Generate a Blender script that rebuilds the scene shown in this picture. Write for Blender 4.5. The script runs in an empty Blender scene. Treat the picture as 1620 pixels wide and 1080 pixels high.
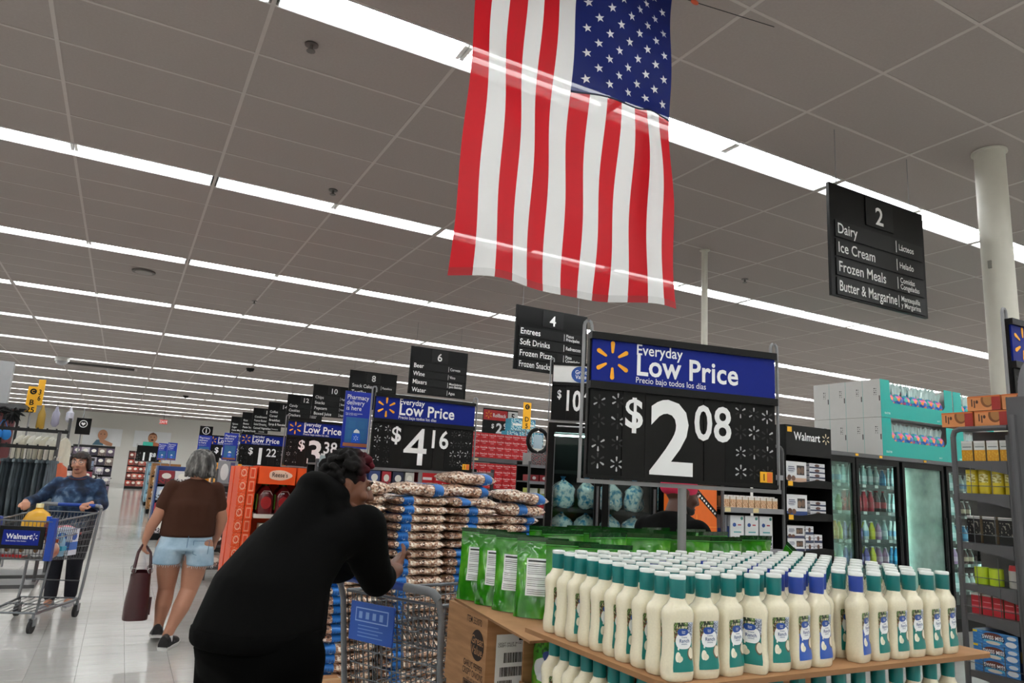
import bpy, bmesh, math, random
from mathutils import Vector, Matrix, Euler
random.seed(7)
SC = bpy.context.scene
COL = SC.collection
FT = 0.3048
R_ = math.radians
CEIL = 1.5 + 9.16 * FT

# ------------------------------------------------------------------ camera
YAW, PITCH, ROLL, FPX = R_(27.8), R_(11.08), R_(3.2), 1128.0
def _basis():
    f = Vector((math.sin(YAW) * math.cos(PITCH), math.cos(YAW) * math.cos(PITCH), math.sin(PITCH)))
    r = Vector((math.cos(YAW), -math.sin(YAW), 0))
    u = r.cross(f)
    return (r * math.cos(ROLL) + u * math.sin(ROLL), u * math.cos(ROLL) - r * math.sin(ROLL), f)
CR, CU, CF = _basis()
CAMLOC = Vector((0, 0, 1.5))
cam_d = bpy.data.cameras.new('camera')
cam_d.sensor_fit = 'HORIZONTAL'
cam_d.sensor_width = 36.0
cam_d.lens = FPX * 36.0 / 1620.0
cam_d.clip_start = 0.05
cam_d.clip_end = 300
cam = bpy.data.objects.new('camera', cam_d)
COL.objects.link(cam)
M_ = Matrix.Identity(4)
for i in range(3):
    M_[i][0], M_[i][1], M_[i][2], M_[i][3] = CR[i], CU[i], -CF[i], CAMLOC[i]
cam.matrix_world = M_
SC.camera = cam

def in_view(p, margin=0):
    d = Vector(p) - CAMLOC
    w = d.dot(CF)
    if w < 0.1:
        return None
    x, y = 810 + FPX * d.dot(CR) / w, 540 - FPX * d.dot(CU) / w
    if -margin <= x <= 1620 + margin and -margin <= y <= 1080 + margin:
        return (x, y, w)
    return None

# ------------------------------------------------------------------ world, exposure
world = bpy.data.worlds.new('world')
SC.world = world
world.use_nodes = True
world.node_tree.nodes['Background'].inputs[0].default_value = (0.02, 0.02, 0.021, 1)
world.node_tree.nodes['Background'].inputs[1].default_value = 0.3
SC.view_settings.view_transform = 'Standard'
SC.view_settings.look = 'None'
SC.view_settings.gamma = 1.0
SC.view_settings.use_curve_mapping = False
SC.view_settings.exposure = 0.95
LAMP_STRENGTH = 16.0
SC.cycles.max_bounces = 7
SC.cycles.diffuse_bounces = 4
SC.cycles.glossy_bounces = 3
SC.cycles.transmission_bounces = 4
SC.cycles.transparent_max_bounces = 6
SC.cycles.caustics_reflective = False
SC.cycles.caustics_refractive = False
SC.cycles.sample_clamp_indirect = 6.0
SC.cycles.use_denoising = True

# ------------------------------------------------------------------ materials
def lin(h):
    h = h.lstrip('#')
    out = []
    for i in (0, 2, 4):
        c = int(h[i:i + 2], 16) / 255
        out.append(c / 12.92 if c <= 0.04045 else ((c + 0.055) / 1.055) ** 2.4)
    return (*out, 1)

MATS = {}
def mat(name, hexc, rough=0.55, metal=0.0, var=0.06, scale=14.0, spec=0.5, bump=0.0, alpha=1.0, trans=0.0, emit=0.0, coat=0.0):
    if name in MATS:
        return MATS[name]
    m = bpy.data.materials.new(name)
    m.use_nodes = True
    nt = m.node_tree
    b = nt.nodes['Principled BSDF']
    c = lin(hexc)
    b.inputs['Base Color'].default_value = c
    b.inputs['Roughness'].default_value = rough
    b.inputs['Metallic'].default_value = metal
    b.inputs['Specular IOR Level'].default_value = spec
    b.inputs['Coat Weight'].default_value = coat
    if alpha < 1:
        b.inputs['Alpha'].default_value = alpha
    if trans:
        b.inputs['Transmission Weight'].default_value = trans
    if emit:
        b.inputs['Emission Color'].default_value = c
        b.inputs['Emission Strength'].default_value = emit
    if var > 0 or bump > 0:
        tc = nt.nodes.new('ShaderNodeTexCoord')
        nz = nt.nodes.new('ShaderNodeTexNoise')
        nz.inputs['Scale'].default_value = scale
        nz.inputs['Detail'].default_value = 3
        nt.links.new(tc.outputs['Object'], nz.inputs['Vector'])
        if var > 0:
            mx = nt.nodes.new('ShaderNodeMix')
            mx.data_type = 'RGBA'
            mx.inputs['A'].default_value = tuple(max(0, v * (1 - var)) for v in c[:3]) + (1,)
            mx.inputs['B'].default_value = tuple(min(1, v * (1 + var)) for v in c[:3]) + (1,)
            nt.links.new(nz.outputs['Fac'], mx.inputs['Factor'])
            nt.links.new(mx.outputs['Result'], b.inputs['Base Color'])
        if bump > 0:
            bp = nt.nodes.new('ShaderNodeBump')
            bp.inputs['Strength'].default_value = bump
            bp.inputs['Distance'].default_value = 0.01
            nt.links.new(nz.outputs['Fac'], bp.inputs['Height'])
            nt.links.new(bp.outputs['Normal'], b.inputs['Normal'])
    MATS[name] = m
    return m

def ramp_mat(name, stops, scale, rough=0.6, detail=2.0, tex='noise', coord='Object', bump=0.0, vscale=(1, 1, 1), coat=0.0, constant=False):
    """a colour of its own that varies over the thing: speckles, tie-dye, grain"""
    if name in MATS:
        return MATS[name]
    m = bpy.data.materials.new(name)
    m.use_nodes = True
    nt = m.node_tree
    b = nt.nodes['Principled BSDF']
    b.inputs['Roughness'].default_value = rough
    b.inputs['Coat Weight'].default_value = coat
    tc = nt.nodes.new('ShaderNodeTexCoord')
    mp = nt.nodes.new('ShaderNodeMapping')
    mp.inputs['Scale'].default_value = vscale
    nt.links.new(tc.outputs[coord], mp.inputs['Vector'])
    if tex == 'noise':
        t = nt.nodes.new('ShaderNodeTexNoise')
        t.inputs['Scale'].default_value = scale
        t.inputs['Detail'].default_value = detail
        out = t.outputs['Fac']
        h = out
    else:
        t = nt.nodes.new('ShaderNodeTexVoronoi')
        t.inputs['Scale'].default_value = scale
        sp = nt.nodes.new('ShaderNodeSeparateColor')
        nt.links.new(t.outputs['Color'], sp.inputs[0])
        out = sp.outputs[0]
        h = t.outputs['Distance']
    nt.links.new(mp.outputs[0], t.inputs['Vector'])
    rp = nt.nodes.new('ShaderNodeValToRGB')
    el = rp.color_ramp.elements
    while len(el) < len(stops):
        el.new(0.5)
    for e, (p, c) in zip(el, stops):
        e.position = p
        e.color = lin(c)
    if constant:
        rp.color_ramp.interpolation = 'CONSTANT'
    nt.links.new(out, rp.inputs[0])
    nt.links.new(rp.outputs[0], b.inputs['Base Color'])
    if bump:
        bp = nt.nodes.new('ShaderNodeBump')
        bp.inputs['Strength'].default_value = bump
        bp.inputs['Distance'].default_value = 0.01
        nt.links.new(h, bp.inputs['Height'])
        nt.links.new(bp.outputs['Normal'], b.inputs['Normal'])
    MATS[name] = m
    return m

def print_mat(name, base, layers, rough=0.4, coat=0.0):
    """flat print laid out in the UV square of a label: ('rect',u0,v0,u1,v1,hex) ('ell',cu,cv,ru,rv,hex) ('speck',u0,v0,u1,v1,scale,thr,hex)"""
    if name in MATS:
        return MATS[name]
    m = bpy.data.materials.new(name)
    m.use_nodes = True
    nt = m.node_tree
    N, L = nt.nodes, nt.links
    b = N['Principled BSDF']
    b.inputs['Roughness'].default_value = rough
    b.inputs['Coat Weight'].default_value = coat
    tc = N.new('ShaderNodeTexCoord')
    sx = N.new('ShaderNodeSeparateXYZ')
    L.new(tc.outputs['UV'], sx.inputs[0])
    def mth(op, a, bb=None, c=None):
        n = N.new('ShaderNodeMath')
        n.operation = op
        for k, v in enumerate((a, bb, c)):
            if v is None:
                continue
            if isinstance(v, (int, float)):
                n.inputs[k].default_value = v
            else:
                L.new(v, n.inputs[k])
        return n.outputs[0]
    u, v = sx.outputs[0], sx.outputs[1]
    def rect(u0, v0, u1, v1):
        a = mth('COMPARE', u, (u0 + u1) / 2, abs(u1 - u0) / 2)
        c = mth('COMPARE', v, (v0 + v1) / 2, abs(v1 - v0) / 2)
        return mth('MULTIPLY', a, c)
    cur = None
    cval = lin(base)
    for ly in layers:
        k = ly[0]
        if k == 'rect':
            fac = rect(*ly[1:5])
        elif k == 'ell':
            du = mth('DIVIDE', mth('SUBTRACT', u, ly[1]), ly[3])
            dv = mth('DIVIDE', mth('SUBTRACT', v, ly[2]), ly[4])
            s = mth('ADD', mth('MULTIPLY', du, du), mth('MULTIPLY', dv, dv))
            fac = mth('LESS_THAN', s, 1.0)
        else:
            nz = N.new('ShaderNodeTexNoise')
            nz.inputs['Scale'].default_value = ly[5]
            nz.inputs['Detail'].default_value = 1
            L.new(tc.outputs['UV'], nz.inputs['Vector'])
            fac = mth('MULTIPLY', mth('GREATER_THAN', nz.outputs['Fac'], ly[6]), rect(*ly[1:5]))
        mx = N.new('ShaderNodeMix')
        mx.data_type = 'RGBA'
        if cur is None:
            mx.inputs['A'].default_value = cval
        else:
            L.new(cur, mx.inputs['A'])
        mx.inputs['B'].default_value = lin(ly[-1])
        L.new(fac, mx.inputs['Factor'])
        cur = mx.outputs['Result']
    if cur is None:
        b.inputs['Base Color'].default_value = cval
    else:
        L.new(cur, b.inputs['Base Color'])
    MATS[name] = m
    return m

# ------------------------------------------------------------------ mesh builder
class MB:
    def __init__(s):
        s.v, s.f, s.m, s.uv = [], [], [], []
    def face(s, idx, m=0, uv=None):
        s.f.append(tuple(idx)); s.m.append(m); s.uv.append(uv)
    def box(s, c, d, m=0, rz=0.0, rot=None, fm=None):
        """c centre, d full size; fm: material per face (bottom, top, front -y, right +x, back +y, left -x)"""
        Rm = rot if rot is not None else Matrix.Rotation(rz, 3, 'Z')
        b0 = len(s.v)
        for x, y, z in ((-1, -1, -1), (1, -1, -1), (1, 1, -1), (-1, 1, -1), (-1, -1, 1), (1, -1, 1), (1, 1, 1), (-1, 1, 1)):
            p = Rm @ Vector((x * d[0] / 2, y * d[1] / 2, z * d[2] / 2))
            s.v.append((p.x + c[0], p.y + c[1], p.z + c[2]))
        q = ((0, 0), (1, 0), (1, 1), (0, 1))
        for k, fc in enumerate(((3, 2, 1, 0), (4, 5, 6, 7), (0, 1, 5, 4), (1, 2, 6, 5), (2, 3, 7, 6), (3, 0, 4, 7))):
            s.face([b0 + i for i in fc], fm[k] if fm else m, q)
        return s
    def span(s, p0, p1, m=0, fm=None):
        return s.box([(a + b) / 2 for a, b in zip(p0, p1)], [abs(b - a) for a, b in zip(p0, p1)], m, fm=fm)
    def tube(s, path, r, seg=8, m=0, closed=False):
        pts = [Vector(p) for p in path]
        n = len(pts)
        rr = r if isinstance(r, (list, tuple)) else [r] * n
        b0 = len(s.v)
        ref = None
        for i, p in enumerate(pts):
            if closed:
                t = (pts[(i + 1) % n] - pts[i - 1]).normalized()
            elif i == 0:
                t = (pts[1] - p).normalized()
            elif i == n - 1:
                t = (p - pts[-2]).normalized()
            else:
                t = ((pts[i + 1] - p).normalized() + (p - pts[i - 1]).normalized())
                t = t.normalized() if t.length > 1e-6 else (pts[i + 1] - p).normalized()
            if ref is None:
                ref = Vector((0, 0, 1)) if abs(t.z) < 0.9 else Vector((1, 0, 0))
            a = t.cross(ref)
            if a.length < 1e-5:
                ref = Vector((0, 1, 0)); a = t.cross(ref)
            a.normalize()
            b = t.cross(a).normalized()
            ref = -b if False else ref
            for k in range(seg):
                an = 2 * math.pi * k / seg
                q = p + (a * math.cos(an) + b * math.sin(an)) * rr[i]
                s.v.append(tuple(q))
        rings = n if closed else n - 1
        for i in range(rings):
            i2 = (i + 1) % n
            for k in range(seg):
                k2 = (k + 1) % seg
                s.face((b0 + i * seg + k, b0 + i2 * seg + k, b0 + i2 * seg + k2, b0 + i * seg + k2), m)
        if not closed:
            s.face([b0 + k for k in range(seg)], m)
            s.face([b0 + (n - 1) * seg + k for k in range(seg)][::-1], m)
        return s
    def lathe(s, prof, seg=16, m=0, c=(0, 0, 0), sx=1.0, sy=1.0, pw=2.0, cap=True, mz=None):
        """prof [(r, z)], super-elliptic section"""
        b0 = len(s.v)
        for r, z in prof:
            for k in range(seg):
                a = 2 * math.pi * k / seg
                ca, sa = math.cos(a), math.sin(a)
                x = math.copysign(abs(ca) ** (2 / pw), ca)
                y = math.copysign(abs(sa) ** (2 / pw), sa)
                s.v.append((c[0] + x * r * sx, c[1] + y * r * sy, c[2] + z))
        n = len(prof)
        for i in range(n - 1):
            mm = mz(i) if mz else m
            for k in range(seg):
                k2 = (k + 1) % seg
                s.face((b0 + i * seg + k, b0 + i * seg + k2, b0 + (i + 1) * seg + k2, b0 + (i + 1) * seg + k), mm,
                       ((k / seg, i / (n - 1)), ((k + 1) / seg, i / (n - 1)), ((k + 1) / seg, (i + 1) / (n - 1)), (k / seg, (i + 1) / (n - 1))))
        if cap:
            s.face([b0 + k for k in range(seg)][::-1], mz(0) if mz else m)
            s.face([b0 + (n - 1) * seg + k for k in range(seg)], mz(n - 2) if mz else m)
        return s
    def prism(s, poly, y0, y1, m=0):
        """polygon in the XZ plane (counter-clockwise seen from -y), from y0 (front) to y1 (back)"""
        b0 = len(s.v)
        n = len(poly)
        xs = [p[0] for p in poly]; zs = [p[1] for p in poly]
        W, H = max(xs) - min(xs) or 1, max(zs) - min(zs) or 1
        for y in (y0, y1):
            for x, z in poly:
                s.v.append((x, y, z))
        uv = [((x - min(xs)) / W, (z - min(zs)) / H) for x, z in poly]
        s.face([b0 + i for i in range(n)], m, uv)
        s.face([b0 + n + i for i in range(n)][::-1], m, uv[::-1])
        for i in range(n):
            j = (i + 1) % n
            s.face((b0 + j, b0 + i, b0 + n + i, b0 + n + j), m)
        return s
    def grid(s, fn, nu, nv, m=0, mfn=None, flip=False):
        b0 = len(s.v)
        for j in range(nv + 1):
            for i in range(nu + 1):
                s.v.append(tuple(fn(i / nu, j / nv)))
        for j in range(nv):
            for i in range(nu):
                a = b0 + j * (nu + 1) + i
                q = (a, a + 1, a + nu + 2, a + nu + 1)
                uv = ((i / nu, j / nv), ((i + 1) / nu, j / nv), ((i + 1) / nu, (j + 1) / nv), (i / nu, (j + 1) / nv))
                if flip:
                    q, uv = q[::-1], uv[::-1]
                s.face(q, mfn((i + .5) / nu, (j + .5) / nv) if mfn else m, uv)
        return s
    def ball(s, c, r, seg=10, rings=6, m=0, rot=None):
        if isinstance(r, (int, float)):
            r = (r, r, r)
        b0 = len(s.v)
        for j in range(rings + 1):
            ph = math.pi * j / rings - math.pi / 2
            ph = max(min(ph, math.pi / 2 - 1e-3), -math.pi / 2 + 1e-3)
            for k in range(seg):
                a = 2 * math.pi * k / seg
                p = Vector((r[0] * math.cos(ph) * math.cos(a), r[1] * math.cos(ph) * math.sin(a), r[2] * math.sin(ph)))
                if rot is not None:
                    p = rot @ p
                s.v.append((p.x + c[0], p.y + c[1], p.z + c[2]))
        for j in range(rings):
            for k in range(seg):
                k2 = (k + 1) % seg
                s.face((b0 + j * seg + k, b0 + j * seg + k2, b0 + (j + 1) * seg + k2, b0 + (j + 1) * seg + k), m)
        s.face([b0 + k for k in range(seg)][::-1], m)
        s.face([b0 + rings * seg + k for k in range(seg)], m)
        return s
    def mesh(s, name, mats, smooth=False, angle=0.7):
        me = bpy.data.meshes.new(name)
        me.from_pydata(s.v, [], s.f)
        for mm in (mats if isinstance(mats, (list, tuple)) else [mats]):
            me.materials.append(mm)
        if any(s.m):
            me.polygons.foreach_set('material_index', s.m)
        if any(u is not None for u in s.uv):
            ul = me.uv_layers.new(name='UVMap')
            flat = []
            for f, u in zip(s.f, s.uv):
                for k in range(len(f)):
                    flat.extend(u[k] if u is not None else (0.0, 0.0))
            ul.data.foreach_set('uv', flat)
        if smooth:
            me.shade_smooth()
            me.set_sharp_from_angle(angle=angle)
        me.update()
        return me
    def build(s, name, mats, parent=None, smooth=False, angle=0.7, loc=None, rz=0.0):
        return obj(name, s.mesh(name, mats, smooth, angle), parent, loc, rz)

def obj(name, me, parent=None, loc=None, rz=0.0):
    o = bpy.data.objects.new(name, me)
    COL.objects.link(o)
    if parent is not None:
        o.parent = parent
    if loc is not None:
        o.location = loc
    if rz:
        o.rotation_euler = (0, 0, rz)
    return o

def tag(o, label=None, cat=None, group=None, kind=None):
    if label:
        o['label'] = label
    if cat:
        o['category'] = cat
    if group:
        o['group'] = group
    if kind:
        o['kind'] = kind
    return o

def thing(name, label, cat, loc=(0, 0, 0), rz=0.0, group=None):
    o = bpy.data.objects.new(name, None)
    o.empty_display_size = 0.1
    COL.objects.link(o)
    o.location = loc
    o.rotation_euler = (0, 0, rz)
    return tag(o, label, cat, group)

KIDS = {}
def dup(root, loc, rz=0.0, label=None, group=None, skip=()):
    """copy a thing and each of its parts and sub-parts; mesh data is shared"""
    if root.name not in KIDS:
        KIDS[root.name] = [(c, list(c.children)) for c in root.children]
    r = root.copy()
    COL.objects.link(r)
    r.location = loc
    r.rotation_euler = rz if isinstance(rz, (tuple, list)) else (0, 0, rz)
    if label:
        r['label'] = label
    if group:
        r['group'] = group
    for c, gs in KIDS[root.name]:
        if c.name.split('.')[0] in skip:
            continue
        k = c.copy()
        COL.objects.link(k)
        k.parent = r
        for g in gs:
            if g.name.split('.')[0] in skip:
                continue
            q = g.copy()
            COL.objects.link(q)
            q.parent = k
    return r

ORD = ['first', 'second', 'third', 'fourth', 'fifth', 'sixth', 'seventh', 'eighth', 'ninth', 'tenth', 'eleventh', 'twelfth',
       'thirteenth', 'fourteenth', 'fifteenth', 'sixteenth', 'seventeenth', 'eighteenth', 'nineteenth', 'twentieth'] + ['%dth' % i for i in range(21, 60)]

# ------------------------------------------------------------------ lettering
TXT = {}
def txt_mesh(s, bold, align):
    k = (s, bold, align)
    if k not in TXT:
        cu = bpy.data.curves.new('lettering', 'FONT')
        cu.body = s
        cu.size = 1.0
        cu.offset = bold
        cu.resolution_u = 3
        cu.space_character = 1.0 + 1.6 * bold
        cu.align_x = align
        cu.space_line = 0.85
        o = bpy.data.objects.new('lettering', cu)
        me = bpy.data.meshes.new_from_object(o)
        me.name = 'lettering'
        me.transform(Matrix.Rotation(math.pi / 2, 4, 'X'))
        bpy.data.objects.remove(o)
        TXT[k] = me
    return TXT[k]

def txt(s, size, m, parent, loc, bold=0.0, align='LEFT', sx=1.0, rz=0.0, name='lettering', shear=0):
    """flat lettering in the XZ plane of its parent, read from -y"""
    base = txt_mesh(s, bold, align)
    key = (s, bold, align, m.name)
    if key not in TXT:
        me = base.copy()
        me.materials.clear()
        me.materials.append(m)
        TXT[key] = me
    o = bpy.data.objects.new(name, TXT[key])
    COL.objects.link(o)
    o.parent = parent
    o.location = loc
    o.rotation_euler = (0, 0, rz)
    o.scale = (size * sx, size, size)
    return o

def petal(cx, cz, a, r0, r1, w0, w1, n=5):
    """rounded petal polygon from radius r0 to r1 along angle a"""
    ca, sa = math.cos(a), math.sin(a)
    pts = []
    for k in range(n):
        t = math.pi * k / (n - 1) - math.pi / 2
        pts.append((r1 - w1 + w1 * math.cos(t), w1 * math.sin(t)))
    for k in range(n):
        t = math.pi * k / (n - 1) + math.pi / 2
        pts.append((r0 + w0 + w0 * math.cos(t), w0 * math.sin(t)))
    return [(cx + x * ca - z * sa, cz + x * sa + z * ca) for x, z in pts]

def spark(mb, cx, cz, R, y, m=0, th=0.0015, r0=0.36, w0=0.065, w1=0.115):
    for k in range(6):
        mb.prism(petal(cx, cz, math.pi / 2 + k * math.pi / 3, R * r0, R, R * w0, R * w1), y - th, y, m)
    return mb

# ------------------------------------------------------------------ common materials
BLACK = mat('matte_black', '#0b0b0b', 0.5, var=0.1, spec=.25)
DARK = mat('dark_grey', '#1d1d1e', 0.5, spec=.3)
GREY = mat('shelf_grey', '#4e4e50', 0.45)
STEEL = mat('steel', '#9a9a9c', 0.35, metal=0.8)
GALV = mat('galvanized', '#8c8c8e', 0.5, metal=0.3)
WHITE = mat('white_paint', '#e9e9e6', 0.5)
PAPER = mat('white_paper', '#eeeeec', 0.6)
SIGNWHITE = mat('sign_white', '#f4f4f4', 0.6, var=0)
SIGNBLUE = mat('sign_blue', '#071f80', 0.5, var=0.04, spec=.2)
SPARKY = mat('spark_yellow', '#f5a70e', 0.5, var=0)
REDM = mat('pack_red', '#c8171f', 0.4)
CARD = ramp_mat('cardboard', [(0.3, '#9a6f48'), (0.7, '#b1835a')], 6, 0.75, vscale=(1, 1, 8))
CARDD = mat('cardboard_edge', '#8a633f', 0.8)
KRAFTINK = mat('carton_ink', '#2a1a12', 0.7, var=0)
TEAL = mat('teal_band', '#046e6c', 0.32, var=0.08)
BLUEC = mat('cart_blue', '#0a3f9f', 0.35)
YEL = mat('marker_yellow', '#f5b51a', 0.5)
RUBBER = mat('rubber', '#1d1d1f', 0.7)
# ================================================================== the setting
X0, X1, Y0, Y1 = -14.4, 24.9, -7.0, 52.5
U0, V0 = -6.59, 2.307          # ceiling grid origin, feet
mtile = bpy.data.materials.new('vinyl_floor_tile')
mtile.use_nodes = True
def _tile():
    nt = mtile.node_tree; N, L = nt.nodes, nt.links
    b = N['Principled BSDF']
    geo = N.new('ShaderNodeNewGeometry')
    n1 = N.new('ShaderNodeTexNoise'); n1.inputs['Scale'].default_value = 0.5; n1.inputs['Detail'].default_value = 3
    n2 = N.new('ShaderNodeTexNoise'); n2.inputs['Scale'].default_value = 40; n2.inputs['Detail'].default_value = 4
    for n in (n1, n2):
        L.new(geo.outputs['Position'], n.inputs['Vector'])
    rp = N.new('ShaderNodeValToRGB')
    rp.color_ramp.elements[0].position = 0.35; rp.color_ramp.elements[0].color = lin('#b3b0ac')
    rp.color_ramp.elements[1].position = 0.7; rp.color_ramp.elements[1].color = lin('#cac8c5')
    L.new(n1.outputs['Fac'], rp.inputs[0])
    mx = N.new('ShaderNodeMix'); mx.data_type = 'RGBA'; mx.blend_type = 'MULTIPLY'; mx.inputs['Factor'].default_value = 0.12
    L.new(rp.outputs[0], mx.inputs['A']); L.new(n2.outputs['Color'], mx.inputs['B'])
    L.new(mx.outputs['Result'], b.inputs['Base Color'])
    b.inputs['Roughness'].default_value = 0.11
    b.inputs['Specular IOR Level'].default_value = 0.55
    mp = N.new('ShaderNodeMapping'); mp.inputs['Scale'].default_value = (2.2, 5.0, 1)
    L.new(geo.outputs['Position'], mp.inputs['Vector'])
    n3 = N.new('ShaderNodeTexNoise'); n3.inputs['Scale'].default_value = 1.6; n3.inputs['Detail'].default_value = 3
    L.new(mp.outputs[0], n3.inputs['Vector'])
    bp = N.new('ShaderNodeBump'); bp.inputs['Strength'].default_value = 0.25; bp.inputs['Distance'].default_value = 0.012
    L.new(n3.outputs['Fac'], bp.inputs['Height']); L.new(bp.outputs['Normal'], b.inputs['Normal'])
_tile()
mgrout = mat('tile_joint', '#8f8b86', 0.4)
floor = MB().span((X0, Y0, -0.12), (X1, Y1, -0.004)).build('floor', mgrout)
tag(floor, kind='structure')
tl = MB()
h, ch = FT / 2 - 0.0004, 0.0014
tl.v = [(-h, -h, -0.004), (h, -h, -0.004), (h, h, -0.004), (-h, h, -0.004), (-h + ch, -h + ch, 0), (h - ch, -h + ch, 0), (h - ch, h - ch, 0), (-h + ch, h - ch, 0)]
for f in ((4, 5, 6, 7), (0, 1, 5, 4), (1, 2, 6, 5), (2, 3, 7, 6), (3, 0, 4, 7)):
    tl.face(f)
tile_me = tl.mesh('floor_tile', mtile)
cells = []
for i in range(int((X1 - X0) / FT)):
    for j in range(int((Y1 - Y0) / FT)):
        x, y = X0 + (i + .5) * FT, Y0 + (j + .5) * FT
        q = in_view((x, y, 0), 15) if (x < 1.3 and x > -2.2) else None
        cells.append((q[2] if q else 999, x, y))
cells.sort()
rest = MB()
for k, (w, x, y) in enumerate(cells):
    if k < 290 and w < 900:
        obj('floor_tile', tile_me, floor, (x, y, 0))
    else:
        b0 = len(rest.v)
        rest.v += [(x - h, y - h, 0), (x + h, y - h, 0), (x + h, y + h, 0), (x - h, y + h, 0)]
        rest.face((b0, b0 + 1, b0 + 2, b0 + 3))
tag(rest.build('floor_tiles', mtile, floor), kind='stuff')

mwall = mat('wall_paint', '#e8e6e0', 0.7, var=0.03)
tag(MB().span((X0 - .2, Y1, 0), (X1 + .2, Y1 + .2, CEIL + .3)).build('wall_back', mwall), kind='structure')
tag(MB().span((X0 - .2, Y0 - .2, 0), (X1 + .2, Y0, CEIL + .3)).build('wall_front', mwall), kind='structure')
tag(MB().span((X0 - .2, Y0, 0), (X0, Y1, CEIL + .3)).build('wall_left', mwall), kind='structure')
tag(MB().span((X1, Y0, 0), (X1 + .2, Y1, CEIL + .3)).build('wall_right', mwall), kind='structure')

# ---- suspended ceiling: deck, tee grid, lay-in panels
mpanel = mat('ceiling_panel', '#a89f9a', 0.9, var=0.07, scale=60, spec=0.1)
mtee = mat('ceiling_tee', '#c2bbb6', 0.6, spec=0.2)
ceiling = MB().span((X0 - .2, Y0 - .2, CEIL + .16), (X1 + .2, Y1 + .2, CEIL + .3)).build('ceiling', mpanel)
tag(ceiling, kind='structure')
gr = MB()
us = [i for i in range(-20, 30) if X0 < (U0 + 4 * i) * FT < X1]
rows_k = list(range(-2, 15))
tw = 0.013
for i in us:
    x = (U0 + 4 * i) * FT
    for k in range(-3, 15):
        ya, yb = (V0 + 11 * k + .5) * FT, (V0 + 11 * k + 10.5) * FT
        if i % 2 == 0:
            yb += FT
        gr.span((x - tw, max(ya, Y0), CEIL - .0025), (x + tw, min(yb, Y1), CEIL + .02))
vs = []
for k in range(-3, 15):
    for j in range(6):
        v = (V0 + 11 * k + .5 + 2 * j) * FT
        if Y0 < v < Y1:
            gr.span((X0, v - tw * .8, CEIL - .002), (X1, v + tw * .8, CEIL + .02))
    for j in range(5):
        vs.append(V0 + 11 * k + 1.5 + 2 * j)
tag(gr.build('ceiling_grid', mtee, ceiling), kind='stuff')
pm = MB()
pw, ph = 2 * FT - .012, FT - .012
pm.box((0, 0, .006), (2 * pw, 2 * ph, .012))
panel_me = pm.mesh('ceiling_panel', mpanel)
cells = []
for i in us[:-1] + [us[0] - 1]:
    for v in vs:
        x, y = (U0 + 4 * i + 2) * FT, v * FT
        if not (X0 + .3 < x < X1 - .3 and Y0 + .2 < y < Y1 - .2):
            continue
        q = in_view((x, y, CEIL), 70)
        cells.append((q[2] if q else 999, x, y))
cells.sort()
rest = MB()
for k, (w, x, y) in enumerate(cells):
    if k < 295 and w < 900:
        obj('ceiling_panel', panel_me, ceiling, (x, y, CEIL))
    else:
        rest.box((x, y, CEIL + .006), (2 * pw, 2 * ph, .012))
tag(rest.build('ceiling_panels', mpanel, ceiling), kind='stuff')

# ---- strip lights
mtube = bpy.data.materials.new('lamp_tube')
mtube.use_nodes = True
_b = mtube.node_tree.nodes['Principled BSDF']
_b.inputs['Base Color'].default_value = (.9, .9, .9, 1)
_b.inputs['Emission Color'].default_value = (0.97, 1.0, 0.985, 1)
_b.inputs['Emission Strength'].default_value = LAMP_STRENGTH
mrefl = mat('lamp_reflector', '#c9cbcd', 0.4, var=0, spec=.3)
LFX, SLOT = 8 * FT - .05, .152
def housing_mb(mb, ox=0, oy=0, oz=0):
    x0, x1 = ox - LFX / 2, ox + LFX / 2
    t = .006
    mb.span((x0, oy - SLOT, oz + .10), (x1, oy + SLOT, oz + .108))
    mb.span((x0, oy - SLOT, oz - .006), (x1, oy - SLOT + t, oz + .10))
    mb.span((x0, oy + SLOT - t, oz - .006), (x1, oy + SLOT, oz + .10))
    mb.span((x0, oy - SLOT + t, oz - .002), (x0 + t, oy + SLOT - t, oz + .10))
    mb.span((x1 - t, oy - SLOT + t, oz - .002), (x1, oy + SLOT - t, oz + .10))
    return mb
def tube_mb(mb, sx, sy, m=0):
    a, b = (.035, LFX / 2 - .035) if sx > 0 else (-LFX / 2 + .035, -.035)
    mb.tube([(a, sy, .045), (b, sy, .045)], .017, 6, m)
    return mb
fx = thing('strip_light', 'fluorescent strip light', 'ceiling light')
housing_mb(MB()).build('housing', mrefl, fx)
for sx in (-1, 1):
    for sy in (-.062, .062):
        tube_mb(MB(), sx, sy).build('lamp_tube', mtube, fx)
hb = MB()
hb.span((-.03, -.085, .02), (-.004, .085, .098)).span((.004, -.085, .02), (.03, .085, .098))
hb.build('lamp_holder', mat('lamp_holder', '#e6e6e2', 0.5), fx)
far_mb = housing_mb(MB())
for sx in (-1, 1):
    for sy in (-.062, .062):
        tube_mb(far_mb, sx, sy, 1)
far_me = far_mb.mesh('strip_light', [mrefl, mtube])
first = True
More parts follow.
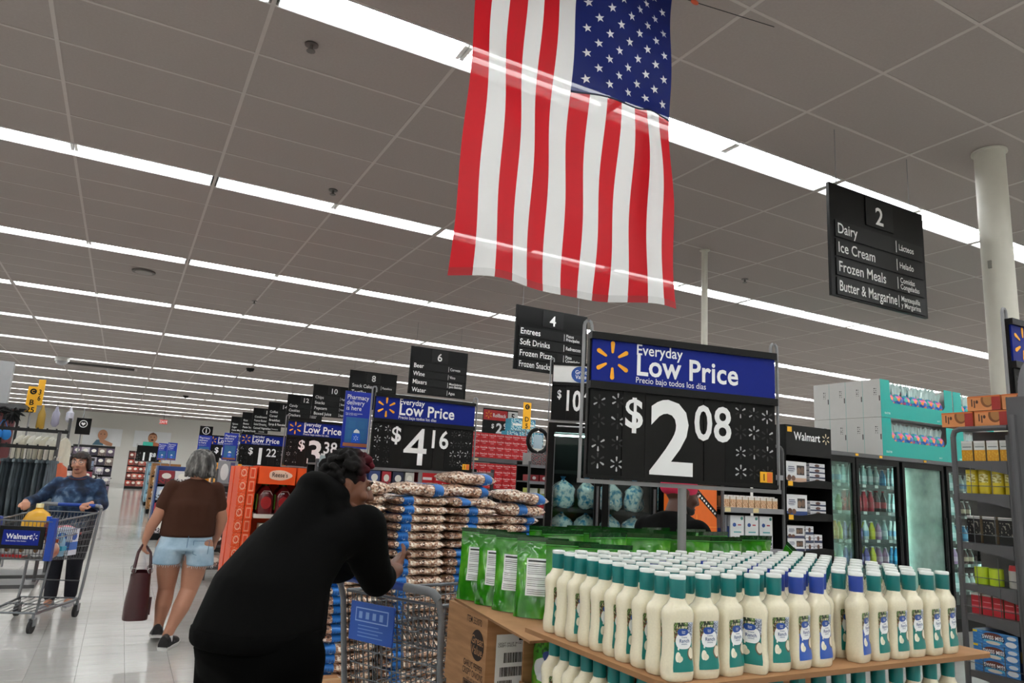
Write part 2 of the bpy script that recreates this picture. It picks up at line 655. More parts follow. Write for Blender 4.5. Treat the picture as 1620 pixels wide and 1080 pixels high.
for k in rows_k:
    y = (V0 + 11 * k) * FT
    vis = 0
    for j in range(-6, 14):
        x = (U0 + 8 * j + 4) * FT
        if x - LFX / 2 < X0 or x + LFX / 2 > X1:
            continue
        seen = any(in_view((x + d * LFX / 2, y, CEIL)) for d in (-1, -.5, 0, .5, 1))
        rowname = ORD[k - 1] if k >= 1 else ''
        if seen:
            vis += 1
        if k < 1:
            lab = 'strip light above or behind the camera, %s from left in the %s unseen row' % (ORD[j + 6], ORD[-k])
            grp = 'strip lights behind the camera'
        elif seen and k <= 8:
            lab = 'white fluorescent strip light, %s from the left in the %s ceiling row from the camera' % (ORD[vis - 1], rowname)
            grp = 'strip lights in the %s row' % rowname
        else:
            lab = ('white fluorescent strip light in the distant %s ceiling row, %s from left' % (rowname, ORD[j + 6])) if k > 8 else ('strip light beyond the frame edge in the %s ceiling row, %s from left wall' % (rowname, ORD[j + 6]))
            grp = 'strip lights in the %s row' % rowname
        if k <= 6:
            if first:
                f = fx; f.location = (x, y, CEIL); f['label'] = lab; f['group'] = grp; first = False
            else:
                dup(fx, (x, y, CEIL), 0, lab, grp)
        else:
            tag(obj('strip_light', far_me, None, (x, y, CEIL)), lab, 'ceiling light', grp)

# ---- columns
mcol = mat('column_paint', '#cfccc0', 0.45, var=0.04)
c = thing('column', 'thick round cream painted column at the right, beside the orange cartons', 'column', (5.75, 2.92, 0))
MB().lathe([(.107, 0), (.107, CEIL - .001)], 24).build('shaft', mcol, c, True)
MB().lathe([(.125, CEIL - .02), (.125, CEIL - .006), (.11, CEIL - .006)], 24).build('collar', mcol, c, True)
MB().span((-.12, -.012, 3.3), (-.104, .012, 3.36)).build('outlet', mat('outlet', '#8a8880', .5), c)
c = thing('column', 'thin cream pole rising to the ceiling behind the blue price sign', 'column', (5.68, 6.05, 0))
MB().lathe([(.036, 0), (.036, CEIL - .001)], 14).build('shaft', mcol, c, True)
MB().lathe([(.06, CEIL - .012), (.06, CEIL - .006), (.036, CEIL - .006)], 14).build('collar', mcol, c, True)

# ---- small ceiling fittings
mspr = mat('sprinkler_metal', '#6d6a67', 0.4, metal=0.5)
def sprinkler(x, y, lab):
    t = thing('sprinkler_head', lab, 'sprinkler', (x, y, CEIL))
    MB().lathe([(.045, -.012), (.045, -.006), (.02, -.006)], 14).build('escutcheon', mspr, t, True)
    MB().lathe([(.012, -.05), (.012, -.008)], 8).build('body', mspr, t, True)
    MB().lathe([(.03, -.056), (.03, -.052)], 10).build('deflector', mspr, t)
sprinkler(.73, 4.49, 'round sprinkler head in the panel before the nearest strip light')
sprinkler(1.5, 6.9, 'small sprinkler head just before the second row of strip lights')
sprinkler(1.62, 12.6, 'tiny sprinkler head beyond the third row of strip lights, at left')
sprinkler(6.9, 6.6, 'sprinkler head behind the thin cream pole, above the price sign')
v = thing('ceiling_vent', 'long dark rectangular air vent in the ceiling at far left', 'vent', (-.96, 25.1, CEIL))
MB().span((-1.0, -.4, -.02), (1.0, .4, -.007)).build('frame', mtee, v)
for k in range(6):
    MB().span((-.92, -.33 + k * .11, -.03), (.92, -.27 + k * .11, -.02)).build('louver', mat('louver', '#2b241c', .6), v)
v = thing('ceiling_speaker', 'round pale ceiling speaker behind the second strip light row', 'speaker', (-.1, 11.75, CEIL))
MB().lathe([(.16, -.03), (.16, -.006)], 18).build('rim', mat('speaker_rim', '#6b6763', .6), v, True)
MB().lathe([(.12, -.036), (.12, -.03)], 18).build('grille', mat('speaker_grille', '#9b9691', .7, bump=.3, scale=300), v)
v = thing('camera_dome', 'white dome security camera hanging from the ceiling at far left', 'camera', (-1.9, 24.0, CEIL))
MB().lathe([(.18, -.12), (.19, -.006)], 16).build('base', WHITE, v, True)
MB().ball((0, 0, -.12), (.16, .16, .12), 14, 8).build('dome', mat('dome', '#b8b8bb', .15), v, True)
for x, y, l in ((2.9, 21.6, 'small black ceiling sensor before the sixth light row'), (2.0, 33.0, 'small black ceiling sensor near the ninth light row')):
    v = thing('ceiling_sensor', l, 'sensor', (x, y, CEIL))
    MB().lathe([(.09, -.09), (.12, -.006)], 10).build('housing', BLACK, v)
    MB().lathe([(.03, -.11), (.05, -.09)], 8).build('lens', DARK, v)

# ---- far wall posters, exit sign
mskin_p = mat('poster_skin', '#d39a78', .6, var=.05)
mposter = mat('poster_white', '#f4f6f8', .5, var=.03)
def poster(x0, x1, z0, z1, lab, kind):
    t = thing('wall_poster', lab, 'poster', ((x0 + x1) / 2, Y1 - .03, (z0 + z1) / 2))
    w, hh = x1 - x0, z1 - z0
    MB().span((-w / 2, -.02, -hh / 2), (w / 2, .02, hh / 2)).build('board', mposter, t)
    y = -.024
    def disc(cx, cz, rx, rz, n=18):
        return [(cx + rx * math.cos(2 * math.pi * k / n), cz + rz * math.sin(2 * math.pi * k / n)) for k in range(n)]
    mb = MB()
    shirt = mat('poster_shirt_' + kind, '#5b7f93' if kind == 'blue' else '#c9744f', .6)
    hair = mat('poster_hair', '#7a4a2c', .6)
    dark = mat('poster_dark', '#4a2a20', .6)
    mb.prism(disc(0, .12, .27, .33), y - .004, y, 0)
    if kind == 'blue':
        mb.prism([(-.5, -hh / 2 + .02), (.1, -hh / 2 + .02), (.12, -.2), (-.3, -.2)], y - .003, y, 1)
        mb.prism([(-.15, -.12), (.05, -.15), (.62, -.38), (.6, -.55), (.3, -.53), (-.1, -.35)], y - .006, y - .003, 0)
        mb.prism(disc(.02, .0, .1, .08), y - .008, y - .004, 0)
    else:
        mb.prism([(-.5, -hh / 2 + .02), (.5, -hh / 2 + .02), (.42, -.22), (.15, -.14), (-.15, -.14), (-.42, -.22)], y - .003, y, 1)
        mb.prism([(-.27, .16), (-.2, .36), (0, .47), (.2, .36), (.27, .16), (.15, .32), (-.15, .32)][::-1], y - .007, y - .004, 2)
        mb.prism(disc(0, -.02, .08, .05), y - .008, y - .004, 3)
    for ex in (-.1, .1):
        mb.prism(disc(ex, .17, .035, .03, 10), y - .008, y - .004, 3)
    mb.build('printed_baby', [mskin_p, shirt, hair, dark], t)
poster(-2.35, -.2, 2.3, 3.4, 'white wall poster of a baby in blue, left one on the far wall', 'blue')
poster(.5, 2.65, 2.35, 3.4, 'white wall poster of a baby in orange, right one on the far wall', 'orange')
e = thing('exit_sign', 'small red exit sign hanging near the far wall', 'sign', (1.42, 36, 3.27))
MB().span((-.16, -.03, -.1), (.16, .03, .1)).build('box', mat('exit_red', '#d84238', .5), e)
txt('EXIT', .16, SIGNWHITE, e, (0, -.034, -.055), .02, 'CENTER')
MB().span((-.01, -.01, .1), (.01, .01, CEIL - 3.27 - .006)).build('stem', DARK, e)
# ================================================================== hanging aisle signs
mslat = mat('sign_strip', '#121213', .4, var=.05, spec=.25)
mboard = mat('sign_board', '#060607', .4, var=.05, spec=.2)
mink = mat('sign_ink', '#f0f0ee', .6, var=0)
def aisle_sign(num, y, rows, lab):
    W, Z0, Z1 = 1.14, 2.955, 3.83
    t = thing('aisle_sign', lab, 'sign', (4.36 + W / 2, y, Z0))
    Hh = Z1 - Z0
    MB().span((-W / 2, -.012, 0), (W / 2, .012, Hh)).build('board', mboard, t)
    MB().span((-.16, -.02, Hh - .25), (.17, -.012, Hh - .02)).build('number_tile', mslat, t)
    txt(num, .2, mink, t, (.0, -.0215, Hh - .22), .016, 'CENTER')
    n = len(rows)
    for k, (en, es) in enumerate(rows):
        zz = Hh - .30 - k * .148
        MB().span((-W / 2 + .05, -.02, zz - .118), (W / 2 - .04, -.012, zz + .012)).build('strip', mslat, t)
        MB().span((.19, -.0215, zz - .10), (.196, -.02, zz - .005)).build('divider', mink, t)
        txt(en, .114, mink, t, (-W / 2 + .07, -.0215, zz - .087), .01, sx=.88 if len(en) < 13 else .74)
        two = '\n' in es
        txt(es, .06 if two else .072, mink, t, (.222, -.0215, zz - (.045 if two else .075)), .008, sx=.85)
    for dx in (-.47, .42):
        MB().tube([(dx, 0, Hh), (dx, 0, CEIL - Z0 - .006)], .003, 5).build('hanging_wire', GALV, t)
    return t
AISLES = [('2', 3.35, [('Dairy', 'Lácteos'), ('Ice Cream', 'Helado'), ('Frozen Meals', 'Comidas\nCongeladas'), ('Butter & Margarine', 'Mantequilla\ny Margarina')]),
          ('4', 8.2, [('Entrees', 'Platos\nPrincipales'), ('Soft Drinks', 'Refrescos'), ('Frozen Pizza', 'Pizza\nCongeladas'), ('Frozen Snacks', 'Botanas\nCongeladas')]),
          ('6', 12.2, [('Beer', 'Cerveza'), ('Wine', 'Vino'), ('Mixers', 'Mezcladores\npara Bebidas'), ('Water', 'Agua')]),
          ('8', 16.2, [('Snack Cakes', 'Pastelitos'), ('Tortillas', 'Tortillas')]),
          ('10', 19.8, [('Chips', 'Papas'), ('Snacks', 'Botanas'), ('Popcorn', 'Palomitas'), ('Boxed Juice', 'Jugos')]),
          ('12', 23.3, [('Candy', 'Dulces'), ('Cookies', 'Galletas'), ('Crackers', 'Galletas\nSaladas')]),
          ('14', 26.7, [('Coffee', 'Café'), ('Cereal', 'Cereal'), ('Breakfast', 'Desayuno'), ('Syrup & Pancakes', 'Jarabe')]),
          ('16', 30.1, [('Condiments', 'Salsas'), ('Peanut Butter', 'Crema'), ('Salad Dressing', 'Aderezos'), ('Canned Vegetables', 'Verduras')]),
          ('18', 33.1, [('Rice', 'Arroz'), ('Beans', 'Frijoles'), ('Pasta Sauce', 'Salsa'), ('Prepared Foods', 'Comida')]),
          ('20', 36.7, [('Spices', 'Especias'), ('Sugar', 'Azúcar'), ('Cake Mixes', 'Harinas'), ('Seasoning', 'Sazón')])]
for num, y, rows in AISLES:
    aisle_sign(num, y, rows, 'black hanging aisle sign number %s listing %s' % (num, rows[0][0].lower() + (' and ' + rows[1][0].lower())))

# ================================================================== price signs
mcard = mat('price_card', '#0c0c0c', .5, var=.08, spec=.2)
mcard2 = mat('price_card_light', '#121110', .5, var=.06, spec=.2)
mframe = mat('sign_frame', '#080808', .4, spec=.25)
mpunch = mat('punch_grey', '#2b2b2b', .5, var=0)
mpunch2 = mat('punch_light', '#b9b9b9', .5, var=0)
mpunchd = mat('punch_dark', '#060606', .5, var=0)
def price_sign(loc, rz, lab, big, cents, pole=True, header='edlp', seed=1, post=True, cat='price sign', W=.86, dollar=True):
    """frame 0.86 x 0.57; local origin at the bottom centre of the frame, read from -y"""
    t = thing('price_sign', lab, 'price sign', loc, rz)
    Hh, hb = .57, .37
    MB().span((-W / 2, -.01, 0), (W / 2, .012, Hh)).build('backing', mframe, t)
    fr = MB()
    fr.span((-W / 2, -.03, Hh - .028), (W / 2, -.01, Hh)).span((-W / 2, -.032, hb - .026), (W / 2, -.01, hb + .004)).span((-W / 2, -.026, 0), (W / 2, -.01, .014))
    fr.build('rail', mframe, t)
    hm = {'store': PAPER, 'plain': mframe}.get(header, SIGNBLUE)
    hd = MB().span((-W / 2 + .008, -.018, hb), (W / 2 - .004, -.010, Hh - .024)).build('header_panel', hm, t)
    if header == 'edlp':
        for q in range(6):
            MB().prism(petal(-.335, hb + .093, math.pi / 2 + q * math.pi / 3, .078 * .36, .078, .078 * .065, .078 * .115), -.02, -.0185).build('emblem_petal', SPARKY, hd)
        txt('Everyday', .062, SIGNWHITE, hd, (-.232, -.0195, hb + .128), .012, sx=.92)
        txt('Low Price', .122, SIGNWHITE, hd, (-.233, -.0195, hb + .046), .02, sx=.93)
        txt('Precio bajo todos los días', .034, SIGNWHITE, hd, (-.232, -.0195, hb + .014), .004, sx=.9)
    elif header == 'store':
        n = 22
        MB().prism([(-.15 + .095 * math.cos(2 * math.pi * k / n), hb + .088 + .082 * math.sin(2 * math.pi * k / n)) for k in range(n)], -.0195, -.018).build('round_emblem', mat('emblem_blue', '#1a4a9c', .5), hd)
        txt('Great\nValue', .056, SIGNWHITE, hd, (-.15, -.0205, hb + .093), .012, 'CENTER', sx=.85)
    # digit cards
    edges = [-W / 2 + .004, -.285, -.185, .08, .18, W / 2 - .004]
    for k in range(5):
        MB().span((edges[k] + .0015, -.017 - .002 * (k % 2), .014), (edges[k + 1] - .0015, -.010, hb - .026)).build('price_card', mcard2 if k in (1, 2, 3) else mcard, t)
    rnd = random.Random(seed)
    for side in ((0, 1) if header != 'store' else (1,)):
        pb = MB()
        xs = (-.385, -.305) if side == 0 else (.255, .32, .385)
        for x in xs:
            for r in range(4):
                z = .30 - r * .08 + rnd.uniform(-.008, .008)
                st = rnd.choice((0, 0, 1, 2))
                R = rnd.uniform(.026, .032)
                for q in range(6):
                    mm = st if rnd.random() < .6 else rnd.choice((0, 1, 2))
                    pb.prism(petal(x, z, math.pi / 2 + q * math.pi / 3, R * .36, R, R * .065, R * .13, 4), -.0178, -.0172 + .0, mm)
        tag(pb.build('punched_pattern', [mpunch, mpunch2, mpunchd], t), kind='stuff')
    if header == 'store':
        txt('$', .115, SIGNWHITE, t, (-.355, -.0205, .215), .02, 'CENTER', sx=.7)
        txt(big, .28, SIGNWHITE, t, (-.225, -.0205, .1), .022, 'CENTER', sx=.62)
        txt(cents, .16, SIGNWHITE, t, (-.055, -.0205, .2), .016, 'CENTER', sx=.7)
        dollar, big, cents = False, '', ''
    if dollar:
        txt('$', .165, SIGNWHITE, t, (-.236, -.0205, .205), .02, 'CENTER', sx=.95)
    if big:
        txt(big, .41, SIGNWHITE, t, (-.068, -.0205, .035), .004 if big == '4' else .02, 'CENTER', sx=1.0)
    if cents:
        txt(cents, .2, SIGNWHITE, t, (.122, -.0205, .178), .016, 'CENTER', sx=.88)
    tg = MB().span((.345, -.0215, .022), (.405, -.0195, .066), 0).span((.378, -.022, .024), (.403, -.0215, .064), 1)
    tg.build('price_tag', [YEL, mat('tag_orange', '#e8742c', .5)], t)
    txt('1', .04, BLACK, t, (.353, -.0222, .03), .01)
    # steel hanger frame: two uprights with hooks, bottom channel
    for s in (-1, 1):
        x = s * (W / 2 + .022)
        pts = [(x, 0, -.012), (x, 0, Hh + .025)]
        for k in range(1, 6):
            a = math.pi * k / 5
            pts.append((x - s * .016 * (1 - math.cos(a)), 0, Hh + .025 + .022 * math.sin(a)))
        pts.append((x - s * .032, 0, Hh - .004))
        MB().tube(pts, .007, 7).build('upright', GALV, t, True)
    MB().span((-W / 2 - .025, -.012, -.02), (W / 2 + .025, .014, -.004)).build('bottom_rail', GALV, t)
    if pole:
        MB().tube([(0, .01, -.02), (0, .01, -pole + .006)], .017, 12).build('pole', GALV, t, True)
        MB().span((-.09, -.08, -pole), (.09, .1, -pole + .006)).build('foot_plate', GALV, t)
    return t
price_sign((1.99, 2.235, 1.53), R_(-11), 'large blue and black price sign reading $2.08 above the ranch bottles', '2', '08', pole=.515, seed=3)
price_sign((2.09, 5.38, 1.55), 0, 'blue and black price sign reading $4.16 above the stacked bean bags', '4', '16', pole=1.5, seed=5)
price_sign((2.17, 9.12, 1.54), 0, 'price sign reading $3.38 behind the leaning man, above orange display', '3', '38', pole=1.5, seed=8)
price_sign((2.24, 13.6, 1.52), 0, 'price sign reading $1.22 behind the orange drink display', '1', '22', pole=1.5, seed=9)
price_sign((1.99, 16.6, 1.55), 0, 'small distant price sign with a white dollar mark beside the grey-haired woman', '5', '48', pole=1.5, seed=12)
price_sign((.86, 29.5, 1.48), 0, 'far black price sign reading 11 at the end of the aisle', '11', '28', pole=1.48, seed=14, dollar=False, header='plain')
price_sign((4.02, 5.80, 2.115), R_(-29), 'white topped price sign reading $10.4 on the ice freezer', '10', '48', pole=0, header='store', seed=15)
price_sign((3.86, 1.73, 1.775), 0, 'dark price sign cut off at the right edge of the picture, beside the column', '1', '98', pole=1.9, seed=21)

# red rollback sign and its blue neighbour, over the cola rack
t = thing('rollback_sign', 'red price sign reading Rollback above the cola cartons', 'price sign', (7.2, 14, 2.52))
MB().span((-.43, -.01, -.1), (.43, .01, .52)).build('backing', mframe, t)
MB().span((-.42, -.02, .27), (.16, -.01, .49)).build('header_panel', mat('rollback_red', '#c41f26', .5), t)
MB().span((.18, -.02, .27), (.42, -.01, .49)).build('price_patch', PAPER, t)
spark(MB(), -.3, .38, .085, -.021).build('spark_emblem', SPARKY, t)
txt('Rollback', .115, SIGNWHITE, t, (-.2, -.022, .34), .02, sx=.8)
txt('5', .2, BLACK, t, (.3, -.022, .31), .02, 'CENTER')
txt('$', .13, SIGNWHITE, t, (-.22, -.012, .1), .02)
txt('2', .3, SIGNWHITE, t, (-.1, -.012, .0), .03)
txt('98', .17, SIGNWHITE, t, (.08, -.012, .1), .02)
MB().tube([(0, 0, -2.52), (0, 0, 0)], .015, 8).build('pole', GALV, t)
t = thing('price_sign', 'blue sign end reading Price between the $4.16 sign and rollback sign', 'price sign', (6.1, 14, 2.5))
MB().span((-.43, -.01, -.1), (.43, .01, .52)).build('backing', mframe, t)
MB().span((-.42, -.02, .25), (.42, -.01, .5)).build('header_panel', SIGNBLUE, t)
txt('Low Price', .15, SIGNWHITE, t, (-.3, -.022, .32), .03, sx=.9)
txt('$2 08', .2, SIGNWHITE, t, (-.1, -.012, .03), .02)
MB().tube([(0, 0, -2.5), (0, 0, 0)], .015, 8).build('pole', GALV, t)

# ================================================================== blue pharmacy panels
mdoor = mat('pharm_door', '#2a6299', .5)
def pharmacy(loc, h, lab, top_info=False, post=1.4):
    w = h * .5
    t = thing('pharmacy_sign', lab, 'sign', loc)
    p = MB().span((-w / 2, -.006, 0), (w / 2, .006, h)).build('panel', mat('pharm_blue', '#0c2ba0', .5), t)
    txt('Pharmacy\ndelivery\nis here', h * .115, SIGNWHITE, p, (-w * .44, -.008, h * .86), .004, sx=.88)
    txt('Free weekly, prescriptions\nright to your door', h * .028, SIGNWHITE, p, (-w * .44, -.008, h * .6), .004)
    dm = MB()
    dm.span((-w * .4, -.0085, h * .1), (w * .4, -.006, h * .54), 0)
    for i in (-1, 1):
        for j in (0, 1):
            dm.span((i * w * .17 - w * .12, -.0095, h * (.16 + j * .19)), (i * w * .17 + w * .12, -.0085, h * (.31 + j * .17)), 1)
    dm.span((-w * .44, -.009, h * .03), (w * .44, -.006, h * .09), 3)
    dm.build('printed_door', [mdoor, mat('pharm_door_dark', '#2f689b', .5), SIGNWHITE, mat('pharm_step', '#9a5b3a', .6)], p)
    bg = MB()
    bg.prism([(-w * .16, h * .1), (w * .16, h * .1), (w * .14, h * .26), (-w * .14, h * .26)], -.012, -.0095, 0)
    bg.prism([(-w * .1, h * .27), (w * .12, h * .27), (w * .1, h * .31), (0, h * .34), (-w * .08, h * .31)], -.012, -.0095, 1)
    spark(bg, 0, h * .18, h * .045, -.012, 1)
    bg.build('printed_bag', [mat('pharm_bag', '#1d5fd0', .5), SIGNWHITE], p)
    if top_info:
        ib = MB().span((-w / 2, -.006, h), (w / 2, .006, h * 1.38)).build('info_panel', mboard, t)
        n = 24
        ring = MB()
        rr = w * .3
        for k in range(n):
            a, b = 2 * math.pi * k / n, 2 * math.pi * (k + 1) / n
            ring.prism([(rr * math.cos(a), h * 1.19 + rr * math.sin(a)), (rr * .85 * math.cos(a), h * 1.19 + rr * .85 * math.sin(a)), (rr * .85 * math.cos(b), h * 1.19 + rr * .85 * math.sin(b)), (rr * math.cos(b), h * 1.19 + rr * math.sin(b))][::-1], -.009, -.006)
        ring.build('printed_ring', mink, ib)
        txt('i', h * .28, mink, ib, (0, -.009, h * 1.1), .02, 'CENTER')
    if post:
        MB().tube([(0, .015, -loc[2]), (0, .015, h)], .01, 8).build('post', GALV, t)
    return t
pharmacy((1.715, 6.0, 1.70), .48, 'blue pharmacy delivery sign at the left side of the $4.16 sign')
pharmacy((1.46, 12.0, 1.58), .42, 'blue pharmacy delivery sign right of the grey-haired woman')
pharmacy((1.22, 13.5, 1.57), .42, 'blue pharmacy sign with a black information panel above, by the grey hair', True)
pharmacy((1.05, 19.5, 1.55), .42, 'far blue pharmacy delivery sign, left of the grey-haired woman, right one')
pharmacy((.95, 22.0, 1.55), .45, 'far blue pharmacy delivery sign, left of the grey-haired woman, left one')

# ================================================================== yellow markers, heart sign
def marker(loc, w, h, lines, lab, rz=0.0):
    t = thing('aisle_marker', lab, 'sign', loc, rz)
    MB().span((-w / 2, -.006, 0), (w / 2, .006, h)).build('plate', YEL, t)
    n = 16
    MB().prism([(w * .3 * math.cos(2 * math.pi * k / n), h - w * .5 + w * .3 * math.sin(2 * math.pi * k / n)) for k in range(n)], -.009, -.006).build('printed_dot', BLACK, t)
    txt('C', w * .4, YEL, t, (0, -.011, h - w * .64), .01, 'CENTER')
    z = h * .28
    for s in lines:
        txt(s, w * .75, BLACK, t, (0, -.008, z), .02, 'CENTER')
        z -= w * .75
    MB().tube([(0, 0.015, -loc[2]), (0, .015, h)], .012, 8).build('post', GALV, t)
    return t
t = marker((-1.22, 12, 2.08), .14, .36, ['B', '25'], 'yellow marker reading B 25 above the clothing racks', R_(-12))
t2 = MB().span((.06, -.004, .1), (.16, .008, .46)).build('side_plate', YEL, t, rz=R_(-25))
txt('3\n6', .1, BLACK, t2, (.11, -.006, .25), .02, 'CENTER')
marker((6.74, 12, 2.5), .17, .51, ['D', '5'], 'yellow marker reading D 5 above the cola rack upright')
t = thing('department_sign', 'black square sign with a heart on a thin pole behind the blue-shirted woman', 'sign', (-.74, 16, 1.93))
MB().span((-.12, -.008, 0), (.13, .008, .31)).build('panel', mboard, t)
ring = MB(); n = 22
for k in range(n):
    a, b = 2 * math.pi * k / n, 2 * math.pi * (k + 1) / n
    ring.prism([(.07 * math.cos(a), .2 + .07 * math.sin(a)), (.058 * math.cos(a), .2 + .058 * math.sin(a)), (.058 * math.cos(b), .2 + .058 * math.sin(b)), (.07 * math.cos(b), .2 + .07 * math.sin(b))][::-1], -.011, -.008)
ring.build('printed_ring', mink, t)
hp = []
for k in range(20):
    a = 2 * math.pi * k / 20
    hp.append((.0022 * 16 * math.sin(a) ** 3, .2 + .0022 * (13 * math.cos(a) - 5 * math.cos(2 * a) - 2 * math.cos(3 * a) - math.cos(4 * a))))
MB().prism(hp[::-1], -.011, -.008).build('printed_heart', mink, t)
MB().tube([(-.02, .02, -1.93), (-.02, .02, .5)], .012, 8).build('pole', GALV, t)

# ================================================================== flag
mred, mwht, mnavy = [bpy.data.materials.new(n) for n in ('flag_red', 'flag_white', 'flag_navy')]
for m_, c_ in ((mred, '#c90f20'), (mwht, '#ececec'), (mnavy, '#0b1d66')):
    m_.use_nodes = True
    nt = m_.node_tree; N, L = nt.nodes, nt.links
    b = N['Principled BSDF']; b.inputs['Base Color'].default_value = lin(c_); b.inputs['Roughness'].default_value = .5
    tr = N.new('ShaderNodeBsdfTranslucent'); tr.inputs[0].default_value = lin(c_)
    mix = N.new('ShaderNodeMixShader'); mix.inputs[0].default_value = .5
    L.new(b.outputs[0], mix.inputs[1]); L.new(tr.outputs[0], mix.inputs[2])
    tp = N.new('ShaderNodeBsdfTransparent'); mix2 = N.new('ShaderNodeMixShader'); mix2.inputs[0].default_value = .014
    L.new(mix.outputs[0], mix2.inputs[1]); L.new(tp.outputs[0], mix2.inputs[2]); L.new(mix2.outputs[0], N['Material Output'].inputs[0])
FW, FL = 1.17, 1.9
def flag_pt(x, s, off=0.0):
    """x 0..1 across the stripes from the left, s 0..1 from the top down"""
    wx = .018 * math.sin(x * 17 + s * 2.2) * (0.35 + .65 * s) + .026 * math.sin(x * 7.5 - s * 3.5 + .6)
    wx += .012 * math.sin((x * .6 - s) * 16)
    f = max(0, (x - .78) / .22)
    fold = math.exp(-((x - .87) / .055) ** 2) * math.sin(math.pi * min(1, max(0, (s - .38) / .6)))
    wx += -.06 * fold
    w = FW * (1 + .045 * s)
    px = (x - .5) * w - .02 * s - .035 * f * math.sin(math.pi * s) - .045 * fold
    pz = -s * FL * (1 + .0) - .012 * math.sin(x * math.pi) * (1 - s) + .045 * (x - .45) * s + .008 * math.sin(x * 9) * s
    if x > .93 and s < .12:
        pz += -(x - .93) * .3 * (1 - s / .12)
    return (px, wx * 1.0 - off, pz)
fl = thing('american_flag', 'large american flag hanging vertically from the ceiling', 'flag', (1.735, 2.7, 2.36 + FL))
for k in range(13):
    s0, s1 = 0.0, 1.0
    x0, x1 = k / 13, (k + 1) / 13
    if k >= 6:
        s0 = .455
    me = MB().grid(lambda u, v: flag_pt(x0 + (x1 - x0) * u, s0 + (s1 - s0) * v), 6, 60, flip=True)
    me.build('stripe', mred if k % 2 == 0 else mwht, fl, True)
    # hem at the foot
    MB().grid(lambda u, v: flag_pt(x0 + (x1 - x0) * u, .982 + .018 * v, .002), 4, 2, flip=True).build('hem', mat('hem_red', '#a5101b', .6) if k % 2 == 0 else mat('hem_white', '#d8d8d8', .6), fl)
cx0 = 6 / 13
MB().grid(lambda u, v: flag_pt(cx0 + (1 - cx0) * u, .455 * v), 40, 30, flip=True).build('canton', mnavy, fl, True)
mstar = mat('flag_star', '#f0f0f0', .5, var=0)
MB().grid(lambda u, v: flag_pt(cx0 + (1 - cx0) * u, .453 + .005 * v, .002), 24, 1, flip=True).build('canton_seam', mat('seam_navy', '#0a1236', .6), fl)
for col in range(11):          # along the fly
    n = 5 if col % 2 == 0 else 4
    for r in range(n):
        sx_ = (1 + 2 * r + (0 if n == 5 else 1)) / 10
        ss = .455 * (1 - (col + 1) / 12)
        q = flag_pt(cx0 + (1 - cx0) * (1 - sx_), ss, .003)
        pts = []
        for i in range(10):
            a = math.pi / 2 + math.pi * i / 5 + .25
            rr = .026 if i % 2 == 0 else .0105
            pts.append((q[0] + rr * math.cos(a), q[2] + rr * math.sin(a)))
        sb = MB()
        c_i = len(sb.v); sb.v.append((q[0], q[1] - .001, q[2]))
        for px_, pz_ in pts:
            # follow the cloth
            xx = cx0 + (1 - cx0) * (1 - sx_) + (px_ - q[0]) / FW; s2 = ss - (pz_ - q[2]) / FL
            g = flag_pt(xx, s2, .003)
            sb.v.append((px_, g[1], pz_))
        for i in range(10):
            sb.face((0, 1 + i, 1 + (i + 1) % 10))
        sb.build('star', mstar, fl)
wl = MB().tube([(.555, 0, -.10), (.70, 0, -.085), (1.37, .02, CEIL - 2.36 - FL - .01)], .0025, 5).tube([(-.55, 0, -.02), (-.65, 0, .0), (-.75, .0, CEIL - 2.36 - FL - .008)], .0025, 5)
wl.build('hanging_wire', DARK, fl)
MB().ball((.72, 0, -.083), (.03, .012, .014), 8, 5).build('clip', mat('clip_orange', '#d2562f', .5), fl)
MB().tube([(-.6, 0, 0), (.6, 0, 0)], .006, 6).build('rod', DARK, fl)
# ================================================================== pallet with ranch bottles and green pouches
mcream = mat('dressing_bottle', '#e2d9be', .22, var=.09, scale=220, coat=.5)
mcap = mat('cap_white', '#eef1ee', .4, var=.02)
mnavyband = mat('blue_band', '#1f3f9a', .35, var=.1)
HB = .235
def body_surf(a, z, off=0.0):
    """super-elliptic bottle section at height z"""
    P = [(0, .90), (.006, .99), (.026, 1.03), (.042, .985), (.06, .925), (.10, .915), (.125, .95), (.142, 1.01), (.151, 1.0), (.158, .90), (.170, .62), (.178, .50), (.186, .45), (.19, .44)]
    for (z0, r0), (z1, r1) in zip(P, P[1:]):
        if z <= z1:
            t = (z - z0) / (z1 - z0)
            t = t * t * (3 - 2 * t)
            s = r0 + (r1 - r0) * t
            break
    else:
        s = P[-1][1]
    k = max(0, min(1, (z - .15) / .035))
    pw = 3.2 - 1.2 * k
    rx, ry = .0385 * s + off, (.0270 * s if k <= 0 else (.0270 * (1 - k) + .0385 * k) * s) + off
    ca, sa = math.cos(a), math.sin(a)
    return (math.copysign(abs(ca) ** (2 / pw), ca) * rx, math.copysign(abs(sa) ** (2 / pw), sa) * ry, z)
zs = [0, .004, .015, .03, .042, .055, .075, .1, .12, .135, .147, .155, .162, .168, .174, .18, .186]
bm_ = MB()
SEG = 28
b0 = 0
for z in zs:
    for k in range(SEG):
        bm_.v.append(body_surf(2 * math.pi * k / SEG, z))
for i in range(len(zs) - 1):
    for k in range(SEG):
        k2 = (k + 1) % SEG
        bm_.face((i * SEG + k, i * SEG + k2, (i + 1) * SEG + k2, (i + 1) * SEG + k))
bm_.face(list(range(SEG))[::-1]); bm_.face([(len(zs) - 1) * SEG + k for k in range(SEG)])
mlab = {}
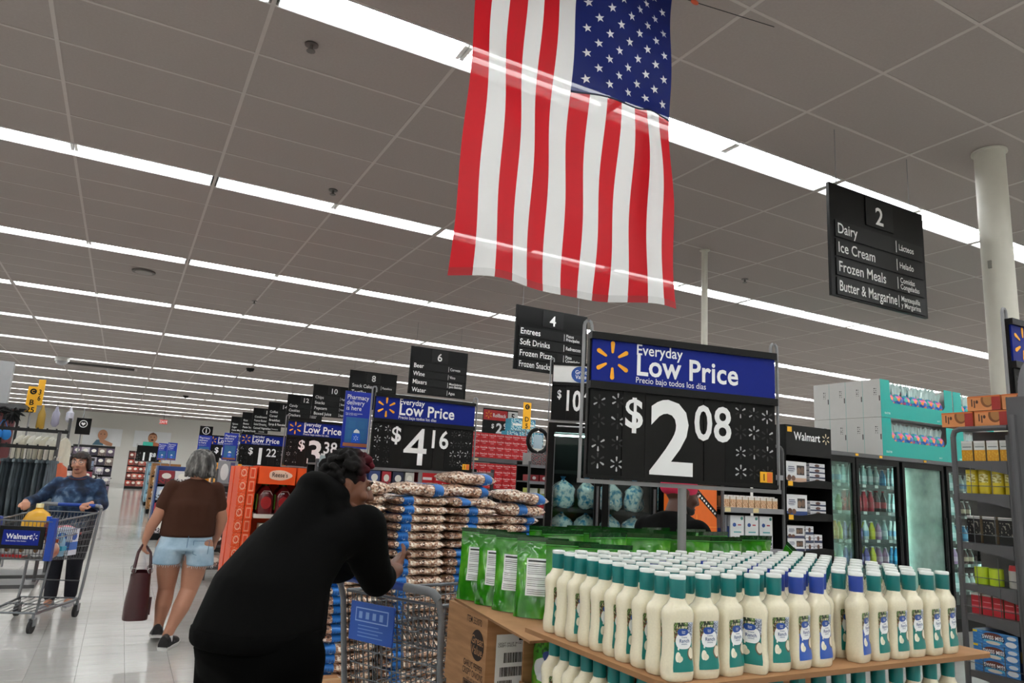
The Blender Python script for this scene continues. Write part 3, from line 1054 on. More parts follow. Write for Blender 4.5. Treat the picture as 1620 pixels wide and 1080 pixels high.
for nm, low, hi in (('teal', '#0d7a73', '#0d7a73'), ('blue', '#2b57b0', '#2b57b0')):
    mlab[nm] = print_mat('ranch_label_' + nm, low, [
        ('rect', 0, .60, 1, 1, '#23301c'), ('speck', 0, .60, .62, 1, 9, .5, '#5b7a3a'), ('speck', 0, .5, .35, .9, 12, .56, '#8a3b30'), ('speck', 0, .6, .7, 1, 14, .6, '#cfc8a6'),
        ('rect', .62, .66, 1, 1, '#27355c'), ('speck', .62, .66, 1, 1, 26, .5, '#c7cfdd'),
        ('ell', .84, .36, .22, .14, '#6b5138'), ('ell', .86, .37, .18, .115, '#e6dcc6'), ('ell', .28, .30, .15, .10, '#efe9d6'), ('ell', .38, .26, .1, .07, '#e2dbc4'), ('ell', .3, .47, .05, .035, '#f2efe4'),
        ('ell', .52, .62, .40, .165, '#f5f6f6'), ('ell', .45, .80, .2, .075, '#1d4a9e')], rough=.3)
def make_bottle(kind, label, cat='bottle'):
    t = thing('dressing_bottle', label, cat)
    obj('body', body_me, t)
    band = TEAL if kind == 'teal' else mnavyband
    MB().lathe([(.0178, .182), (.0188, .186), (.0192, .224), (.0186, .226)], 20).build('neck_band', band, t, True)
    MB().lathe([(.0188, .226), (.0196, .228), (.0196, .233), (.0185, .235)], 20).build('cap', mcap, t, True)
    A0, A1, ZL0, ZL1 = R_(-90 - 39), R_(-90 + 39), .022, .131
    lb = MB().grid(lambda u, v: body_surf(R_(-90) + (A1 - A0) * (u - .5) * (.86 + .14 * abs(2 * v - 1) ** 1.5) * (1 - .10 * abs(2 * v - 1) ** 8), ZL0 + (ZL1 - ZL0) * v, .0006), 14, 12).build('label', mlab[kind], t, True)
    for (w, sz, zz) in (('Ranch', .0115, .0865), ('Creamy', .0048, .0965), ('DRESSING', .0036, .0815)):
        txt(w, sz, mat('label_ink_' + kind, '#1c4f86' if kind == 'teal' else '#1a3380', .5, var=0), lb, (.001, -.0266, zz), .01, 'CENTER')
    txt('Great\nValue', .0042, SIGNWHITE, lb, (-.0015, -.0268, .1095), .01, 'CENTER')
    return t
body_me = bm_.mesh('body', mcream, True, .9)
teal0 = make_bottle('teal', '')
blue0 = make_bottle('blue', '')
used = {'teal': False, 'blue': False}
def put_bottle(kind, x, y, z, rz, lab, grp, ink=True):
    src = teal0 if kind == 'teal' else blue0
    if not used[kind] and ink:
        used[kind] = True
        src.location = (x, y, z); src.rotation_euler = (0, 0, rz); src['label'] = lab; src['group'] = grp
        return src
    return dup(src, (x, y, z), rz, lab, grp, skip=() if ink else ('lettering',))
rb = random.Random(4)
BX, BY, DX, DY = 1.222, 1.388, .0815, .0600
blues = {(5, 0), (6, 0), (7, 1), (8, 0), (5, 1), (6, 1), (6, 2), (7, 2), (5, 3), (6, 3), (7, 3), (4, 4), (6, 4), (3, 6), (2, 5), (5, 6), (7, 5), (4, 7), (8, 2)}
rot_turn = {3: -.9, 7: 0, 8: .25}
front_no = 0
for j in range(10):
    for i in range(14):
        if (i, j) in ((7, 0),):
            continue
        if i == 0 and j in (0,):
            pass
        kind = 'blue' if (i, j) in blues else 'teal'
        rz = rb.uniform(-.16, .16) + (rot_turn.get(i, 0) if j == 0 else 0)
        if (i, j) == (7, 1):
            rz = 2.2
        x, y = BX + i * DX + rb.uniform(-.003, .003), BY + j * DY + rb.uniform(-.002, .002)
        if j == 0:
            lab = '%s-capped ranch bottle, %s from the left in the front row of the upper tray' % (kind, ORD[front_no]); front_no += 1
            grp = 'front row of ranch bottles'
        elif i == 0:
            lab = 'teal-capped ranch bottle, %s from the front corner along the left edge of the upper tray' % ORD[j]
            grp = 'left edge row of ranch bottles'
        elif kind == 'blue':
            lab = 'blue-capped ranch bottle inside the upper tray, %s from left in the %s row back' % (ORD[i], ORD[j])
            grp = 'blue-capped bottles inside the tray'
        else:
            lab = 'teal-capped ranch bottle inside the upper tray, %s from left in the %s row back' % (ORD[i], ORD[j])
            grp = 'teal-capped bottles inside the tray'
        if i == 13 and j > 0:
            lab = 'teal-capped ranch bottle, %s from the front along the right edge of the upper tray' % ORD[j]
            grp = 'right edge row of ranch bottles'
            kind = 'teal'
        put_bottle(kind, x, y, 1.0655, rz, lab, grp, ink=(j == 0 or i == 0))
n = 0
for j in range(10):
    for i in range(14):
        if not (j < 1 or i < 1):
            continue
        if j == 0:
            lab = 'ranch bottle under the upper cardboard sheet, %s from the left along the front' % ORD[i]
        else:
            lab = 'ranch bottle under the upper cardboard sheet, %s from the front along the left side' % ORD[j]
        put_bottle('teal', BX + i * DX + rb.uniform(-.004, .004) - .004, BY + j * DY, .815, rb.uniform(-.3, .3), lab, 'ranch bottles on the lower tray', ink=False)
# cardboard sheets, inner cartons, pallet
def sheet(name, pts, z0, z1, lab, cat):
    mb = MB()
    n = len(pts)
    for z in (z0, z1):
        mb.v += [(x, y, z) for x, y in pts]
    mb.face(list(range(n))[::-1]); mb.face([n + i for i in range(n)])
    for i in range(n):
        j = (i + 1) % n
        mb.face((i, j, n + j, n + i), 1)
    return tag(mb.build(name, [CARD, CARDD]), lab, cat)
sheet('cardboard_sheet', [(1.165, 1.405), (1.19, 1.352), (1.25, 1.338), (2.42, 1.338), (2.44, 1.35), (2.44, 1.98), (1.155, 2.0)], 1.0515, 1.0645, 'brown cardboard sheet under the upper tray of ranch bottles', 'cardboard')
sheet('cardboard_sheet', [(1.165, 1.35), (2.42, 1.35), (2.42, 1.98), (1.155, 1.98)], .80, .814, 'lower cardboard sheet carrying the second tier of ranch bottles', 'cardboard')
sheet('cardboard_sheet', [(1.20, 2.045), (2.52, 2.045), (2.52, 2.80), (1.29, 2.83)], 1.006, 1.014, 'brown cardboard sheet under the green pouches', 'cardboard')
def carton(loc, d, rz, lab, printed=False, side_label=False, grp=None):
    t = thing('carton', lab, 'carton', loc, rz, grp)
    MB().box((0, 0, d[2] / 2), d, 0).build('box', CARD, t)
    MB().span((-d[0] / 2, -.02, d[2] + .0002), (d[0] / 2, .02, d[2] + .0008)).build('tape', mat('tape', '#b58f62', .35), t)
    if printed:
        x = -d[0] / 2 - .001
        pr = MB()
        n = 26
        g = thing_face(t, -math.pi / 2, (-d[0] / 2 - .0006, 0, 0))
        txt('ITEM 553070', .034, KRAFTINK, g, (.0, 0, d[2] - .045), .006, sx=.72)
        cb = MB()
        cb.prism([(.105 + .055 * math.cos(2 * math.pi * k / n), d[2] - .115 + .055 * math.sin(2 * math.pi * k / n)) for k in range(n)], -.001, 0)
        cb.build('round_emblem', KRAFTINK, g)
        txt('Great\nValue', .042, CARD, g, (.105, -.002, d[2] - .112), .01, 'CENTER')
        txt('GARLIC PEPPER\nCRISPY ONIONS', .033, KRAFTINK, g, (.075, 0, d[2] - .205), .006, 'CENTER', sx=.72)
        txt('NET WT 24 OZ', .014, KRAFTINK, g, (.075, 0, d[2] - .250), .003, 'CENTER')
        bc = MB()
        z0 = .012
        for a, b_, c_, d_ in ((.0, .155, z0, z0 + .003), (.0, .155, z0 + .027, z0 + .03), (.0, .003, z0, z0 + .03), (.152, .155, z0, z0 + .03)):
            bc.span((a, -.0008, c_), (b_, 0, d_))
        xx = .01
        rr = random.Random(2)
        while xx < .143:
            w = rr.choice((.002, .003, .005)); bc.span((xx, -.0008, z0 + .005), (xx + w, 0, z0 + .025)); xx += w + rr.choice((.002, .003))
        bc.build('printed_barcode', KRAFTINK, g)
    if side_label:
        y = -d[1] / 2
        lb = MB().span((-.145, y - .0012, d[2] * .14), (.02, y, d[2] * .78)).build('shipping_label', PAPER, t)
        bc = MB()
        rr = random.Random(6)
        for z0, z1, xa, xb in ((.44, .56, -.30, .03), (.28, .39, -.34, .03), (.17, .235, -.36, -.2)):
            xx = d[0] * xa
            while xx < d[0] * xb:
                w = rr.choice((.0015, .003, .004)); bc.span((xx, y - .0018, d[2] * z0), (xx + w, y - .0012, d[2] * z1)); xx += w + rr.choice((.0015, .0025))
        bc.span((-.05, y - .0018, d[2] * .70), (.018, y - .0012, d[2] * .77))
        bc.build('printed_barcode', BLACK, lb)
        txt('GREAT VALUE 24 OZ\nCRISPY ONIONS', .0105, BLACK, lb, (-.138, y - .0018, d[2] * .66), .002)
    return t
def thing_face(parent, rz, loc):
    """a printed face of a carton, turned to its side"""
    o = bpy.data.objects.new('printed_side', None)
    COL.objects.link(o); o.parent = parent; o.location = loc; o.rotation_euler = (0, 0, rz)
    return o
carton((1.455, 2.655, .711), (.37, .36, .294), 0, 'printed brown carton of crispy onions under the leftmost green pouches', True, True)
carton((1.465, 2.655, .415), (.37, .36, .293), 0, 'brown carton under the printed crispy onion carton', False, False)
carton((1.465, 2.655, .12), (.37, .36, .293), 0, 'lowest brown carton of the stack at the pallet corner', False, False)
k = 0
for cx_, cy_ in ((1.955, 2.655), (2.335, 2.655), (1.955, 2.25), (2.335, 2.25)):
    for z in (.12, .415, .71):
        carton((cx_, cy_, z), (.37, .38, .293), 0, 'plain brown carton under the pouches, %s %s of the %s layer' % ('rear' if cy_ > 2.5 else 'front', 'left' if cx_ < 2.1 else 'right', 'bottom' if z < .2 else 'middle' if z < .5 else 'top'), grp='cartons inside the pallet')
for z in (.12, .415):
    carton((1.575, 2.25, z), (.37, .38, .293), 0, 'plain brown carton below the open pouch carton, %s' % ('lower one' if z < .2 else 'upper one'))
for i in range(3):
    for j in range(2):
        for z in (.12, .46):
            carton((1.36 + i * .4, 1.53 + j * .30, z), (.38, .29, .335), 0, 'plain brown carton carrying the bottle trays, %s %s, %s layer' % (('left', 'middle', 'right')[i], ('front', 'rear')[j], 'lower' if z < .2 else 'upper'), grp='cartons below the bottle trays')
t = thing('wooden_pallet', 'wooden pallet under the ranch bottle and pouch display', 'pallet', (1.84, 2.08, 0))
mwood = ramp_mat('pallet_wood', [(.3, '#9b7a52'), (.7, '#b8956a')], 5, .8, vscale=(1, 9, 9))
for i in range(7):
    MB().box((0, -.66 + i * .22, .107), (1.2, .12, .022)).build('deck_board', mwood, t)
for i in (-1, 0, 1):
    MB().box((i * .55, 0, .048), (.09, 1.44, .095)).build('stringer', mwood, t)

# ---- green pouches
mgreen = ramp_mat('pouch_green', [(.3, '#1c680f'), (.52, '#368f1a'), (.75, '#72bb3a')], 11, .14, detail=4, coat=.9, bump=.5)
mgreend = mat('pouch_dark_green', '#0c3d12', .22, coat=.6, bump=.6, scale=22)
mnut = print_mat('nutrition_print', '#f0f0ee', [('rect', .05, .05 + i * .052, .95, .065 + i * .052, '#4a4a4a') for i in range(16) if i not in (3, 9)] + [('rect', .05, .9, .95, .95, '#111111'), ('rect', .05, .78, .95, .80, '#111111'), ('rect', .05, .33, .95, .37, '#f0f0ee')], .4)
mfrontpr = print_mat('pouch_front', '#3f9a26', [('speck', 0, .0, 1, .5, 8, .5, '#6fae2f'), ('speck', 0, .75, 1, 1, 9, .52, '#20601c'), ('ell', .65, .15, .25, .12, '#a8642a'), ('speck', .4, .03, .9, .27, 25, .5, '#c98a45'), ('ell', .5, .52, .36, .19, '#e6e9ee'), ('ell', .42, .74, .2, .09, '#16408f')], .3, .4)
from mathutils import noise as mnoise
PW, PH = .195, .285
def pouch_pt(u, v, side, off=0.0, seed=0):
    x = (u - .5) * PW * (1 - .05 * math.sin(v * math.pi))
    z = v * PH
    prof = (1 - v) ** .6 * (.35 + .65 * min(1, v * 5 + .5)) if v < .93 else .0
    prof = max(0, min(1, 1.15 * (1 - (v / .93) ** 2))) * .8 + (.2 if v < .93 else 0) * (1 - v / .93)
    ed = (max(0, math.sin(math.pi * u))) ** .55
    th = .036 * prof * ed
    nz = mnoise.noise(Vector((u * 5 + seed * 3, v * 8, side * 2.0 + seed))) * .006 + mnoise.noise(Vector((u * 13, v * 17 + seed, side * 3.0))) * .0028
    th += nz * min(1, ed * 1.3) * (1 if v < .88 else .3)
    th += .004 * math.sin(u * 19 + v * 7 + seed * 2.1) * math.sin(v * 13 + seed) * min(1, ed * 1.2) * (1 if .03 < v < .9 else .2)
    th = max(th, .0012)
    bend = .012 * math.sin(v * 2.2 + seed) * v
    return (x, side * (th + off) + bend, z)
def make_pouch(seed, label):
    t = thing('pouch', label, 'pouch')
    mb = MB()
    mb.grid(lambda u, v: pouch_pt(u, v, -1, 0, seed), 20, 26, mfn=lambda u, v: 1 if v > .925 else 0)
    mb.grid(lambda u, v: pouch_pt(u, v, 1, 0, seed), 20, 26, mfn=lambda u, v: 1 if v > .925 else 0, flip=True)
    # close bottom and sides
    b = len(mb.v)
    mb.build('bag', [mgreen, mgreend], t, True, 1.2)
    MB().grid(lambda u, v: pouch_pt(.2 + .56 * u, .27 + .46 * v, -1, .0022, seed), 16, 18).build('nutrition_panel', mnut, t, True)
    MB().grid(lambda u, v: pouch_pt(.04 + .92 * u, .06 + .76 * v, 1, .002, seed), 18, 20, flip=True).build('front_print', mfrontpr, t, True)
    MB().grid(lambda u, v: pouch_pt(u, .93 + .012 * v, -1, .001, seed), 10, 1).build('zip_seam', mat('zip_green', '#4f9a4a', .25), t, True)
    return t
P_SRC = [make_pouch(s, '') for s in range(3)]
pu = [False] * 3
def put_pouch(k, loc, rot, lab, grp='green pouches of fried onions'):
    if not pu[k]:
        pu[k] = True
        s = P_SRC[k]; s.location = loc; s.rotation_euler = rot; s['label'] = lab; s['group'] = grp
        return s
    return dup(P_SRC[k], loc, rot, lab, grp)
left = [(1.37, 2.76, -38), (1.39, 2.63, -40), (1.40, 2.50, -44), (1.43, 2.375, -33), (1.48, 2.245, -28), (1.55, 2.14, -24)]
for k, (x, y, a) in enumerate(left):
    put_pouch(k % 3, (x, y, 1.0145), (R_(-3), 0, R_(a)), 'green pouch showing its white nutrition panel, %s from the left on the carton' % ORD[k])
rp = random.Random(11)
n = 0
for r, (yy, x0, cnt) in enumerate(((2.33, 1.70, 5), (2.52, 1.62, 5), (2.70, 1.66, 5))):
    for k in range(cnt):
        x = x0 + k * .195
        sc_ = 1.09
        qq = put_pouch((k + r) % 3, (x, yy + rp.uniform(-.02, .02), 1.0145), (R_(rp.uniform(-6, 6)), 0, R_(rp.uniform(-18, 10))),
                  'green pouch behind the ranch bottles, %s from the left in the %s row' % (ORD[k], ('front', 'middle', 'rear')[r]))
        qq.scale = (1, 1, sc_ + rp.uniform(-.02, .03))
put_pouch(1, (2.47, 2.2, 1.03), (R_(-10), R_(38), R_(-10)), 'green pouch tipped over at the right end behind the ranch bottles')
# open carton with two pouches under the sheet
t = thing('carton', 'open cut-front carton holding upright pouches, left of the lower ranch bottles', 'carton', (1.585, 2.25, .709))
ob = MB()
ob.span((-.19, -.19, 0), (.18, .19, .008)).span((-.19, -.19, .008), (-.182, .19, .075)).span((.172, -.19, .008), (.18, .19, .29)).span((-.182, .182, .008), (.172, .19, .29)).span((-.182, -.19, .008), (.172, -.182, .075))
ob.build('box', CARD, t)
g = thing_face(t, -math.pi / 2, (-.1906, 0, 0))
txt('GARLIC PEPPER\nCRISPY ONIONS', .028, KRAFTINK, g, (0, 0, .045), .008, 'CENTER', sx=.85)
for k, (x, y) in enumerate(((1.465, 2.155), (1.465, 2.335), (1.60, 2.2))):
    q = put_pouch(k, (x, y, .718), (0, 0, R_(100)), 'green pouch with a round white label inside the open carton, %s' % ('nearest', 'rear', 'inner')[k], 'pouches in the open carton')
    q.scale = (1, 1, .97)
    if k == 0:
        g = thing_face(q, math.pi, (0, .041, 0))
        txt('Crispy Onions', .026, mat('onion_ink', '#1b2742', .5, var=0), g, (0, 0, .132), .008, 'CENTER', sx=.85)
        txt('Great\nValue', .018, SIGNWHITE, g, (.012, .012, .21), .006, 'CENTER')
# ================================================================== stacked bags of beans
mbean = ramp_mat('mottled_beans', [(0, '#4a2f22'), (.14, '#94684e'), (.36, '#c0967a'), (.58, '#e0c6ae'), (.80, '#f6eadb')], 80, .35, tex='voronoi', constant=True, coat=.35, bump=.25)
mbandb = print_mat('bean_band', '#1f6fc0', [('ell', .62, .35, .2, .2, '#e9eef2'), ('ell', .7, .55, .12, .14, '#cfd9e2'), ('rect', 0, 0, 1, .04, '#154f96')], .35, .3)
def bean_pt(u, a, L, Wd, H_, seed, off=0.0):
    e = abs(2 * u - 1)
    prof = max(0.0, 1 - e ** 5.5) ** .6
    hh = H_ / 2 * max(prof, .04) + off
    ww = Wd / 2 * (.80 + .20 * (1 - e ** 4)) + off
    ca, sa = math.cos(a), math.sin(a)
    y = math.copysign(abs(ca) ** .75, ca) * ww
    z = math.copysign(abs(sa) ** .85, sa) * hh
    lump = .0045 * math.sin(u * 11 + seed * 1.7 + a * 2) + .003 * math.sin(u * 23 + seed) * math.cos(a * 3)
    return ((u - .5) * L, y, z + H_ / 2 + lump * prof)
def make_bean(L, Wd, H_, seed, band, label):
    t = thing('bean_bag', label, 'bag of beans')
    def ring(u0, u1, nu, seg, off, name, m):
        mb = MB()
        for i in range(nu + 1):
            for k in range(seg):
                mb.v.append(bean_pt(u0 + (u1 - u0) * i / nu, 2 * math.pi * k / seg, L, Wd, H_, seed, off))
        for i in range(nu):
            for k in range(seg):
                k2 = (k + 1) % seg
                mb.face((i * seg + k, (i + 1) * seg + k, (i + 1) * seg + k2, i * seg + k2)[::-1], 0, ((i / nu, k / seg * 2 % 1), (i / nu, (k + 1) / seg * 2 % 1 or 1), ((i + 1) / nu, (k + 1) / seg * 2 % 1 or 1), ((i + 1) / nu, k / seg * 2 % 1))[::1])
        mb.face(list(range(seg)), 0); mb.face([nu * seg + k for k in range(seg)][::-1], 0)
        return mb.build(name, m, t, True, 1.2)
    ring(0, 1, 16, 16, 0, 'sack', mbean)
    ring(band - .085, band + .085, 4, 16, .0022, 'printed_band', mbandb)
    return t
BEANS = []
for s, b in enumerate((.22, .3, .5, .78)):
    BEANS.append(make_bean(.40, .30, .064, s, b, ''))
    BEANS.append(make_bean(.41, .32, .092, s + 5, b, ''))
bu = [False] * 8
def put_bean(k, loc, rot, lab, grp='stacked bags of beans'):
    if not bu[k]:
        bu[k] = True
        s = BEANS[k]; s.location = loc; s.rotation_euler = rot; s['label'] = lab; s['group'] = grp; return s
    return dup(BEANS[k], loc, rot, lab, grp)
rq = random.Random(21)
cols = [(1.43, 4.86, 1, 21, 'left'), (1.86, 4.83, 1, 21, 'middle'), (2.27, 4.88, 2, 21, 'right'), (2.66, 4.95, 3, 19, 'far right')]
HZ = .0582
for ci, (x, y, bv, nl, cname) in enumerate(cols):
    for lv in range(nl):
        top = nl - 1 - lv
        z = .135 + lv * HZ
        k = bv if ci != 1 else 1
        jig = rq.uniform(-.012, .012)
        ry = 0
        put_bean(2 * ((k - 1) if ci == 1 else (k - 1 + (lv // 5) % 2 if ci != 3 else 3)), (x + jig, y + rq.uniform(-.01, .01), z), (rq.uniform(-.02, .02), ry, rq.uniform(-.05, .05)),
                 'flat bag of beans, %s from the bottom of the %s column, pile front' % (ORD[lv], cname))
# rear rows, seen only at the side and top
for ci, (x, y, bv, nl, cname) in enumerate(cols):
    for lv in range(nl):
        put_bean(2 * (lv % 3), (x, y + .34, .135 + lv * HZ), (0, 0, rq.uniform(-.04, .04)), 'bag of beans behind the %s column, %s from the bottom of the second row' % (cname, ORD[lv]), 'second row of bean bags')
tops = [(1.45, 4.86, 21, 1, .03, 'plump bag of beans on top of the left column'), (1.86, 4.84, 21, 7, -.06, 'plump bag of beans on top of the middle column'),
        (2.27, 5.0, 21, 7, .22, 'plump bag of beans on top of the right column, under the topmost bag'), (2.31, 5.02, 22.6, 7, .1, 'topmost plump bag of beans on the pile'),
        (2.70, 4.93, 19, 5, -.05, 'plump bag of beans, lower one on the far right column'), (2.72, 4.92, 20.6, 7, .12, 'plump bag of beans sagging over the far right column'),
        (2.06, 5.2, 21, 3, .1, 'plump bag of beans lying behind the middle column top'), (1.52, 5.2, 21, 3, .0, 'plump bag of beans lying behind the left column top')]
for x, y, l, k, a, lab in tops:
    put_bean(k, (x, y, .135 + l * HZ + .004), (0, (.10 if 'sagging' in lab else .03), a), lab, 'plump bags on top of the bean pile')
t = thing('wooden_pallet', 'wooden pallet under the stacked bean bags', 'pallet', (2.04, 4.95, 0))
for i in range(5):
    MB().box((0, -.34 + i * .17, .12), (1.75, .12, .022)).build('deck_board', mwood, t)
for i in (-1, 0, 1):
    MB().box((i * .8, 0, .054), (.1, .8, .107)).build('stringer', mwood, t)
carton((1.27, 4.62, 0), (.2, .22, .25), 0, 'small brown carton at the left foot of the bean pile')

# ================================================================== shopping carts
mwire = mat('cart_wire', '#6c6f73', .35, metal=.75, var=.08)
mgreyp = mat('cart_grey_plastic', '#77797d', .45)
def cart(loc, rz, lab, front_ad=False, flap=True):
    """origin on the floor under the handle; travels towards +y"""
    t = thing('shopping_cart', lab, 'shopping cart', loc, rz)
    hw, fw = .275, .225
    zr, zf, br, bf = .965, .93, .53, .60
    yr, yf = .06, .92
    def lerp(a, b, s):
        return a + (b - a) * s
    # side: s along y 0..1, q height 0..1
    def P(side, s, q):
        y = lerp(yr + .05 * (1 - q), yf - .06 * (1 - q), s)
        z = lerp(lerp(br, bf, s), lerp(zr, zf, s), q)
        x = side * (lerp(hw, fw, s) - .035 * (1 - q))
        return (x, y, z)
    R1, R2 = .0028, .0085
    for side, nm in ((-1, 'left'), (1, 'right')):
        mb = MB()
        for k in range(22):
            s = k / 21
            mb.tube([P(side, s, 0), P(side, s, 1)], R1, 5)
        for k in range(7):
            q = k / 7
            mb.tube([P(side, 0, q), P(side, 1, q)], R1, 5)
        mb.tube([P(side, 0, 1), P(side, 1, 1)], R2, 8).tube([P(side, 0, .62), P(side, 1, .55)], .006, 6)
        mb.build('side_panel', mwire, t)
    for s, nm in ((0, 'rear_gate'), (1, 'front_panel')):
        mb = MB()
        nn = 19 if s == 0 else 15
        for k in range(nn):
            f = k / (nn - 1)
            a, b = P(-1, s, 0), P(1, s, 0); c, d = P(-1, s, 1), P(1, s, 1)
            mb.tube([[lerp(a[i], b[i], f) for i in range(3)], [lerp(c[i], d[i], f) for i in range(3)]], R1, 5)
        for k in range(8):
            q = k / 7
            mb.tube([P(-1, s, q), P(1, s, q)], R1 if 0 < k < 7 else R2 * .8, 6)
        mb.build(nm, mwire, t)
    mb = MB()
    for k in range(13):
        f = k / 12
        a, b = P(-1, 0, 0), P(1, 0, 0); c, d = P(-1, 1, 0), P(1, 1, 0)
        mb.tube([[lerp(a[i], b[i], f) for i in range(3)], [lerp(c[i], d[i], f) for i in range(3)]], R1, 5)
    for k in range(9):
        mb.tube([P(-1, k / 8, 0), P(1, k / 8, 0)], R1, 5)
    mb.build('basket_floor', mwire, t)
    # child seat rails
    mb = MB()
    for k in range(14):
        x = lerp(-.22, .22, k / 13)
        mb.tube([(x, .10, .93), (x, .26, .74)], R1, 5)
    mb.tube([(-.23, .26, .74), (.23, .26, .74)], .005, 6).tube([(-.23, .18, .835), (.23, .18, .835)], .004, 6)
    mb.build('child_seat', mwire, t)
    if flap:
        pr = print_mat('flap_print', '#1a56b8', [('rect', .12, .5, .88, .86, '#8fb3e6'), ('rect', .14, .53, .86, .83, '#1a56b8')] + [('rect', .2 + .16 * i, .58, .28 + .16 * i, .76, '#7fa6e0') for i in range(4)] + [('rect', .2, .12 + .09 * i, .78 - .1 * (i % 2), .145 + .09 * i, '#6f98d8') for i in range(4)], .35)
        fb = MB().box((-.10, .052, .845), (.26, .008, .165), 0, fm=[0, 0, 1, 0, 0, 0])
        fb.build('seat_flap', [BLUEC, pr], t)
    # handle with uprights
    MB().tube([(-hw + .01, 0, 1.03), (hw * .45, 0, 1.03)], .017, 12).build('handle', BLUEC, t, True)
    MB().tube([(hw * .45, 0, 1.03), (hw - .03, 0, 1.03), (hw - .005, .006, 1.024), (hw + .012, .022, 1.0)], .019, 12).tube([(-hw + .05, 0, 1.03), (-hw + .005, .006, 1.024), (-hw - .012, .022, 1.0)], .019, 12).build('handle_grip', mgreyp, t, True)
    for side in (-1, 1):
        x = side * (hw + .012)
        MB().tube([(x, .022, 1.0), (x, .05, .93), (x - side * .01, .09, .6), (x - side * .02, .13, .3), (x - side * .02, .17, .16)], .0135, 10).build('frame_leg', mgreyp, t, True)
        xb, xf = side * .255, side * .19
        MB().tube([(xb, .15, .165), (lerp(xb, xf, .5), .5, .16), (xf, .9, .155)], .012, 8).build('base_rail', mwire, t, True)
        MB().tube([(xf, .86, .155), (xf + side * .01, .84, .35), (xf + side * .012, .78, .6)], .010, 8).build('front_strut', mwire, t, True)
        for (x, y) in ((xb, .16), (xf, .9)):
            cs = MB().tube([(x, y, .155), (x, y, .115)], .014, 8).span((x - .02, y - .03, .06), (x - .014, y + .03, .125)).span((x + .014, y - .03, .06), (x + .02, y + .03, .125)).build('caster_fork', mgreyp, t)
            MB().tube([(x - .013, y + .012, .057), (x + .013, y + .012, .057)], .056, 16).build('wheel', RUBBER, cs, True)
    lr = MB()
    for k in range(8):
        f = k / 7
        lr.tube([(lerp(-.25, .25, f), .16, .175), (lerp(-.19, .19, f), .9, .165)], .0035, 5)
    lr.tube([(-.25, .17, .175), (.25, .17, .175)], .007, 6).tube([(-.2, .9, .165), (.2, .9, .165)], .009, 6).tube([(-.22, .5, .17), (.22, .5, .17)], .005, 6).tube([(-.24, .14, .33), (.24, .14, .33)], .006, 6)
    lr.build('bottom_rack', mwire, t)
    if front_ad:
        ad = MB().box((0, yf + .012, .79), (.36, .014, .19)).build('advert_frame', BLACK, t)
        MB().box((0, yf + .0205, .79), (.29, .003, .125)).build('advert_panel', SIGNBLUE, ad)
        g = thing_face(t, math.pi, (0, yf + .024, 0))
        txt('Walmart', .06, SIGNWHITE, g, (-.115, 0, .78), .02, sx=.9)
        txt('Save money. Live better.', .0165, SIGNWHITE, g, (-.115, 0, .757), .004)
        spark(MB(), .105, .80, .03, 0).build('spark_emblem', SIGNWHITE, g)
        for side in (-1, 1):
            MB().box((side * .225, yf - .02, .78), (.055, .05, .36)).build('corner_guard', BLUEC, t)
    return t
cart((1.085, 3.13, 0), R_(-61), 'wire shopping cart with blue seat flap in front of the man in black')
cart((-.375, 8.52, 0), R_(180 - 18.5), 'loaded shopping cart pushed by the woman in the blue sweater', True, False)
# goods in the far cart
CA = Matrix.Rotation(R_(180 - 18.5), 4, 'Z'); CA.translation = (-.375, 8.52, 0)
def incart(x, y, z):
    return tuple(CA @ Vector((x, y, z)))
t = thing('oil_jug', 'yellow oil jug with a white label in the cart child seat', 'jug', incart(.12, .40, .60), R_(160)); t.scale = (1.2, 1.2, 1.22)
MB().lathe([(.075, 0), (.085, .01), (.085, .24), (.06, .3), (.022, .33), (.022, .34)], 16, sx=1.2, sy=.8, pw=3).build('body', mat('oil_yellow', '#d9a227', .25, var=.08), t, True)
MB().lathe([(.026, .34), (.026, .37)], 12).build('cap', mat('cap_cream', '#eadfae', .4), t, True)
MB().span((-.05, -.072, .06), (.05, -.069, .15)).build('label', PAPER, t)
t = thing('drink_bottle', 'dark red bottle with a blue cap standing in the cart', 'bottle', incart(-.02, .50, .63), 0)
MB().lathe([(.036, 0), (.04, .01), (.04, .2), (.02, .26), (.016, .28)], 14).build('body', mat('red_drink', '#5c1020', .2), t, True)
MB().lathe([(.022, .275), (.022, .315)], 12).build('cap', mat('cap_blue', '#1f4fc0', .4), t, True)
t = thing('snack_bag', 'pink and red bag lying in the cart beside the woman', 'bag', incart(-.1, .33, .72), R_(160))
MB().ball((0, 0, .07), (.13, .07, .07), 14, 8).build('bag', ramp_mat('pink_bag', [(.35, '#c23a48'), (.6, '#e58a94')], 8, .3), t, True)
MB().span((-.15, -.01, .06), (-.12, .01, .08)).build('crimp', REDM, t)
t = thing('tissue_pack', 'blue and white soft pack in the far cart, right of the oil jug', 'pack', incart(-.16, .42, .60), R_(150))
MB().box((0, 0, .12), (.16, .12, .24)).build('pack', print_mat('pack_bluewhite', '#dfe8f2', [('rect', 0, .2, 1, .5, '#3f77c9'), ('ell', .5, .7, .3, .14, '#2f65b8')], .4), t)
MB().box((0, 0, .246), (.1, .03, .012)).build('handle', WHITE, t)
for k in range(3):
    t = thing('paper_roll', 'white toilet paper roll in the front of the cart, %s from the left' % ORD[k], 'paper roll', incart(.14 - k * .115, .78, .675), R_(160), 'toilet rolls in the cart')
    MB().tube([(0, -.05, 0), (0, .05, 0)], .055, 18).build('paper', PAPER, t, True)
    MB().tube([(0, -.0515, 0), (0, .0515, 0)], .02, 12).build('core', CARDD, t, True)
t = thing('red_box', 'flat red food box at the bottom front of the cart', 'box', incart(.12, .79, .612), R_(160))
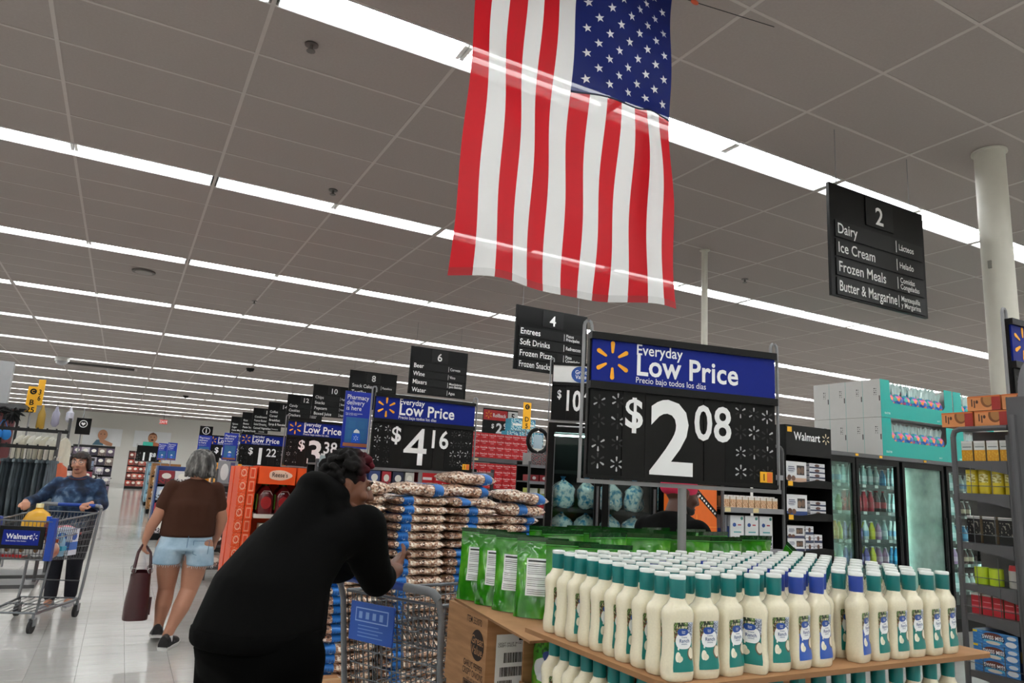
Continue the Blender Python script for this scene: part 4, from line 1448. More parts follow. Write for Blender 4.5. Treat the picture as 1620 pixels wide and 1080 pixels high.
MB().box((0, 0, .012), (.22, .1, .024)).build('box', REDM, t)
MB().box((0, -.0505, .012), (.1, .001, .012)).build('label', YEL, t)
t = thing('water_pack', 'clear blue bottled water pack at the right front of the cart', 'pack', incart(-.15, .62, .61), R_(150))
for k in range(3):
    MB().lathe([(.03, 0), (.03, .14), (.012, .18), (.012, .2)], 12, c=((k - 1) * .062, 0, 0)).build('bottle', mat('water_blue', '#9fc4dd', .15, alpha=.85), t, True)
MB().span((-.095, -.033, .05), (.095, .033, .09)).build('wrap', mat('wrap_teal', '#3c9fc0', .3), t)

for k, (x, y, z, c, lab) in enumerate(((.17, .62, .60, '#9a8a6a', 'tan paper bag at the left front of the far cart'), (-.05, .70, .62, '#5a3a30', 'brown food pack in the middle of the far cart'),
                                       (-.18, .76, .605, '#b5562f', 'orange netted bag at the right front of the far cart'), (.02, .45, .60, '#3f6fb0', 'blue pack low in the far cart under the bottle'))):
    t = thing('grocery_pack', lab, 'pack', incart(x, y, z), R_(150 + k * 12))
    MB().ball((0, 0, .07), (.07, .06, .075), 12, 7).build('pack', ramp_mat('grocery_' + c[1:], [(.3, c), (.7, '#d8cfc0')], 9, .4), t, True)
    MB().span((-.05, -.006, .135), (.05, .006, .165)).build('crimp', mat('crimp_' + c[1:], c, .5), t)
# ================================================================== people
ICO = {}
for _s in (1, 2):
    _bm = bmesh.new()
    bmesh.ops.create_icosphere(_bm, subdivisions=_s + 1, radius=1.0)
    ICO[_s] = [v.co.copy() for v in _bm.verts]
    _bm.free()
def hulls_mesh(name, shapes, voxel, smooth, mats, parent, sub=2, mfn=None, fac=.5):
    """each shape is a list of (centre, radius or (rx,ry,rz)[, rotation]); its convex hull is one limb segment; all are fused to one skin"""
    bm = bmesh.new()
    for shp in shapes:
        vs = []
        for b in shp:
            c, r = Vector(b[0]), b[1]
            r = (r, r, r) if isinstance(r, (int, float)) else r
            for d in ICO[sub]:
                p = Vector((d.x * r[0], d.y * r[1], d.z * r[2]))
                if len(b) > 2:
                    p = b[2] @ p
                vs.append(bm.verts.new(c + p))
        bmesh.ops.convex_hull(bm, input=vs)
        for v in vs:
            if v.is_valid and not v.link_faces:
                bm.verts.remove(v)
    me = bpy.data.meshes.new(name)
    bm.to_mesh(me); bm.free()
    o = bpy.data.objects.new(name, me)
    COL.objects.link(o)
    md = o.modifiers.new('r', 'REMESH'); md.mode = 'VOXEL'; md.voxel_size = voxel; md.use_smooth_shade = True
    md2 = o.modifiers.new('s', 'SMOOTH'); md2.factor = fac; md2.iterations = smooth
    dg = bpy.context.evaluated_depsgraph_get()
    dg.update()
    new = bpy.data.meshes.new_from_object(o.evaluated_get(dg))
    o.modifiers.clear()
    o.data = new
    new.name = name
    bpy.data.meshes.remove(me)
    new.materials.clear()
    for m in (mats if isinstance(mats, (list, tuple)) else [mats]):
        new.materials.append(m)
    if mfn:
        for p in new.polygons:
            p.material_index = mfn(p.center)
    new.shade_smooth()
    o.parent = parent
    return o
V = Vector
def chain(pts):
    return [[pts[i], pts[i + 1]] for i in range(len(pts) - 1)]
def hand(wrist, d, n, scale=1.0, curl=.4, thumb=1, spread=.12, thumb_up=0.0):
    """palm and five fingers; d points along the hand, n out of the back of the hand, thumb = side sign"""
    d = V(d).normalized(); n = V(n); n = (n - d * n.dot(d)).normalized(); s = d.cross(n).normalized() * thumb
    w = V(wrist); S = scale
    out = []
    kn = w + d * .085 * S
    out.append([(w, .021 * S), (w + d * .03 * S + s * .014 * S, .018 * S), (w + d * .03 * S - s * .014 * S, .017 * S), (kn + s * .028 * S, .012 * S), (kn - s * .03 * S, .0105 * S)])
    for k, (off, L) in enumerate(((.029, .070), (.0095, .080), (-.0105, .074), (-.030, .056))):
        p = kn + s * off * S
        dd = (d + s * spread * (off / .03)).normalized()
        r = .0088 * S
        pts = [(p - d * .02 * S, r)]
        ang = 0
        for q, l in enumerate((.45, .31, .24)):
            ang += curl * (1.0, 1.1, .8)[q]
            dr = dd * math.cos(ang) - n * math.sin(ang)
            p = p + dr * L * l * S
            pts.append((p, r * (.95, .87, .75)[q]))
        out += chain(pts)
    b = w + d * .022 * S + s * .016 * S
    t1 = b + (s * .75 + d * .6 - n * .35 + n * thumb_up).normalized() * .042 * S
    t2 = t1 + (d * .9 + s * .25 - n * .3 + n * thumb_up).normalized() * .034 * S
    t3 = t2 + (d - s * .1 - n * .25 + n * thumb_up).normalized() * .024 * S
    out += chain([(b, .0125 * S), (t1, .0105 * S), (t2, .0095 * S), (t3, .0075 * S)])
    return out
def head_shapes(c, f, up, s=1.0, fat=1.0):
    """skull, jaw, nose, brow, lips, ears; f = where the face looks"""
    f = V(f).normalized(); up = V(up); up = (up - f * up.dot(f)).normalized(); l = up.cross(f).normalized()
    M = Matrix((l, f, up)).transposed()
    c = V(c)
    def q(x, y, z):
        return c + (l * x + f * y + up * z) * s
    S = []
    S.append([(q(0, -.012, .03), (.074 * s * fat, .092 * s, .082 * s), M)])
    S.append([(q(0, .03, .0), (.062 * s * fat, .058 * s, .07 * s), M), (q(0, .055, -.078), (.030 * s * fat, .026 * s, .022 * s), M), (q(0, -.01, -.05), (.058 * s * fat, .05 * s, .04 * s), M)])
    S.append([(q(0, .088, .022), .011 * s), (q(0, .108, -.018), .0125 * s), (q(.013, .094, -.024), .009 * s), (q(-.013, .094, -.024), .009 * s)])
    S.append([(q(-.034, .08, .034), .011 * s), (q(.034, .08, .034), .011 * s), (q(0, .086, .04), .012 * s)])
    S.append([(q(-.02, .078, -.052), .0075 * s), (q(0, .086, -.05), .009 * s), (q(.02, .078, -.052), .0075 * s)])
    S.append([(q(-.016, .077, -.062), .007 * s), (q(0, .084, -.063), .008 * s), (q(.016, .077, -.062), .007 * s)])
    for sd in (-1, 1):
        S.append([(q(sd * .036, .066, -.02), .022 * s * fat)])
        S.append([(q(sd * .075 * fat, -.008, .018), (.007 * s, .017 * s, .018 * s), M), (q(sd * .073 * fat, -.002, -.02), (.006 * s, .010 * s, .011 * s), M), (q(sd * .082 * fat, -.018, .02), (.004 * s, .012 * s, .016 * s), M)])
    return S, q, M
meye = mat('eye_dark', '#1a120d', .2, var=0)
mlip = mat('lip', '#8a4a42', .45)
def face_bits(root, q, M, s=1.0, brow='#2a1a14', lips='#8a4a42'):
    mb = MB()
    for sd in (-1, 1):
        mb.ball(q(sd * .031, .0835, .016), (.013 * s, .008 * s, .008 * s), 10, 6, 0, M)
        mb.ball(q(sd * .031, .090, .016), (.006 * s, .004 * s, .006 * s), 8, 5, 1, M)
    mb.build('eyes', [mat('eye_white', '#d8cfc8', .3, var=0), meye], root, True)
    mb = MB()
    for sd in (-1, 1):
        mb.tube([q(sd * .014, .094, .036), q(sd * .032, .094, .042), q(sd * .05, .08, .036)], [.004 * s, .0045 * s, .002 * s], 6)
    mb.build('eyebrows', mat('brow_' + brow[1:], brow, .7), root, True)
    mb = MB()
    mb.tube([q(-.024, .082, -.056), q(-.008, .094, -.053), q(0, .095, -.055), q(.008, .094, -.053), q(.024, .082, -.056)], [.002 * s, .005 * s, .005 * s, .005 * s, .002 * s], 6)
    mb.tube([q(-.022, .081, -.058), q(0, .092, -.063), q(.022, .081, -.058)], [.002 * s, .006 * s, .002 * s], 6)
    mb.build('lips', mat('lip_' + lips[1:], lips, .45), root, True)
def shoe(mb_up, mb_sole, heel, toe, w=.047, h=.085):
    heel, toe = V(heel), V(toe)
    d = (toe - heel); L = d.length; d.normalize(); s = d.cross(V((0, 0, 1))).normalized() if abs(d.z) < .9 else V((1, 0, 0))
    u = s.cross(d).normalized()
    prof = [(0, .70, .9), (.12, .85, 1.0), (.3, .80, 1.0), (.45, .86, .82), (.62, 1.0, .60), (.8, .95, .48), (.93, .72, .38), (1.0, .35, .25)]
    def ring(mb, zz0, zz1, infl, top):
        b0 = len(mb.v); n = 10
        for t, ww, hh in prof:
            for k in range(n):
                a = math.pi * k / (n - 1) if top else 2 * math.pi * k / n
                x = math.cos(a) * w * ww * infl
                z = (zz0 + math.sin(a) * h * hh) if top else (zz0 + zz1) / 2 + math.copysign(1, math.sin(a) or 1) * (zz1 - zz0) / 2
                p = heel + d * (t * L) + s * x + u * z
                mb.v.append(tuple(p))
        m = len(prof)
        for i in range(m - 1):
            for k in range(n if not top else n - 1):
                k2 = (k + 1) % n
                mb.face((b0 + i * n + k, b0 + i * n + k2, b0 + (i + 1) * n + k2, b0 + (i + 1) * n + k))
        mb.face([b0 + k for k in range(n)][::-1]); mb.face([b0 + (m - 1) * n + k for k in range(n)])
    ring(mb_up, .022, 0, 1.0, True)
    ring(mb_sole, 0, .028, 1.1, False)

# ---------------------------------------------------------------- the leaning man
mskin1 = mat('skin_brown', '#70442f', .5, var=.08)
mhood = mat('hoodie_black', '#050505', .88, var=.4, scale=7, spec=.09, bump=.4)
mpant = mat('pants_black', '#030303', .9, var=.2, spec=.05)
mhem = mat('hoodie_rib', '#060606', .9, var=.2, scale=40, spec=.06)
man = thing('person', 'man in a black hoodie leaning on a shopping cart with both forearms', 'person', (.5, 2.72, 0))
OM = V((.5, 2.72, 0))
def w2m(p):
    return V(p) - OM
hd = V((.88, .47, 0)); rt = V((.47, -.88, 0)); UPV = V((0, 0, 1))
HC = w2m((.822, 2.935, 1.43))
FD = V((.985, -.12, -.12))
hs, hq, HM = head_shapes(HC, FD, V((.22, .1, 1)), 1.0, 1.0)
RS, LS = w2m((.865, 2.785, 1.295)), w2m((.72, 3.09, 1.30))
RE, LE = w2m((.965, 2.875, 1.085)), w2m((.90, 3.25, 1.09))
RW, LW = w2m((1.105, 3.04, 1.10)), w2m((1.07, 3.27, 1.085))
sh = list(hs)
sh += [[(w2m((.775, 2.915, 1.31)), .06), (HC + V((-.02, 0, -.05)), .056)]]
sh += [[(w2m((.74, 2.93, 1.27)), (.14, .14, .1)), (w2m((.56, 2.77, 1.1)), (.13, .13, .08)), (w2m((.5, 2.72, .95)), (.14, .14, .08))]]
sh += [[(RS, .06), (RE, .047)], [(LS, .06), (LE, .047)], [(w2m((.78, 2.93, 1.3)), .09), (RS, .06)], [(w2m((.76, 2.98, 1.3)), .09), (LS, .06)]]
sh += chain([(RE, .05), ((RE + RW) / 2 + V((0, 0, .004)), .043), (RW, .029)]) + chain([(LE, .05), ((LE + LW) / 2, .043), (LW, .029)])
sh += hand(RW, V((.25, .85, .42)), V((-.8, -.1, .5)), 1.05, .5, 1, thumb_up=.5)
sh += hand(LW, V((.75, .25, .2)), V((0, -.3, 1)), 1.05, .5, 1)
hulls_mesh('body', sh, .0055, 3, mskin1, man)
face_bits(man, hq, HM, 1.0, '#120c0a', '#6b3a32')
mb = MB()
mb.ball(RW + V((.045, .135, .098)), (.006, .009, .004), 8, 5)
mb.build('thumbnail', mat('nail', '#d9c3b8', .3), man, True)
# hair: tight curls, dyed dark red at the front
mcurl = bpy.data.materials.new('hair_curls'); mcurl.use_nodes = True
nt = mcurl.node_tree; b = nt.nodes['Principled BSDF']; b.inputs['Roughness'].default_value = .8; b.inputs['Specular IOR Level'].default_value = .2
tc = nt.nodes.new('ShaderNodeTexCoord'); sp = nt.nodes.new('ShaderNodeSeparateXYZ'); rp_ = nt.nodes.new('ShaderNodeValToRGB')
nt.links.new(tc.outputs['Object'], sp.inputs[0]); 
mrg = nt.nodes.new('ShaderNodeMapRange'); mrg.inputs[1].default_value = HC.x + .015; mrg.inputs[2].default_value = HC.x + .10
nt.links.new(sp.outputs[0], mrg.inputs[0]); nt.links.new(mrg.outputs[0], rp_.inputs[0])
rp_.color_ramp.elements[0].color = lin('#0d0a0a'); rp_.color_ramp.elements[1].color = lin('#5c0f1d')
nt.links.new(rp_.outputs[0], b.inputs['Base Color'])
rh = random.Random(3)
hb_ = []
for k in range(330):
    a, e = rh.uniform(0, 2 * math.pi), rh.uniform(-.25, 1.5)
    dv = (HM @ V((math.cos(e) * math.cos(a), math.cos(e) * math.sin(a), math.sin(e))))
    lz = math.sin(e); ly = math.cos(e) * math.sin(a)
    if ly > .55 and lz < .62:
        continue
    if abs(math.cos(e) * math.cos(a)) > .72 and lz < .28 and ly > -.25:
        continue
    rad = .098 + .022 * max(0, lz) + .016 * max(0, ly)
    hb_.append([(HC + HM @ V((0, -.012, .034)) + dv * V((1, 1, 1)) * rad * rh.uniform(.93, 1.06), rh.uniform(.011, .017))])
hb_.append([(HC + HM @ V((0, -.018, .045)), (.084, .096, .086), HM)])
hulls_mesh('hair', hb_, .0055, 1, mcurl, man, 1)
# hoodie
ho = []
PEL = w2m((.505, 2.715, .965))
ho += [[(PEL, (.225, .225, .06)), (w2m((.535, 2.745, 1.10)), (.205, .205, .09))]]
ho += [[(w2m((.535, 2.745, 1.10)), (.205, .205, .09)), (w2m((.64, 2.83, 1.225)), (.19, .19, .11))]]
ho += [[(w2m((.64, 2.83, 1.225)), (.19, .19, .11)), (w2m((.75, 2.92, 1.25)), (.175, .175, .10)), (RS + V((-.03, 0, -.01)), .08), (LS + V((-.03, 0, -.01)), .08)]]
ho += [[(RS, .088), (RS * .4 + RE * .6 + V((-.012, 0, 0)), .080)], [(RS * .4 + RE * .6 + V((-.012, 0, 0)), .080), (RE, .068)], [(RE, .068), (RE * .78 + RW * .22, .062)]]
ho += [[(LS, .09), (LE, .076)], [(LE, .076), (LE * .8 + LW * .2, .066)]]
ho += [[(w2m((.69, 2.87, 1.36)), (.10, .12, .07)), (w2m((.725, 2.89, 1.40)), (.10, .115, .07)), (w2m((.675, 2.85, 1.44)), (.07, .10, .06))], [(w2m((.77, 2.90, 1.32)), (.11, .13, .06)), (w2m((.70, 2.87, 1.35)), (.11, .13, .07))],
      [(w2m((.66, 2.84, 1.40)), (.07, .10, .06)), (w2m((.56, 2.77, 1.2)), (.12, .14, .08))]]
hoodie = hulls_mesh('hoodie', ho, .011, 5, mhood, man)
for md_ in ():
    pass
hulls_mesh('hem_band', [[(PEL + V((-.004, -.004, -.045)), (.224, .224, .03)), (PEL + V((0, 0, -.0)), (.23, .23, .02))]], .012, 2, mhem, man)
# kangaroo of wrinkles is left to the bump of the cloth
RH, LH = w2m((.575, 2.60, .90)), w2m((.45, 2.83, .90))
RK, LK = w2m((.60, 2.62, .49)), w2m((.44, 2.86, .49))
RA, LA = w2m((.50, 2.53, .10)), w2m((.36, 2.80, .10))
pn = [[(w2m((.5, 2.71, .90)), (.205, .205, .10)), (RH + V((0, 0, -.08)), .125), (LH + V((0, 0, -.08)), .125)]]
pn += chain([(RH + V((0, 0, -.03)), .135), (RK, .095), (RA, .075)]) + chain([(LH + V((0, 0, -.03)), .135), (LK, .095), (LA, .075)])
hulls_mesh('pants', pn, .012, 4, mpant, man)
txt('Z', .03, mat('stitch_grey', '#7c7c80', .6), man, tuple(w2m((.685, 2.475, .80))), .01)
su, so = MB(), MB()
for A in (RA, LA):
    h0 = V((A.x, A.y, 0)) - hd * .07
    shoe(su, so, h0, h0 + hd * .29)
su.build('shoe_uppers', mat('shoe_black', '#141416', .6), man, True); so.build('shoe_soles', mat('sole_white', '#d9d9d6', .6), man, True)

# ---------------------------------------------------------------- woman walking away
wb = thing('person', 'grey-haired woman in a brown t-shirt and denim shorts walking away with a handbag', 'person', (.585, 6.9, 0))
mskin2 = mat('skin_tan', '#b58067', .5, var=.06)
F2 = V((0, 1, 0))
HB2 = V((.04, .03, 1.50))
hs, hq2, HM2 = head_shapes(HB2, (.1, 1, 0), (0, 0, 1), 1.0, 1.06)
s2 = list(hs)
s2 += [[(V((.02, .0, 1.38)), .06), (HB2 + V((0, -.01, -.06)), .056)]]
s2 += [[(V((0, 0.02, 1.2)), (.15, .08, .08)), (V((0, 0, .95)), (.16, .10, .1)), (V((0, 0, .82)), (.18, .12, .06))]]
SL, SR = V((-.165, 0, 1.285)), V((.185, 0, 1.285))
EL, ER = V((-.255, -.0, 1.03)), V((.265, .02, 1.03))
WL, WR = V((-.315, .03, .845)), V((.245, .10, .85))
s2 += chain([(SL, .058), (EL, .048), (EL * .5 + WL * .5 + V((-.004, 0, .02)), .043), (WL, .028)]) + chain([(SR, .058), (ER, .049), (ER * .5 + WR * .5, .043), (WR, .028)])
s2 += hand(WL, (0, .1, -1), (-1, -.2, 0), 1.0, .75, 1) + hand(WR, (-.05, .2, -1), (1, -.3, 0), 1.0, .45, -1)
hL, hR = V((-.12, .03, .80)), V((.105, -.02, .80))
kL, kR = V((-.095, .12, .45)), V((.075, .0, .45))
aL, aR = V((-.115, .16, .10)), V((-.055, -.10, .10))
s2 += chain([(hL, .112), (hL * .4 + kL * .6, .09), (kL, .067), (kL * .62 + aL * .38 + V((0, -.025, 0)), .066), (kL * .2 + aL * .8, .043), (aL, .039)])
s2 += chain([(hR, .115), (hR * .4 + kR * .6, .094), (kR, .07), (kR * .62 + aR * .38 + V((0, -.02, 0)), .069), (kR * .2 + aR * .8, .044), (aR, .04)])
s2 += [[(aL, .034), (aL + V((0, .1, -.05)), .03)], [(aR, .035), (aR + V((0, .1, -.06)), .03)]]
hulls_mesh('body', s2, .0075, 3, mskin2, wb)
face_bits(wb, hq2, HM2, 1.0, '#4a4542')
mtee_b = mat('tshirt_brown', '#43291f', .85, var=.12, scale=5, spec=.15)
ts = [[(V((0, -.005, .90)), (.222, .155, .04)), (V((0, -.005, 1.05)), (.212, .145, .08))], [(V((0, -.005, 1.05)), (.212, .145, .08)), (V((.01, 0, 1.17)), (.205, .135, .08)), (SL + V((.03, 0, -.03)), .068), (SR + V((-.03, 0, -.03)), .068), (V((.015, 0, 1.36)), (.075, .065, .02))]]
ts += [[(SL, .07), (SL * .45 + EL * .55, .066)], [(SR, .07), (SR * .45 + ER * .55, .067)], [(V((0, -.03, 1.14)), (.19, .125, .1)), (V((0, -.03, 1.0)), (.19, .13, .1))]]
hulls_mesh('t_shirt', ts, .011, 4, mtee_b, wb)
mdenim = ramp_mat('denim_light', [(.3, '#7f9db5'), (.6, '#a9c2d3'), (.8, '#c6d6e0')], 7, .8, detail=4)
ds = [[(V((0, 0, .885)), (.205, .145, .03)), (V((-.005, -.01, .79)), (.225, .165, .04))],
      [(V((-.12, -.005, .79)), (.112, .16, .04)), (V((-.135, .0, .665)), (.115, .14, .010))], [(V((.11, -.01, .79)), (.118, .165, .04)), (V((.125, -.02, .655)), (.118, .145, .010))]]
hulls_mesh('denim_shorts', ds, .010, 2, mdenim, wb)
fb = MB(); rr = random.Random(5)
for cx_, cy_, z in ((-.135, 0, .662), (.125, -.02, .652)):
    for k in range(46):
        a = 2 * math.pi * k / 46
        p = V((cx_ + .115 * math.cos(a), cy_ + .14 * math.sin(a), z))
        fb.tube([p, p + V((rr.uniform(-.006, .006), rr.uniform(-.004, .004), -rr.uniform(.008, .03)))], [.0022, .0008], 4)
fb.build('frayed_hem', mat('fray', '#d6e0e6', .9), wb)
pk = MB()
pts = [(.045, .86), (.17, .86), (.165, .755), (.105, .735), (.05, .755)]
for i in range(5):
    a, b_ = pts[i], pts[(i + 1) % 5]
    pk.tube([(a[0], -.166 + .012 * abs(a[0] - .1) / .07, a[1]), (b_[0], -.166 + .012 * abs(b_[0] - .1) / .07, b_[1])], .0022, 5)
pk.tube([(0, -.160, .90), (-.005, -.168, .80), (-.01, -.14, .70)], .0025, 5)
pk.build('pocket_stitching', mat('stitch_blue', '#5c7a95', .9), wb)
# hair
mgrey_h = ramp_mat('hair_grey', [(.32, '#1c1a1a'), (.5, '#45423f'), (.68, '#85827f')], 30, .5, vscale=(1, 1, .25))
hh = [[(HB2 + V((0, -.018, .035)), (.098, .108, .092))], [(HB2 + V((-.02, -.05, -.04)), (.095, .07, .07)), (HB2 + V((.0, -.045, .02)), (.11, .08, .06)), (HB2 + V((.02, -.055, -.08)), (.09, .055, .05))]]
rr = random.Random(9)
for k in range(130):
    a = rr.uniform(math.pi * .92, math.pi * 2.08) if k % 8 else rr.uniform(0, 2 * math.pi)
    e = rr.uniform(.2, 1.3)
    p = HB2 + V((.1 * math.cos(e) * math.cos(a), -.02 + .11 * math.cos(e) * math.sin(a), .035 + .095 * math.sin(e)))
    pts = [(p, .009)]
    ph = rr.uniform(0, 6)
    for q in range(1, 5):
        o_ = V((math.cos(a), math.sin(a), 0))
        zz = HB2.z + .02 - .032 * q + rr.uniform(-.012, .012)
        rad = .108 + .012 * math.sin(ph + q * 1.6) + (.008 if q > 2 else 0)
        pts.append((HB2 + V((rad * math.cos(a) * 1.0, -.02 + rad * math.sin(a), zz - HB2.z)), .0105 - .0016 * q))
    hh += chain(pts)
hulls_mesh('hair', hh, .0065, 1, mgrey_h, wb, 1)
su, so, sk = MB(), MB(), MB()
for A, hl, tl_ in ((aL, V((-.12, .09, .045)), V((-.11, .35, .0)) ), (aR, V((-.085, -.185, 0)), V((.03, .10, 0)))):
    shoe(su, so, hl, tl_, .056, .10)
for A in (aL, aR):
    sk.tube([A + V((0, -.004, .0)), A + V((0, -.008, -.045))], [.043, .045], 12)
su.build('sneaker_uppers', ramp_mat('sneaker_black', [(.45, '#141416'), (.62, '#2a2a2d'), (.72, '#b9b9bb')], 16, .6), wb, True)
so.build('sneaker_soles', mat('sole_white', '#d9d9d6', .6), wb, True)
sk.build('socks', mat('sock_white', '#dedede', .9), wb, True)
# handbag
bagt = thing('handbag', 'dark burgundy leather handbag hanging from the walking woman\'s left hand', 'handbag', (.275, 6.93, .225))
mbag = mat('burgundy_leather', '#3a0f15', .32, var=.15, coat=.3)
mb = MB()
def bp_(u, v, sd):
    w = .095 * (1 - .18 * v) ; d_ = .15 * (1 - .25 * v)
    a = 2 * math.pi * u
    ca, sa = math.cos(a), math.sin(a)
    dip = -.03 * math.cos(a) ** 2 * (v ** 4) * 0
    return (math.copysign(abs(ca) ** .6, ca) * w * (1 + .04 * math.sin(v * 6)), math.copysign(abs(sa) ** .55, sa) * d_, v * .37 + dip - (.05 * (v ** 6) * (1 - abs(sa))))
mb.grid(lambda u, v: bp_(u, v, 1), 28, 12)
mb.face([i for i in range(28)][::-1])
mb.build('bag_body', mbag, bagt, True, 1.2)
hb2 = MB()
for y in (-.09, .09):
    x0 = .05
    hb2.tube([(-.062, y, .345), (-.055, y * .9, .42), (-.045, y * .5, .52), (-.02, y * .12, .585), (.0, y * .12, .585), (.05, y * .5, .52), (.062, y * .9, .42), (.062, y, .345)], .0095, 8)
hb2.build('strap', mbag, bagt, True)
rg = MB()
for x in (-.062, .062):
    for y in (-.09, .09):
        rg.tube([(x + .018 * math.cos(a), y, .385 + .02 * math.sin(a)) for a in [2 * math.pi * k / 12 for k in range(12)]], .0035, 6, closed=True)
rg.build('strap_ring', mat('ring_silver', '#b9b9bb', .25, metal=.9), bagt, True)
MB().span((.085, -.06, .03), (.105, .06, .17)).build('side_pocket', mbag, bagt)

# ---------------------------------------------------------------- woman with the loaded cart
TH1 = R_(-14)
w1 = thing('person', 'woman with glasses in a blue tie-dye sweater pushing a loaded cart', 'person', (-.36, 8.78, 0), TH1)
mskin3 = mat('skin_rose', '#bd866c', .5, var=.07)
mtie = ramp_mat('tie_dye', [(.34, '#0b1528'), (.48, '#162a48'), (.58, '#2c4868'), (.7, '#7388a0')], 9, .85, detail=3)
H3 = V((.0, -.05, 1.435))
hs, hq3, HM3 = head_shapes(H3, (.0, -1, -.02), (0, 0, 1), 1.0, 1.14)
s3 = list(hs) + [[(V((0, -.01, 1.31)), .066), (H3 + V((0, .01, -.06)), .062)], [(V((0, .01, 1.15)), (.15, .10, .09)), (V((0, .01, .9)), (.15, .11, .1))]]
SL3, SR3 = V((.185, 0, 1.225)), V((-.185, 0, 1.225))
EL3, ER3 = V((.265, -.05, 1.03)), V((-.32, -.06, 1.06))
WL3, WR3 = V((.215, -.215, 1.045)), V((-.36, -.27, 1.04))
s3 += chain([(SL3, .06), (EL3, .05), (WL3, .03)]) + chain([(SR3, .06), (ER3, .05), (WR3, .03)])
s3 += hand(WL3, (-.55, -.8, -.12), (0, -.2, 1), 1.0, .75, -1) + hand(WR3, (.35, -.9, -.1), (0, -.2, 1), 1.0, .75, 1)
for sd in (-1, 1):
    hp_, kn_, an_ = V((sd * .10, 0, .84)), V((sd * .09, -.01, .45)), V((sd * .075, .02 + .05 * sd, .09))
    s3 += chain([(hp_, .09), (kn_, .055), (an_, .035)]) + [[(an_, .034), (an_ + V((0, -.1, -.05)), .03)]]
hulls_mesh('body', s3, .0075, 3, mskin3, w1)
face_bits(w1, hq3, HM3, 1.0, '#3a2a22', '#7d3f3c')
sw = [[(V((0, .0, .80)), (.215, .17, .03)), (V((0, -.01, 1.0)), (.225, .175, .08)), (V((0, -.005, 1.12)), (.205, .155, .08))], [(V((0, -.005, 1.12)), (.205, .155, .08)), (SL3 + V((-.04, 0, -.02)), .07), (SR3 + V((.04, 0, -.02)), .07), (V((0, .01, 1.31)), (.085, .075, .012))],
      [(V((0, -.09, 1.14)), (.17, .08, .07))]]
sw += chain([(SL3, .07), (EL3, .064), (EL3 * .15 + WL3 * .85, .045)]) + chain([(SR3, .07), (ER3, .062), (ER3 * .15 + WR3 * .85, .045)])
hulls_mesh('sweater', sw, .010, 4, mtie, w1)
MB().tube([(.088 * math.cos(a), -.01 + .085 * math.sin(a), 1.302 - .028 * max(0, -math.sin(a))) for a in [2 * math.pi * k / 24 for k in range(24)]], .007, 6, closed=True).build('collar', mat('collar_maroon', '#4a2630', .8), w1, True)
pt = [[(V((0, 0, .82)), (.19, .15, .06)), (V((.1, 0, .72)), .10), (V((-.1, 0, .72)), .10)]]
for sd in (-1, 1):
    pt += chain([(V((sd * .1, 0, .76)), .105), (V((sd * .09, -.01, .45)), .075), (V((sd * .075, .02 + .05 * sd, .13)), .06)])
hulls_mesh('pants', pt, .011, 3, mat('pants_navy', '#12141f', .85), w1)
hr = [[(H3 + V((0, .022, .045)), (.092, .092, .088))], [(H3 + V((-.08, .0, .02)), (.018, .06, .07)), (H3 + V((-.07, .04, -.03)), (.02, .04, .04))], [(H3 + V((.08, .0, .02)), (.018, .06, .07)), (H3 + V((.07, .04, -.03)), (.02, .04, .04))],
      [(H3 + V((0, .06, -.03)), (.075, .04, .06))]]
rr = random.Random(12)
for k in range(26):
    x = -.07 + .14 * k / 25
    hr.append([(H3 + V((x, -.055 + .25 * x * x * 20 * .2, .105 - abs(x) * .3)), .011), (H3 + V((x * 1.12 + rr.uniform(-.006, .006), -.088 + x * x * 6, .062 + rr.uniform(-.012, .008))), .006)])
hulls_mesh('hair', hr, .006, 1, ramp_mat('hair_brown', [(.35, '#0e0705'), (.65, '#2a150f')], 30, .6, vscale=(1, 1, .3)), w1, 1)
gl = MB()
for sd in (-1, 1):
    gl.tube([hq3(sd * .034 + .026 * math.cos(a), .103 - .006 * abs(math.cos(a)), .014 + .02 * math.sin(a)) for a in [2 * math.pi * k / 16 for k in range(16)]], .0022, 5, closed=True)
    gl.tube([hq3(sd * .06, .098, .02), hq3(sd * .088, .02, .02)], .0022, 5)
gl.tube([hq3(-.008, .105, .016), hq3(.008, .105, .016)], .002, 5)
gl.build('glasses', mat('glasses_frame', '#c9c5c0', .25, metal=.7), w1, True)
su, so = MB(), MB()
for sd in (-1, 1):
    h0 = V((sd * .075, .09 + .05 * sd, 0)); shoe(su, so, h0, h0 + V((sd * .02, -.25, 0)), .043, .075)
su.build('shoe_uppers', mat('shoe_grey', '#9a9a9e', .6), w1, True); so.build('shoe_soles', mat('sole_white', '#d9d9d6', .6), w1, True)

# ---------------------------------------------------------------- shopper behind the price sign
w4 = thing('person', 'shopper in black with a pink cap, partly hidden behind the $2.08 sign', 'person', (2.83, 3.22, 0))
H4 = V((.02, .0, 1.475))
hs, hq4, HM4 = head_shapes(H4, (.97, -.25, -.25), (.2, 0, 1), 1.03, 1.0)
s4 = list(hs) + [[(V((-.04, 0, 1.33)), .06), (H4 + V((-.02, 0, -.05)), .058)], [(V((-.05, 0, 1.2)), (.13, .17, .1)), (V((-.05, 0, .9)), (.13, .16, .1))]]
for sd in (-1, 1):
    E4, W4 = V((.0, sd * .24, 1.02)), V((.2, sd * .2, .98))
    s4 += chain([(V((-.05, sd * .2, 1.27)), .06), (E4, .05), (W4, .03)]) + hand(W4, (1, 0, 0), (0, 0, 1), 1, .5, sd)
    s4 += chain([(V((-.05, sd * .1, .85)), .09), (V((-.03, sd * .1, .45)), .06), (V((-.05, sd * .1, .08)), .04)])
hulls_mesh('body', s4, .008, 3, mat('skin_dark', '#4e2c1e', .5, var=.08), w4)
